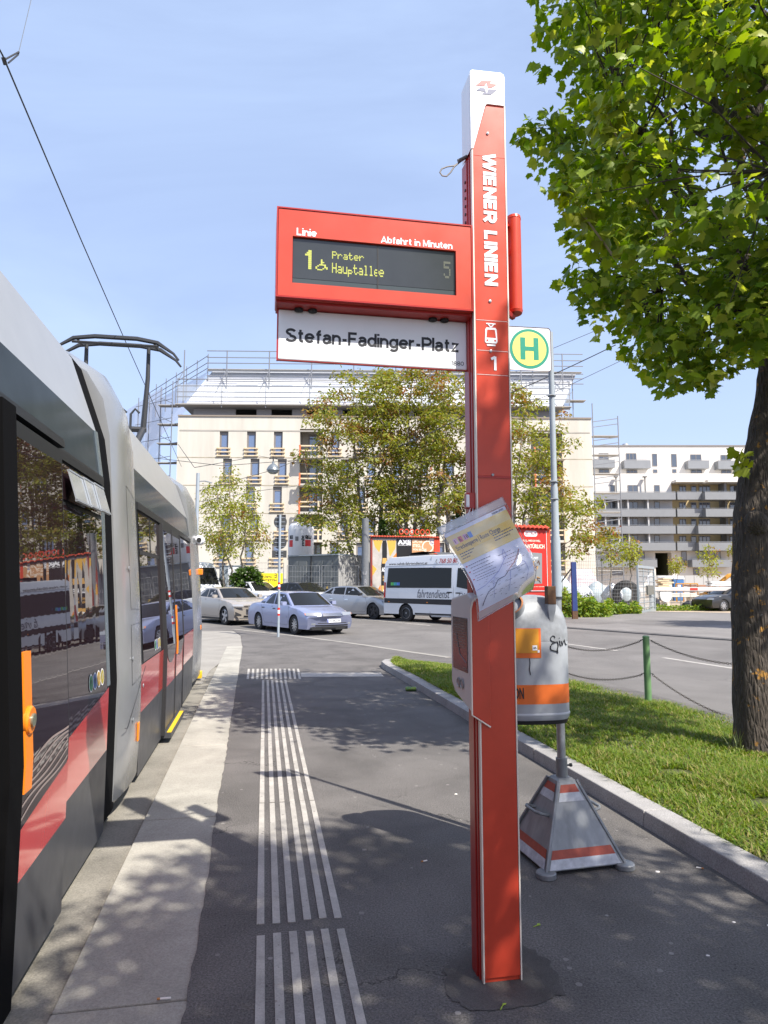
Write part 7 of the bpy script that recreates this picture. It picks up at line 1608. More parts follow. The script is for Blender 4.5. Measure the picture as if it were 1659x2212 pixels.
# ---- pole with the backs of three road signs, red and white bands
z4 = zm(480, 1240, 2.5136)
p0 = gr(601, 1376, .0); sp2 = thing('sign_post', 'thin grey post with red and white bands and the backs of three road signs', 'sign post', p0)
zz = lambda y: zy(y, p0.y)
mb = MB(); mb.lathe([(.038, 0), (.038, zz(1112))], 14); mb.build('post', GREYP, sp2, smooth=True)
BREF = M('band_red', (.55, .03, .02), .4)
for (a, b) in ((543, 556), (572, 585), (702, 716), (738, 752)):
    mb = MB(); mb.lathe([(.0395, zz(z4(0, b)[1])), (.0395, zz(z4(0, a)[1]))], 14); mb.build('red_band', BREF, sp2, smooth=True)
for (a, b) in ((556, 572), (716, 738)):
    mb = MB(); mb.lathe([(.0392, zz(z4(0, b)[1])), (.0392, zz(z4(0, a)[1]))], 14); mb.build('white_band', WHITE, sp2, smooth=True)
SB = M('sign_back', (0.07, 0.072, 0.072), .55, .3)
for (y, r) in ((z4(0, 162)[1], .205), (z4(0, 292)[1], .205)):
    mb = MB(); mb.lathe([(r, -.055), (r, -.048), (0, -.048)][::-1] if 0 else [(0, .048), (r, .048), (r, .055), (0, .055)], 32, (-.0, 0, zz(y)), 0, 'y'); s_ = mb.build('road_sign', SB, sp2)
    for dz in (-.13, .0, .13): mb = MB(); mb.box(-.05 - .12, .05 + .10, .036, .047, zz(y) + dz - .012, zz(y) + dz + .012); mb.build('clamp', STEEL, s_)
mb = MB(); a = at(z4(498, 0)[0], 1262, p0.y).x - p0.x; b = at(z4(590, 0)[0], 1262, p0.y).x - p0.x; mb.box(a, b, .05, .058, zz(z4(0, 387)[1]), zz(z4(0, 342)[1])); s_ = mb.build('road_sign', SB, sp2)
for k in range(3): mb = MB(); z = zz(z4(0, 350 + 16 * k)[1]); mb.box(-.13, .11, .036, .047, z - .01, z + .01); mb.build('clamp', STEEL, s_)
# ---- hoardings on a red framed wall
def quad_frame(x0, x1, Ya, Yb, zb):
    A_, B_ = at(x0, 1262, Ya), at(x1, 1262, Yb); A_.z = B_.z = zb; rz = math.atan2(B_.y - A_.y, B_.x - A_.x); return A_, rz, (B_ - A_).length
z9 = zm(700, 900, 3.318)
A_, rz, Lb = quad_frame(800, 950, 36.5, 37.5, gz(37)); hb_ = thing('billboard', 'billboard wall with black spray can advert and small orange poster behind the van', 'billboard', A_, rz, 'advertising hoardings'); hf = frame_of(A_, rz)
RTILE = M('red_tile_coping', (0.48, 0.070, 0.035), .6, var=.12, vs_=4); RFR = M('red_frame', (0.60, 0.055, 0.02), .5)
zt_ = hf(870, 1160)[1]; zbm_ = .35
mb = MB(); mb.box(0, Lb, .02, .22, 0, zt_); mb.build('wall', GREYC, hb_)
for (a, b, m_) in ((0, .10, M('frame_dark_red', (.22, .03, .02), .6)), (Lb - .32, Lb, RFR)): mb = MB(); mb.box(a, b, -.06, .02, 0, zt_ - .02); mb.build('frame', m_, hb_)
mb = MB(); n = 26
for k in range(n): x = Lb * k / n; w = Lb / n; mb.loft([[(x + w * .5 + w * .5 * math.cos(t), yy, zt_ + dz + w * .5 * math.sin(t) * .6) for t in [math.pi * i / 6 for i in range(7)]] for yy, dz in ((-.16, -.05), (.12, .03), (.34, -.06))], closed=False)
mb.build('coping', RTILE, hb_, smooth=True)
def HX(x): return hf(z9(x, 0)[0], 1200)[0]
def HZ(y): return hf(870, z9(0, y)[1])[1]
STUC = M('poster_stone', (0.50, 0.475, 0.44), .7, c2=(0.36, 0.34, 0.31), vs_=3.0); OGOLD = M('poster_gold', (0.62, 0.36, 0.06), .5); OORA = M('poster_orange', (0.68, 0.20, 0.03), .5); PBLK = M('poster_black', (0.012, 0.012, 0.013), .35); PBRN = M('poster_brown', (0.50, 0.26, 0.12), .5); PCRM = M('poster_cream', S(240, 225, 205), .5); PGL = M('poster_golden_text', (0.6, 0.35, 0.1), .4)
xm, xk, xo, xe = HX(965), HX(1093), HX(1292), Lb - .33
mb = MB(); mb.box(.11, xm - .005, -.02, .018, .3, zt_ - .12, 0)
Z0, Z1 = .3, zt_ - .12; W_ = xm - .11
def up(u, v, o=-.022): return (.11 + W_ * u, o, Z0 + (Z1 - Z0) * v)
for (P, mi) in (([(.02, .98), (.42, .98), (.28, .80), (.10, .88)], 1), ([(.60, .98), (.98, .98), (.95, .86), (.72, .74)], 1), ([(.0, .62), (.18, .56), (.0, .46)], 1), ([(.86, .74), (1, .80), (1, .66)], 2), ([(.12, .0), (.12, .20), (.34, .34), (.34, .0)], 2), ([(.68, .0), (.68, .30), (.9, .12), (.9, .0)], 2)): mb.poly([up(u, v) for u, v in P], mi)
pn = mb.build('spray_can_poster', [STUC, OGOLD, OORA], hb_)
mb = MB()
can_ = [(.36, 0), (.36, .62), (.40, .72), (.40, .93), (.43, .975), (.57, .975), (.60, .93), (.60, .72), (.64, .62), (.64, 0)]; mb.poly([up(u, v, -.0245) for u, v in can_][::-1], 0)
mb.poly([up(u, v, -.0265) for u, v in ((.42, .72), (.58, .72), (.60, .64), (.40, .64))][::-1], 2); mb.poly([up(u, v, -.0265) for u, v in ((.37, .32), (.63, .32), (.63, .17), (.5, .22), (.37, .17))][::-1], 2); mb.poly([up(u, v, -.0285) for u, v in ((.44, .26), (.50, .06), (.56, .16), (.60, .04), (.60, .28))][::-1], 1)
put_text(mb, 'AXE', lambda a, b: up(a, b, -.0285), .385, .615, .52, .585, bold=.035, mi=1); put_text(mb, 'BLACK', lambda a, b: up(a, b, -.0285), .43, .57, .43, .465, bold=.02, mi=2); put_text(mb, 'VANILLA', lambda a, b: up(a, b, -.0285), .42, .58, .385, .42, bold=.02, mi=2); mb.build('can_picture', [PBLK, WHITE, PGL], pn)
mb = MB(); mb.box(xm + .005, xk - .005, -.03, .018, HZ(1640), zt_ - .12, 0); pk = mb.build('brand_poster', PBLK, hb_); mb = MB(); put_text(mb, 'AXE', lambda a, b: (a, -.033, b), HX(975), HX(1085), HZ(1530), HZ(1490), bold=.05); put_text(mb, 'THE FRAGRANCE COLLECTION', lambda a, b: (a, -.033, b), HX(978), HX(1084), HZ(1540), HZ(1533), bold=.02); mb.build('lettering', WHITE, pk)
mb = MB(); mb.box(xk + .005, xe, -.03, .018, HZ(1640), zt_ - .12, 0); pk = mb.build('drink_poster', PBRN, hb_); mb = MB(); put_text(mb, 'LIMO mit', lambda a, b: (a, -.033, b), HX(1100), HX(1180), HZ(1517), HZ(1490), bold=.01); put_text(mb, 'STIEGL...', lambda a, b: (a, -.033, b), HX(1100), HX(1180), HZ(1552), HZ(1526), bold=.02); put_text(mb, 'WOHL BEKOMMS', lambda a, b: (a, -.033, b), HX(1100), HX(1215), HZ(1580), HZ(1562), bold=.02)
c_ = (HX(1225), HZ(1545)); mb.build('lettering', PCRM, pk); mb = MB(); mb.loft([[(c_[0] + r * math.cos(t), -.033, c_[1] + r * math.sin(t)) for t in [2 * math.pi * i / 24 for i in range(24)]] for r in (.33, .27)], cap=False); mb.build('ring_picture', PCRM, pk); mb = MB(); a, b, c1, d1 = HX(1238), HX(1282), HZ(1530), HZ(1475); mb.poly([(a, -.033, d1), (a, -.033, c1 + .05), ((a + b) / 2, -.033, c1 - .1), (b, -.033, c1 + .05), (b, -.033, d1)]); mb.build('badge', PCRM, pk); mb = MB(); put_text(mb, 'STIEGL', lambda a, b: (a, -.035, b), a + .03, b - .03, (c1 + d1) / 2, d1 - .08, bold=.02); put_text(mb, 'SPORT', lambda a, b: (a, -.035, b), a + .03, b - .03, c1 + .05, (c1 + d1) / 2 - .06, bold=.02); mb.build('badge_text', M('badge_blue', (.03, .10, .4), .5), pk)
mb = MB()
for k in range(6): mb.loft([[(1.75 + .3 * k + (.13) * math.cos(t), .1, zt_ + .30 + .16 * math.sin(t)) for t in [2 * math.pi * i / 14 for i in range(14)]], [(1.75 + .3 * k + (.09) * math.cos(t), .1, zt_ + .30 + .11 * math.sin(t)) for t in [2 * math.pi * i / 14 for i in range(14)]]], cap=False)
mb.build('coil_ornament', RFR, hb_)
A_, rz, Lb = quad_frame(1118, 1189, 33.0, 33.6, gz(33)); kb = thing('billboard', 'red spice advert billboard with tiled top right of the pillar', 'billboard', A_, rz, 'advertising hoardings'); kf = frame_of(A_, rz)
zt_ = kf(1150, 1142)[1]; zb_ = kf(1150, 1276)[1]
mb = MB(); mb.box(-2.4, Lb, .02, .22, 0, zt_); mb.build('wall', M('red_board', (.45, .03, .02), .6), kb); mb = MB(); mb.box(-2.3, Lb - .16, -.02, .018, zb_, zt_ - .05); pn = mb.build('red_poster', M('poster_red', (0.50, 0.024, 0.016), .4), kb); mb = MB(); mb.box(Lb - .15, Lb + .03, -.05, .02, 0, zt_ - .02); mb.build('frame', RFR, kb); mb = MB(); mb.box(Lb - .185, Lb - .165, -.03, .01, zb_, zt_ - .08); mb.box(-2.3, Lb - .165, -.03, .01, zb_ - .02, zb_); mb.build('poster_rim', WHITE, kb)
mb = MB(); n = 18
for k in range(n): w = (Lb + 2.4) / n; x = -2.4 + w * k; mb.loft([[(x + w * .5 + w * .5 * math.cos(t), yy, zt_ + dz + w * .45 * math.sin(t)) for t in [math.pi * i / 6 for i in range(7)]] for yy, dz in ((-.20, -.06), (.15, .10), (.40, -.06))], closed=False)
mb.build('coping', RTILE, kb, smooth=True)
KX = lambda x: kf(z6(x, 0)[0], 1200)[0]; KZ = lambda y: kf(1150, z6(0, y)[1])[1]
mb = MB(); cx_, cz_ = KX(830), KZ(518); w_, h_ = KX(884) - KX(776), KZ(495) - KZ(542)
def rr2(w, h, o, r): return [(cx_ + sx_ * (w / 2 - r) + r * math.cos(R(a0 + 15 * i)), o, cz_ + sz_ * (h / 2 - r) + r * math.sin(R(a0 + 15 * i))) for sx_, sz_, a0 in ((1, 1, 0), (-1, 1, 90), (-1, -1, 180), (1, -1, 270)) for i in range(7)]
mb.poly(rr2(w_, h_, -.023, .12)[::-1], 0); mb.poly(rr2(w_ - .06, h_ - .06, -.026, .10)[::-1], 1); mb.poly(rr2(w_ - .09, h_ - .09, -.029, .09)[::-1], 0); put_text(mb, 'KOTÁNYI', lambda a, b: (a, -.032, b), cx_ - w_ * .40, cx_ + w_ * .40, cz_ - h_ * .26, cz_ + h_ * .36, bold=.02, mi=1); mb.build('badge', [WHITE, M('badge_red', (.4, .02, .015), .5)], pn)
mb = MB(); put_text(mb, 'VOLL, WIE ICH WILL', lambda a, b: (a, -.023, b), KX(760), KX(910), KZ(588), KZ(568), bold=.025); put_text(mb, 'NATÜRLICH', lambda a, b: (a, -.023, b), KX(780), KX(942), KZ(640), KZ(598), bold=.03); put_text(mb, 'Jetzt neu am Gewürzregal', lambda a, b: (a, -.023, b), KX(790), KX(975), KZ(966), KZ(956), bold=.01); mb.build('lettering', PCRM, pn)
mb = MB(); mb.quad(*[(x, -.022, z) for x, z in ((KX(780), KZ(940)), (KX(915), KZ(935)), (KX(920), KZ(680)), (KX(790), KZ(672)))], mi=0); pr = random.Random(4)
for k in range(26):
    a0 = pr.uniform(0, 3.1); cx2, cz2 = KX(pr.uniform(800, 905)), KZ(pr.uniform(745, 925)); l, w = .10, .03
    mb.poly([(cx2 + l * math.cos(t) * math.cos(a0) - w * math.sin(t) * math.sin(a0), -.0245 - .0002 * k, cz2 + l * math.cos(t) * math.sin(a0) + w * math.sin(t) * math.cos(a0)) for t in [-2 * math.pi * i / 8 for i in range(8)]], 1 + k % 2)
put_text(mb, 'KOTÁNYI', lambda a, b: (a, -.0245, b), KX(800), KX(885), KZ(732), KZ(705), bold=.02, mi=3); mb.build('spice_picture', [M('packet_grey', (.22, .23, .24), .4), M('seed_tan', (.42, .24, .08), .6), M('seed_dark', (.07, .03, .015), .6), WHITE], pn)
for (x, y) in ((962, 680), (962, 860), (985, 930)):
    mb = MB(); mb.poly([(KX(x) + .1 * (u - .5), -.024, KZ(y) + .2 * v) for u, v in ((0, 0), (.6, -.4), (1, .2), (.9, .8), (.4, .9))][::-1]); mb.build('herb_picture', M('herb_olive', (.12, .11, .02), .6), pn)
# ---- silo
s0 = at(649, 1262, 50); SL = thing('silo', 'white plaster silo with black and red lettering behind the grey containers', 'silo', (s0.x, 50, gz(50))); sz_ = lambda y: zy(y, 50) - gz(50)
rs = (at(677, 1262, 50).x - at(622, 1262, 50).x) / 2
mb = MB(); mb.lathe([(rs * .3, sz_(1240)), (rs, sz_(1205)), (rs, sz_(1146)), (rs * .97, sz_(1138)), (rs * .82, sz_(1132)), (rs * .3, sz_(1129)), (0, sz_(1128.5))], 40); so = mb.build('tank', M('silo_white', (.80, .80, .79), .5, var=.03), SL, smooth=True)
for k in range(4): mb = MB(); a = math.pi / 4 + k * math.pi / 2; mb.tube([(rs * .8 * math.cos(a), rs * .8 * math.sin(a), 0), (rs * .8 * math.cos(a), rs * .8 * math.sin(a), sz_(1200))], .09, 6); mb.build('leg', STEEL, SL)
def cyl(o): return lambda a, b: (( rs + o) * math.sin(a / rs), -(rs + o) * math.cos(a / rs), b)
z3 = lambda y: sz_(zx(0, y)[1]); x3 = lambda x: rs * math.asin(max(-.98, min(.98, (at(zx(x, 0)[0], 1262, 50 - rs * .8).x - s0.x) / rs)))
def cylrect(mb, xa, xb, za_, zb_, o, mi=0): f = cyl(o); mb.loft([[f(xa + (xb - xa) * i / 6, z) for i in range(7)] for z in (za_, zb_)], closed=False, mi=mi)
mb = MB(); put_text(mb, 'au', cyl(.012), x3(1218), x3(1262), z3(1497), z3(1466), bold=.04, mi=0); put_text(mb, 'mit', lambda a, b: cyl(.012)(x3(1212) - b, a), z3(1552), z3(1468), 0, x3(1212) - x3(1188), bold=.04, mi=0); cylrect(mb, x3(1218), x3(1259), z3(1552), z3(1503), .012, 1)
put_text(mb, 'au', cyl(.012), x3(1090), x3(1119), z3(1497), z3(1466), bold=.04, mi=0); cylrect(mb, x3(1088), x3(1119), z3(1558), z3(1505), .012, 1); cylrect(mb, x3(1140), x3(1166), z3(1512), z3(1478), .012, 2); mb.build('lettering', [INK, M('logo_red', (.65, .03, .03), .5), GREYC], so)
# ---- grey containers
CG = M('container_grey', (0.155, 0.17, 0.175), .5, var=.06, vs_=1.2); CG_SUNLIT = M('container_sunlit_end', (0.34, 0.34, 0.335), .6, var=.08, vs_=1.0)  # second grey is paler: sunlight on the end wall painted into its colour
cc = at(731, 1262, 41); cc.z = gz(41); ch = zy(1199, 41.0) - gz(41)
aL = at(622, 1262, 43.2); aL.z = cc.z; aR = at(789, 1262, 43.6); aR.z = cc.z
ct = thing('utility_container', 'long grey utility container with louvred doors and sunlit end wall', 'container', cc)
L_, R_ = aL - cc, aR - cc; dL = L_.normalized(); dR = R_.normalized()
mb = MB(); P = [Vector((0, 0, 0)), L_, L_ + R_, R_]; n_ = 4; vsx = [p + Vector((0, 0, h)) for h in (0, ch) for p in P]; mb.add(vsx, [(0, 4, 5, 1)], 0); mb.add(vsx, [(3, 7, 4, 0)], 1); mb.add(vsx, [(1, 5, 6, 2), (2, 6, 7, 3), (4, 7, 6, 5)], 0); mb.build('shell', [CG, CG_SUNLIT], ct)
nL = Vector((dL.y, -dL.x, 0)); nL = nL if nL.y < 0 else -nL
def onL(s, z, o): return dL * s + nL * o + Vector((0, 0, z))
LL = L_.length
for (s0_, s1_) in ((LL * .12, LL * .28), (LL * .30, LL * .46), (LL * .62, LL * .78), (LL * .80, LL * .95)):
    mb = MB(); mb.prism([onL(s0_, .15, 0), onL(s1_, .15, 0), onL(s1_, ch - .3, 0), onL(s0_, ch - .3, 0)], nL * .03); dr = mb.build('door', CG, ct)
    mb = MB()
    for k in range(12): z = .4 + k * .11; mb.prism([onL(s0_ + .08, z, .03), onL(s1_ - .08, z, .03), onL(s1_ - .08, z + .05, .03), onL(s0_ + .08, z + .05, .03)], nL * .03)
    mb.build('louvre', M('louvre_grey', (.23, .24, .24), .5), dr)
    mb = MB(); sm_ = (s0_ + s1_) / 2; mb.poly([onL(sm_ - .09, 1.30, .063), onL(sm_ + .09, 1.30, .063), onL(sm_, 1.46, .063)]); mb.build('warning_sign', YELLOW, dr)
mb = MB(); mb.prism([onL(LL * .52, .0, 0), onL(LL * .54, .0, 0), onL(LL * .54, ch, 0), onL(LL * .52, ch, 0)], nL * .05); mb.build('joint', DARK, ct)
mb = MB(); mb.prism([P[0] + Vector((0, 0, ch)) + nL * .06, P[1] + Vector((0, 0, ch)) + nL * .06, P[2] + Vector((0, 0, ch)), P[3] + Vector((0, 0, ch))], (0, 0, .08)); mb.build('roof_edge', GREYP, ct)
nR = Vector((dR.y, -dR.x, 0)); nR = nR if nR.y < 0 else -nR
for k in range(1, 7): mb = MB(); s = R_.length * k / 7; mb.prism([dR * (s - .02), dR * (s + .02), dR * (s + .02) + Vector((0, 0, ch)), dR * (s - .02) + Vector((0, 0, ch))], nR * .02); mb.build('rib', CG_SUNLIT, ct)
p = at(495, 1262, 42); wc = thing('switch_cabinet', 'pale two tone metal cabinet at the left behind the young tree', 'cabinet', (p.x, 42, gz(42)), R(-8)); hh = zy(1223, 42) - gz(42)
mb = MB(); mb.box(-.65, -.1, 0, .8, 0, hh); mb.build('grey_half', GREYP, wc, bevel=.02); mb = MB(); mb.box(-.095, .65, 0, .8, 0, hh); mb.build('white_half', WHITE, wc, bevel=.02); mb = MB(); mb.box(-.7, .7, -.03, .85, hh, hh + .05); mb.build('lid', GREYP, wc); mb = MB(); mb.box(.5, .54, -.03, 0, .6, .8); mb.build('handle', DARK, wc)
# ---- yellow site board
A_, rz, Lb = quad_frame(564, 601, 37.6, 37.9, gz(38)); yb = thing('site_board', 'bright yellow contractor board behind the parked cars', 'signboard', A_, rz); z1 = zy(1238, 37.7) - gz(38)
YB = M('board_yellow', (.78, .62, .01), .5); mb = MB(); mb.box(0, Lb + .25, 0, .04, .25, z1); o = mb.build('board', YB, yb, bevel=.01); mb = MB(); yf = frame_of(A_, rz); bx = lambda x: yf(z4(x, 0)[0], 1250)[0]; bz = lambda y: yf(580, z4(0, y)[1])[1]
put_text(mb, 'ÖSTU', lambda a, b: (a, -.004, b), bx(455), bx(503), bz(516), bz(499), bold=.03); put_text(mb, 'STETTIN', lambda a, b: (a, -.004, b), bx(455), bx(532), bz(537), bz(523), bold=.03); mb.build('lettering', INK, o); mb = MB()
for k in range(3): z = bz(516) + .02 + k * .1; mb.quad((bx(517), -.004, z), (bx(532), -.004, z), (bx(532), -.004, z + .04), (bx(517), -.004, z + .04))
mb.quad((bx(529), -.005, bz(516) + .02), (bx(532), -.005, bz(516) + .02), (bx(532), -.005, bz(516) + .26), (bx(529), -.005, bz(516) + .26)); mb.build('logo', INK, o)
for x in (.15, Lb): mb = MB(); mb.tube([(x, .08, 0), (x, .08, z1 + .1)], .03, 6); mb.build('post', STEEL, yb)
# ---- concrete lamp mast in front of the hoarding and hanging street lamp, camera mast
p = at(789, 1262, 35.5); ms = thing('street_mast', 'thick grey concrete mast covered with scribbles between container and billboard', 'mast', (p.x, 35.5, gz(35))); mb = MB(); mb.lathe([(.20, 0), (.19, 3), (.175, zy(1120, 35.5) - gz(35))], 20); mb.build('shaft', M('mast_grey', (.15, .16, .17), .75, var=.15, vs_=3), ms, smooth=True)
mb = MB(); pr = random.Random(8)
for k in range(7):
    a0 = pr.uniform(-.9, .3); z = pr.uniform(.4, 2.2); mb.tube([(.205 * math.sin(a0 + .25 * i * pr.uniform(.5, 1.2)), -.205 * math.cos(a0 + .2 * i), z + pr.uniform(-.15, .15)) for i in range(4)], .008, 4)
mb.build('scribble', M('scribble_white', (.5, .5, .52), .6), ms)
LW = M('wire_black', (0.03, 0.03, 0.033), .6)
p = at(590, 1012, 33); hl = thing('hanging_lamp', 'grey bell shaped street lamp hanging from a span wire', 'street lamp', p); u = at(621, 1012, 33).x - at(590, 1012, 33).x; mb = MB(); mb.lathe([(u * .46, -.10), (u * .44, -.04), (u * .34, .10), (u * .18, .20), (.06, .24), (.05, .34), (0, .34)], 24); mb.build('lamp_shade', M('lamp_grey', (.20, .23, .25), .4, .4), hl, smooth=True); mb = MB(); mb.lathe([(u * .40, -.08), (u * .34, -.20), (u * .2, -.27), (0, -.28)], 24); mb.build('glass_bowl', M('lamp_glass', (.20, .24, .26), .1, coat=.5), hl, smooth=True); mb = MB(); mb.tube([(0, 0, .33), (0, 0, .6)], .03, 6); mb.tube([(-.2, 0, .5), (.2, 0, .5)], .025, 5); mb.build('suspension', DARK, hl)
p = at(421, 1262, 24); cmst = thing('slim_mast', 'slim light grey mast standing behind the tram end', 'mast', (p.x, 24, gz(24))); mb = MB(); mb.lathe([(.075, 0), (.06, zy(1022, 24) - gz(24))], 14); mb.build('shaft', GREYP, cmst, smooth=True); mb = MB(); z = zy(1022, 24) - gz(24); mb.tube([(-.0, 0, z - .3), (.25, 0, z - .28), (.5, 0, z - .35)], .02, 5); mb.build('bracket', STEEL, cmst)
# ---- overhead wires
def wire(name, label, pts, r, group, sag=0.0, mat=None):
    P = []
    for a, b in zip(pts, pts[1:]):
        n = 14
        for i in range(n): t = i / n; q = a.lerp(b, t); P.append(q - Vector((0, 0, sag * 4 * t * (1 - t))))
    P.append(pts[-1]); mb = MB(); mb.tube(P, r, 5); return tag(mb.build(name, mat or LW), label, 'wire', group)
def high(x, y, z):
    r = ray(x, y); t = (z - EYE) / r[2]; return Vector((r[0] * t, r[1] * t, z))
cw = [high(-60, 0, 5.5), high(5, 118, 5.48), high(175, 518, 5.46), high(270, 735, 5.44), at(356, 928, 16.5), at(392, 1008, 22.0)]
wire('contact_wire', 'black contact wire rising over the tram to the upper left', cw, .0065, 'overhead wires')
hg = thing('wire_hanger', 'triangular wire hanger clamped on the contact wire at the top left', 'wire hanger', high(9, 128, 5.48)); h0 = hg.location.copy()
q = [high(10, 143, 5.5), high(38, 118, 5.62), high(41, 112, 5.64)]; mb = MB(); mb.tube([high(8, 130, 5.48) - h0, q[2] - h0, q[1] + Vector((.004, 0, 0)) - h0, high(18, 136, 5.47) - h0], .006, 6); mb.tube([high(7, 124, 5.5) - h0, high(12, 140, 5.47) - h0], .016, 8); mb.build('clamp', DARK, hg); mb = MB(); mb.tube([q[2] - h0, high(46, 90, 5.75) - h0, high(72, -20, 6.3) - h0, high(90, -140, 6.9) - h0], .0028, 5); mb.build('pull_wire', M('rope_grey', (.12, .14, .17), .6), hg)
WG = 'thin span wires over the street'
wire('span_wire', 'thick black cable sloping down behind the stop sign pole to the trees', [at(1330, 745, 30), at(1100, 850, 31), at(990, 905, 32), at(860, 965, 33)], .022, WG, .05)
wire('span_wire', 'thin cable from the stop sign up to the maple, upper of two', [at(1345, 690, 30), at(1196, 752, 28), at(1060, 790, 30)], .012, WG)
wire('span_wire', 'thin cable running right from the stop sign pole towards the maple, lower of two', [at(1365, 768, 30), at(1190, 851, 26), at(1060, 905, 30)], .012, WG)
wire('span_wire', 'span wire carrying the hanging lamp across the concrete facade', [at(340, 990, 33), at(480, 1006, 33), at(590, 998, 33), at(700, 990, 33), at(830, 985, 34)], .014, WG, .0)
wire('span_wire', 'wire sloping from the tram end across the facade to the loose trees', [at(430, 1060, 32), at(590, 1015, 33), at(700, 970, 34)], .014, WG)
wire('span_wire', 'lowest thin wire crossing in front of the young tree', [at(425, 1085, 32), at(560, 1060, 33), at(760, 1035, 34)], .012, WG)
wire('span_wire', 'wire above the slim mast in front of the facade', [at(385, 960, 30), at(420, 1010, 24), at(560, 985, 32), at(700, 1010, 34)], .012, WG)
# ---- mesh fence in front of the containers and at the site
FT = M('fence_tube', (.30, .31, .32), .5, .5)
def mesh_panel(label, xa, xb, Ya, Yb, ytop, nx, nz, grp='mesh fence panels', w=.006):
    A_, rz, L = quad_frame(xa, xb, Ya, Yb, gz(Ya)); t = thing('fence_panel', label, 'fence', A_, rz, grp); h = zy(ytop, (Ya + Yb) / 2) - gz(Ya)
    mb = MB(); mb.tube([(0, 0, .05), (0, 0, h), (L, 0, h), (L, 0, .05)], .022, 6); mb.tube([(0, 0, .1), (L, 0, .1)], .02, 6); mb.build('frame', FT, t)
    mb = MB()
    for k in range(1, nx): x = L * k / nx; mb.tube([(x, .01, .1), (x, .01, h)], w, 3)
    for k in range(1, nz): z = .1 + (h - .1) * k / nz; mb.tube([(0, .01, z), (L, .01, z)], w, 3)
    mb.build('wire_mesh', FT, t); mb = MB(); mb.box(-.15, .15, -.12, .12, 0, .12); mb.build('foot', GREYC, t)
mesh_panel('mesh fence panel in front of the left end of the grey container', 620, 690, 38.5, 39, 1222, 12, 8); mesh_panel('mesh fence panel in front of the sunlit container end', 695, 775, 39, 39.5, 1222, 12, 8); mesh_panel('mesh fence panel over the dark green bush', 545, 612, 38.2, 38.4, 1216, 10, 8)
mesh_panel('mesh fence panel behind the blue post', 1215, 1300, 43, 43.5, 1190, 22, 16, w=.008); mesh_panel('mesh fence panel behind the saplings next to the gate', 1302, 1378, 43.5, 44, 1190, 22, 16, w=.008)
for i, (a, b) in enumerate(((1412, 1468), (1470, 1530), (1534, 1600))): mesh_panel(['low site fence panel just right of the gate', 'low site fence panel with round notice beyond the boom', 'low site fence panel in front of the black car'][i], a, b, 42, 41.5, 1278, 3, 3, 'low site fence panels', .012)
# ---- gate, blue post, boom
y7 = zm(1380, 1380, 3.456)
A_, rz, Lb = quad_frame(1379, 1415, 36.2, 40.0, gz(37)); gt = thing('steel_gate', 'open grey steel mesh gate leaf with lock box', 'gate', A_, rz); hg_ = zy(1221, 36.6) - gz(37)
GT = M('gate_grey', (.36, .40, .42), .45, .4)
mb = MB()
for (a, b, c, d) in ((0, .16, 0, hg_), (Lb - .16, Lb, 0, hg_), (.16, Lb - .16, 0, .14), (.16, Lb - .16, hg_ - .14, hg_)): mb.box(a, b, 0, .08, c, d)
mb.build('frame', GT, gt)
mb = MB()
for k in range(1, 9): z = hg_ * k / 9; mb.tube([(.16, .04, z), (Lb - .16, .04, z)], .022, 5)
for k in (1, 2): x = Lb * k / 3; mb.tube([(x, .04, .1), (x, .04, hg_)], .022, 5)
mb.build('bars', GT, gt); mb = MB(); mb.quad((.16, .06, .14), (Lb - .16, .06, .14), (Lb - .16, .06, hg_ - .14), (.16, .06, hg_ - .14)); mb.build('mesh', netm('gate_mesh', (.35, .38, .40), .45), gt)
mb = MB(); mb.box(Lb * .42, Lb * .82, -.10, -.01, hg_ * .38, hg_ * .58); mb.build('lock_box', M('lock_box_olive', (.13, .13, .11), .5), gt); mb = MB(); mb.tube([(Lb * .5, -.05, hg_ * .6), (Lb * .5, -.05, hg_ * .78), (Lb * .7, -.05, hg_ * .8)], .03, 6); mb.build('handle', WHITE, gt)
p = grr(1242, 1337); bpst = thing('blue_post', 'square blue painted post in the weeds by the road', 'post', p); mb = MB(); hb3 = zy(1214, p.y) - p.z; mb.box(-.11, .11, -.09, .09, .35, hb3); mb.build('shaft', M('post_blue', (.022, .045, .17), .55, var=.15, vs_=4), bpst, bevel=.01); mb = MB(); mb.box(-.115, .115, -.095, .095, 0, .35); mb.build('rusty_foot', RUST, bpst); mb = MB(); mb.tube([(-.1, 0, hb3 - .3), (-1.3, .6, .5)][::-1], .03, 5); mb.build('strut', DARK, bpst)
p = at(1638, 1262, 40.5); mb = MB(); bx_ = thing('barrier_boom', 'long white barrier boom across the site entrance', 'barrier', (at(1408, 1262, 40.5).x, 40.5, gz(40))); Lm = p.x - bx_.location.x + 3; zb_ = zy(1273, 40.5) - gz(40)
mb.box(0, Lm, -.05, .05, zb_ - .10, zb_ + .12); mb.build('boom', M('boom_white', (.62, .58, .55), .5), bx_, bevel=.02); mb = MB(); a = at(y7(1187, 0)[0], 1262, 40.5).x - bx_.location.x; mb.box(a, a + .45, -.06, -.051, zb_ - .05, zb_ + .08); mb.build('red_plate', M('plate_red', (.5, .03, .02), .5), bx_); mb = MB(); mb.box(-.10, .10, -.1, .1, 0, zb_ - .1); mb.build('post', GT, bx_)
p = at(y7(985, 0)[0], y7(0, 386)[1], 41.2); mb = MB(); mb.prism([p + Vector((.33 * math.cos(t), 0, .30 * math.sin(t))) for t in [math.pi + math.pi * i / 12 for i in range(13)]] + [p + Vector((.33, 0, .28)), p + Vector((-.33, 0, .28))], (0, .02, 0)); tag(mb.build('notice_shield', WHITE), 'white shield shaped notice on the low site fence', 'notice')
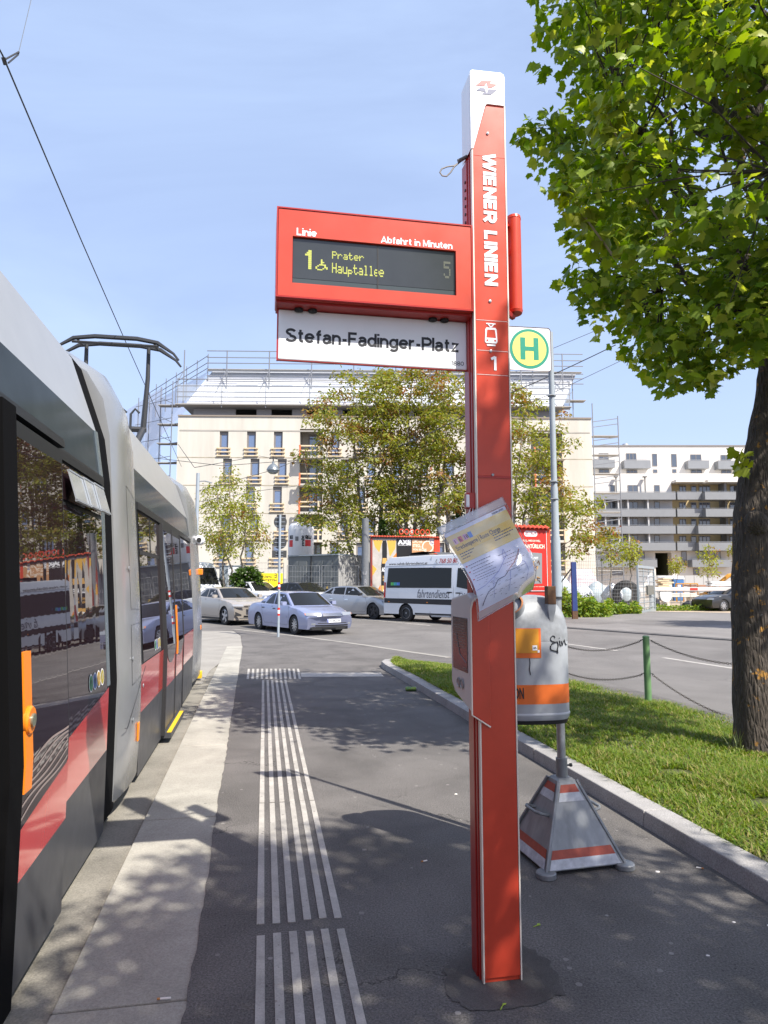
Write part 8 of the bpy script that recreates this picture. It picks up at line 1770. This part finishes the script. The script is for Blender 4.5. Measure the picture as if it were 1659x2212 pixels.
# ---- things on the site
p = at(1436, 1262, 74)
def toilet(x, c, label):
    q = at(x, 1262, 66); t = thing('portable_toilet', label, 'portable toilet', (q.x, 66, gz(66)), R(12), 'portable toilets'); m_ = M('toilet_panel', c, .5); h = 2.05
    mb = MB(); mb.box(-.55, .55, -.55, .55, 0, h); mb.build('cabin', m_, t, bevel=.03); mb = MB(); mb.box(-.42, .42, -.58, -.551, .1, h - .12); d_ = mb.build('door', m_, t); mb = MB(); mb.box(.28, .34, -.61, -.581, .95, 1.1); mb.build('handle', DARK, d_); mb = MB(); mb.quad((-.15, -.583, 1.2), (.15, -.583, 1.2), (.15, -.583, 1.5), (-.15, -.583, 1.5)); mb.build('notice', WHITE, d_)
    mb = MB(); mb.loft([[(-.6, y, h), (-.5, y, h + .2), (0, y, h + .3), (.5, y, h + .2), (.6, y, h)] for y in (-.6, .6)]); mb.build('roof', WHITE, t)
toilet(1440, (.24, .24, .22), 'grey portable toilet, left of the two'); toilet(1459, (.05, .16, .38), 'blue and white portable toilet, right of the two')
BAGW = M('bag_white', (.66, .69, .72), .7, var=.12, vs_=4, bump=.6, bs=5); BAGB = M('bag_blue_grey', (.30, .38, .42), .7, c2=(.50, .55, .58), vs_=5, bump=.6, bs=5)
def bag(x, y, w, label, mat, Y=47):
    r2 = random.Random(int(x)); q = at(x, 1262, Y); wv = w / 1480 * Y; h = zy(y, Y) - gz(Y); mb = MB(); rings = []
    for k in range(7):
        f = k / 6; s = (.85, 1.0, 1.06, 1.04, .9, .6, .2)[k]; rings.append([(q.x + wv * .5 * s * (1 + r2.uniform(-.14, .14)) * math.cos(2 * math.pi * i / 14), Y + .6 * s * math.sin(2 * math.pi * i / 14), gz(Y) + h * (f ** .85) * (1 + r2.uniform(-.06, .06))) for i in range(14)])
    mb.loft(rings); tag(mb.build('bulk_bag', mat, smooth=True, ang=60), label, 'bag', 'bulk bags on the site')
bag(1212, 1246, 46, 'blue grey bulk bag beside the litter bin pole', BAGB); bag(1258, 1262, 44, 'white bulk bag behind the blue post', BAGW); bag(1290, 1258, 50, 'wide pale bulk bag left of the staked sapling', BAGB, 48); bag(1322, 1262, 44, 'white bulk bag behind the staked sapling', BAGW, 46); bag(1350, 1258, 40, 'blue grey bulk bag above the big tyre', BAGB, 48)
q = at(1352, 1262, 45); mb = MB(); mb.lathe([(.45, -.14), (.80, -.16), (.92, -.05), (.92, .05), (.80, .16), (.45, .14), (.45, -.14)], 32, (q.x, 45, gz(45) + .9), 0, 'y', False); tag(mb.build('tyre', TYRE, smooth=True), 'big black tyre leaning by the bulk bags', 'tyre')
q = at(1256, 1262, 52); mb = MB(); mb.loft([[(q.x + dx * s, 52 + dy * s, gz(52) + z) for dx, dy in ((-1.1, -.6), (1.1, -.5), (1.0, .6), (-1.0, .6))] for s, z in ((1, 0), (1.05, 1.2), (.9, 2.0), (.6, 2.7))]); tag(mb.build('pink_stack', M('pink_wrap', (.58, .42, .46), .5, c2=(.66, .62, .63), vs_=3)), 'stack wrapped in pink film behind the blue post', 'wrapped stack')
def timber(x0, x1, yb, n, Y, label, c=None):
    a, b = at(x0, 1262, Y).x, at(x1, 1262, Y).x; z = zy(yb, Y); mb = MB(); r2 = random.Random(int(x0))
    for k in range(n): mb.box(a + r2.uniform(0, .4), b - r2.uniform(0, .4), Y - .5 + r2.uniform(0, .1), Y + .5, z + .14 * k, z + .14 * k + .11)
    for x in (a + .5, b - .7): mb.box(x, x + .2, Y - .3, Y + .3, gz(Y), z)
    tag(mb.build('timber_stack', c or TIMB), label, 'timber stack', 'building material on the site')
timber(1416, 1452, 1268, 5, 52, 'stack of yellow boards in front of the grey toilet'); timber(1418, 1508, 1289, 2, 46, 'long pale beams lying under the boom', M('beam_white', (.66, .62, .55), .8)); timber(1480, 1588, 1270, 2, 58, 'low stack of red brown boards by the orange machine', M('board_red', (.42, .20, .12), .8)); timber(1530, 1598, 1266, 3, 56, 'white panels stacked left of the maple trunk', BAGW)
# orange telescopic machine
q = at(1520, 1262, 60); ex = thing('excavator_arm', 'yellow orange excavator with folded arm on the site', 'excavator', (q.x, 60, gz(60))); EXO = M('machine_orange', (.50, .24, .03), .55)
P = [(-.6, 0, .3), (.9, 0, 1.3), (2.2, 0, 2.3), (3.6, 0, 2.5), (5.6, 0, 2.5)]; mb = MB(); mb.tube(P, [.16, .17, .18, .15, .12], 6); mb.build('arm', EXO, ex); mb = MB(); mb.box(2.9, 5.6, -.8, .8, .7, 2.2); mb.build('body', EXO, ex, bevel=.1); mb = MB(); mb.box(2.7, 5.7, -1, -.55, 0, .65); mb.build('track', TYRE, ex, bevel=.2); mb = MB(); mb.box(2.7, 5.7, .55, 1, 0, .65); mb.build('track', TYRE, ex, bevel=.2); mb = MB(); mb.loft([[(x, y, z) for y in (-.5, .5)] + [(x + .5, y, z + .3) for y in (.5, -.5)] for x, z in ((-1.0, .1), (-.6, .5))]); mb.build('bucket', EXO, ex)
q = at(1484, 1262, 62); tr_ = thing('orange_trestle', 'orange steel trestle rack behind the boom', 'rack', (q.x, 62, gz(62)))
for k in range(4): mb = MB(); mb.tube([(-1 + .65 * k, 0, 0), (-1 + .65 * k, 0, 1.6)], .06, 5); mb.build('leg', EXO, tr_)
for z in (.5, 1.0, 1.6): mb = MB(); mb.tube([(-1, 0, z), (.95, 0, z)], .06, 5); mb.build('rail', EXO, tr_)
for (x, y, w, lab, s) in ((1418, 1302, 17, 'black refuse bag by the foot of the gate', 1), (1490, 1311, 32, 'heap of dark rubbish in the weeds beyond the boom', 2)):
    q = grr(x, y + 6); r2 = random.Random(s); wv = w / 1480 * q.y; mb = MB(); mb.loft([[(q.x + wv * .5 * s_ * (1 + r2.uniform(-.2, .2)) * math.cos(2 * math.pi * i / 10), q.y + .3 * s_ * math.sin(2 * math.pi * i / 10), q.z + h_) for i in range(10)] for s_, h_ in ((.9, 0), (1, .15), (.8, .4), (.3, .55))]); tag(mb.build('refuse_bag', M('bag_black', (.018, .019, .022), .35, bump=.5, bs=6)), lab, 'refuse bag', 'dark refuse on the site')
# site hoarding behind the toilets
a, b = at(1400, 1262, 80), at(1640, 1262, 80); mb = MB(); t = thing('site_hoarding', 'pale grey hoarding panels behind the portable toilets', 'fence', (a.x, 80, gz(80))); n = 12; w = (b.x - a.x) / n
for k in range(n): mb = MB(); mb.box(w * k + .03, w * (k + 1) - .03, 0, .06, 0, zy(1243, 80) - gz(80)); mb.build('panel', M('hoarding_pale', (.42, .42, .41), .7), t) if k == 0 else mb.build('panel', bpy.data.materials['hoarding_pale'], t)
# small things far left: rubble of stored goods under the lit facade keeps out; low site wall
a, b = at(330, 1262, 52), at(760, 1262, 54); t = thing('site_fence', 'long grey site fence in front of the concrete block', 'fence', (a.x, 52, gz(52)), math.atan2(2, b.x - a.x)); Lf = math.hypot(2, b.x - a.x); n = 8
for k in range(n): mb = MB(); w = Lf / n; mb.box(w * k + .04, w * (k + 1) - .04, 0, .05, 0, zy(1250, 53) - gz(53)); mb.build('panel', PGR, t)
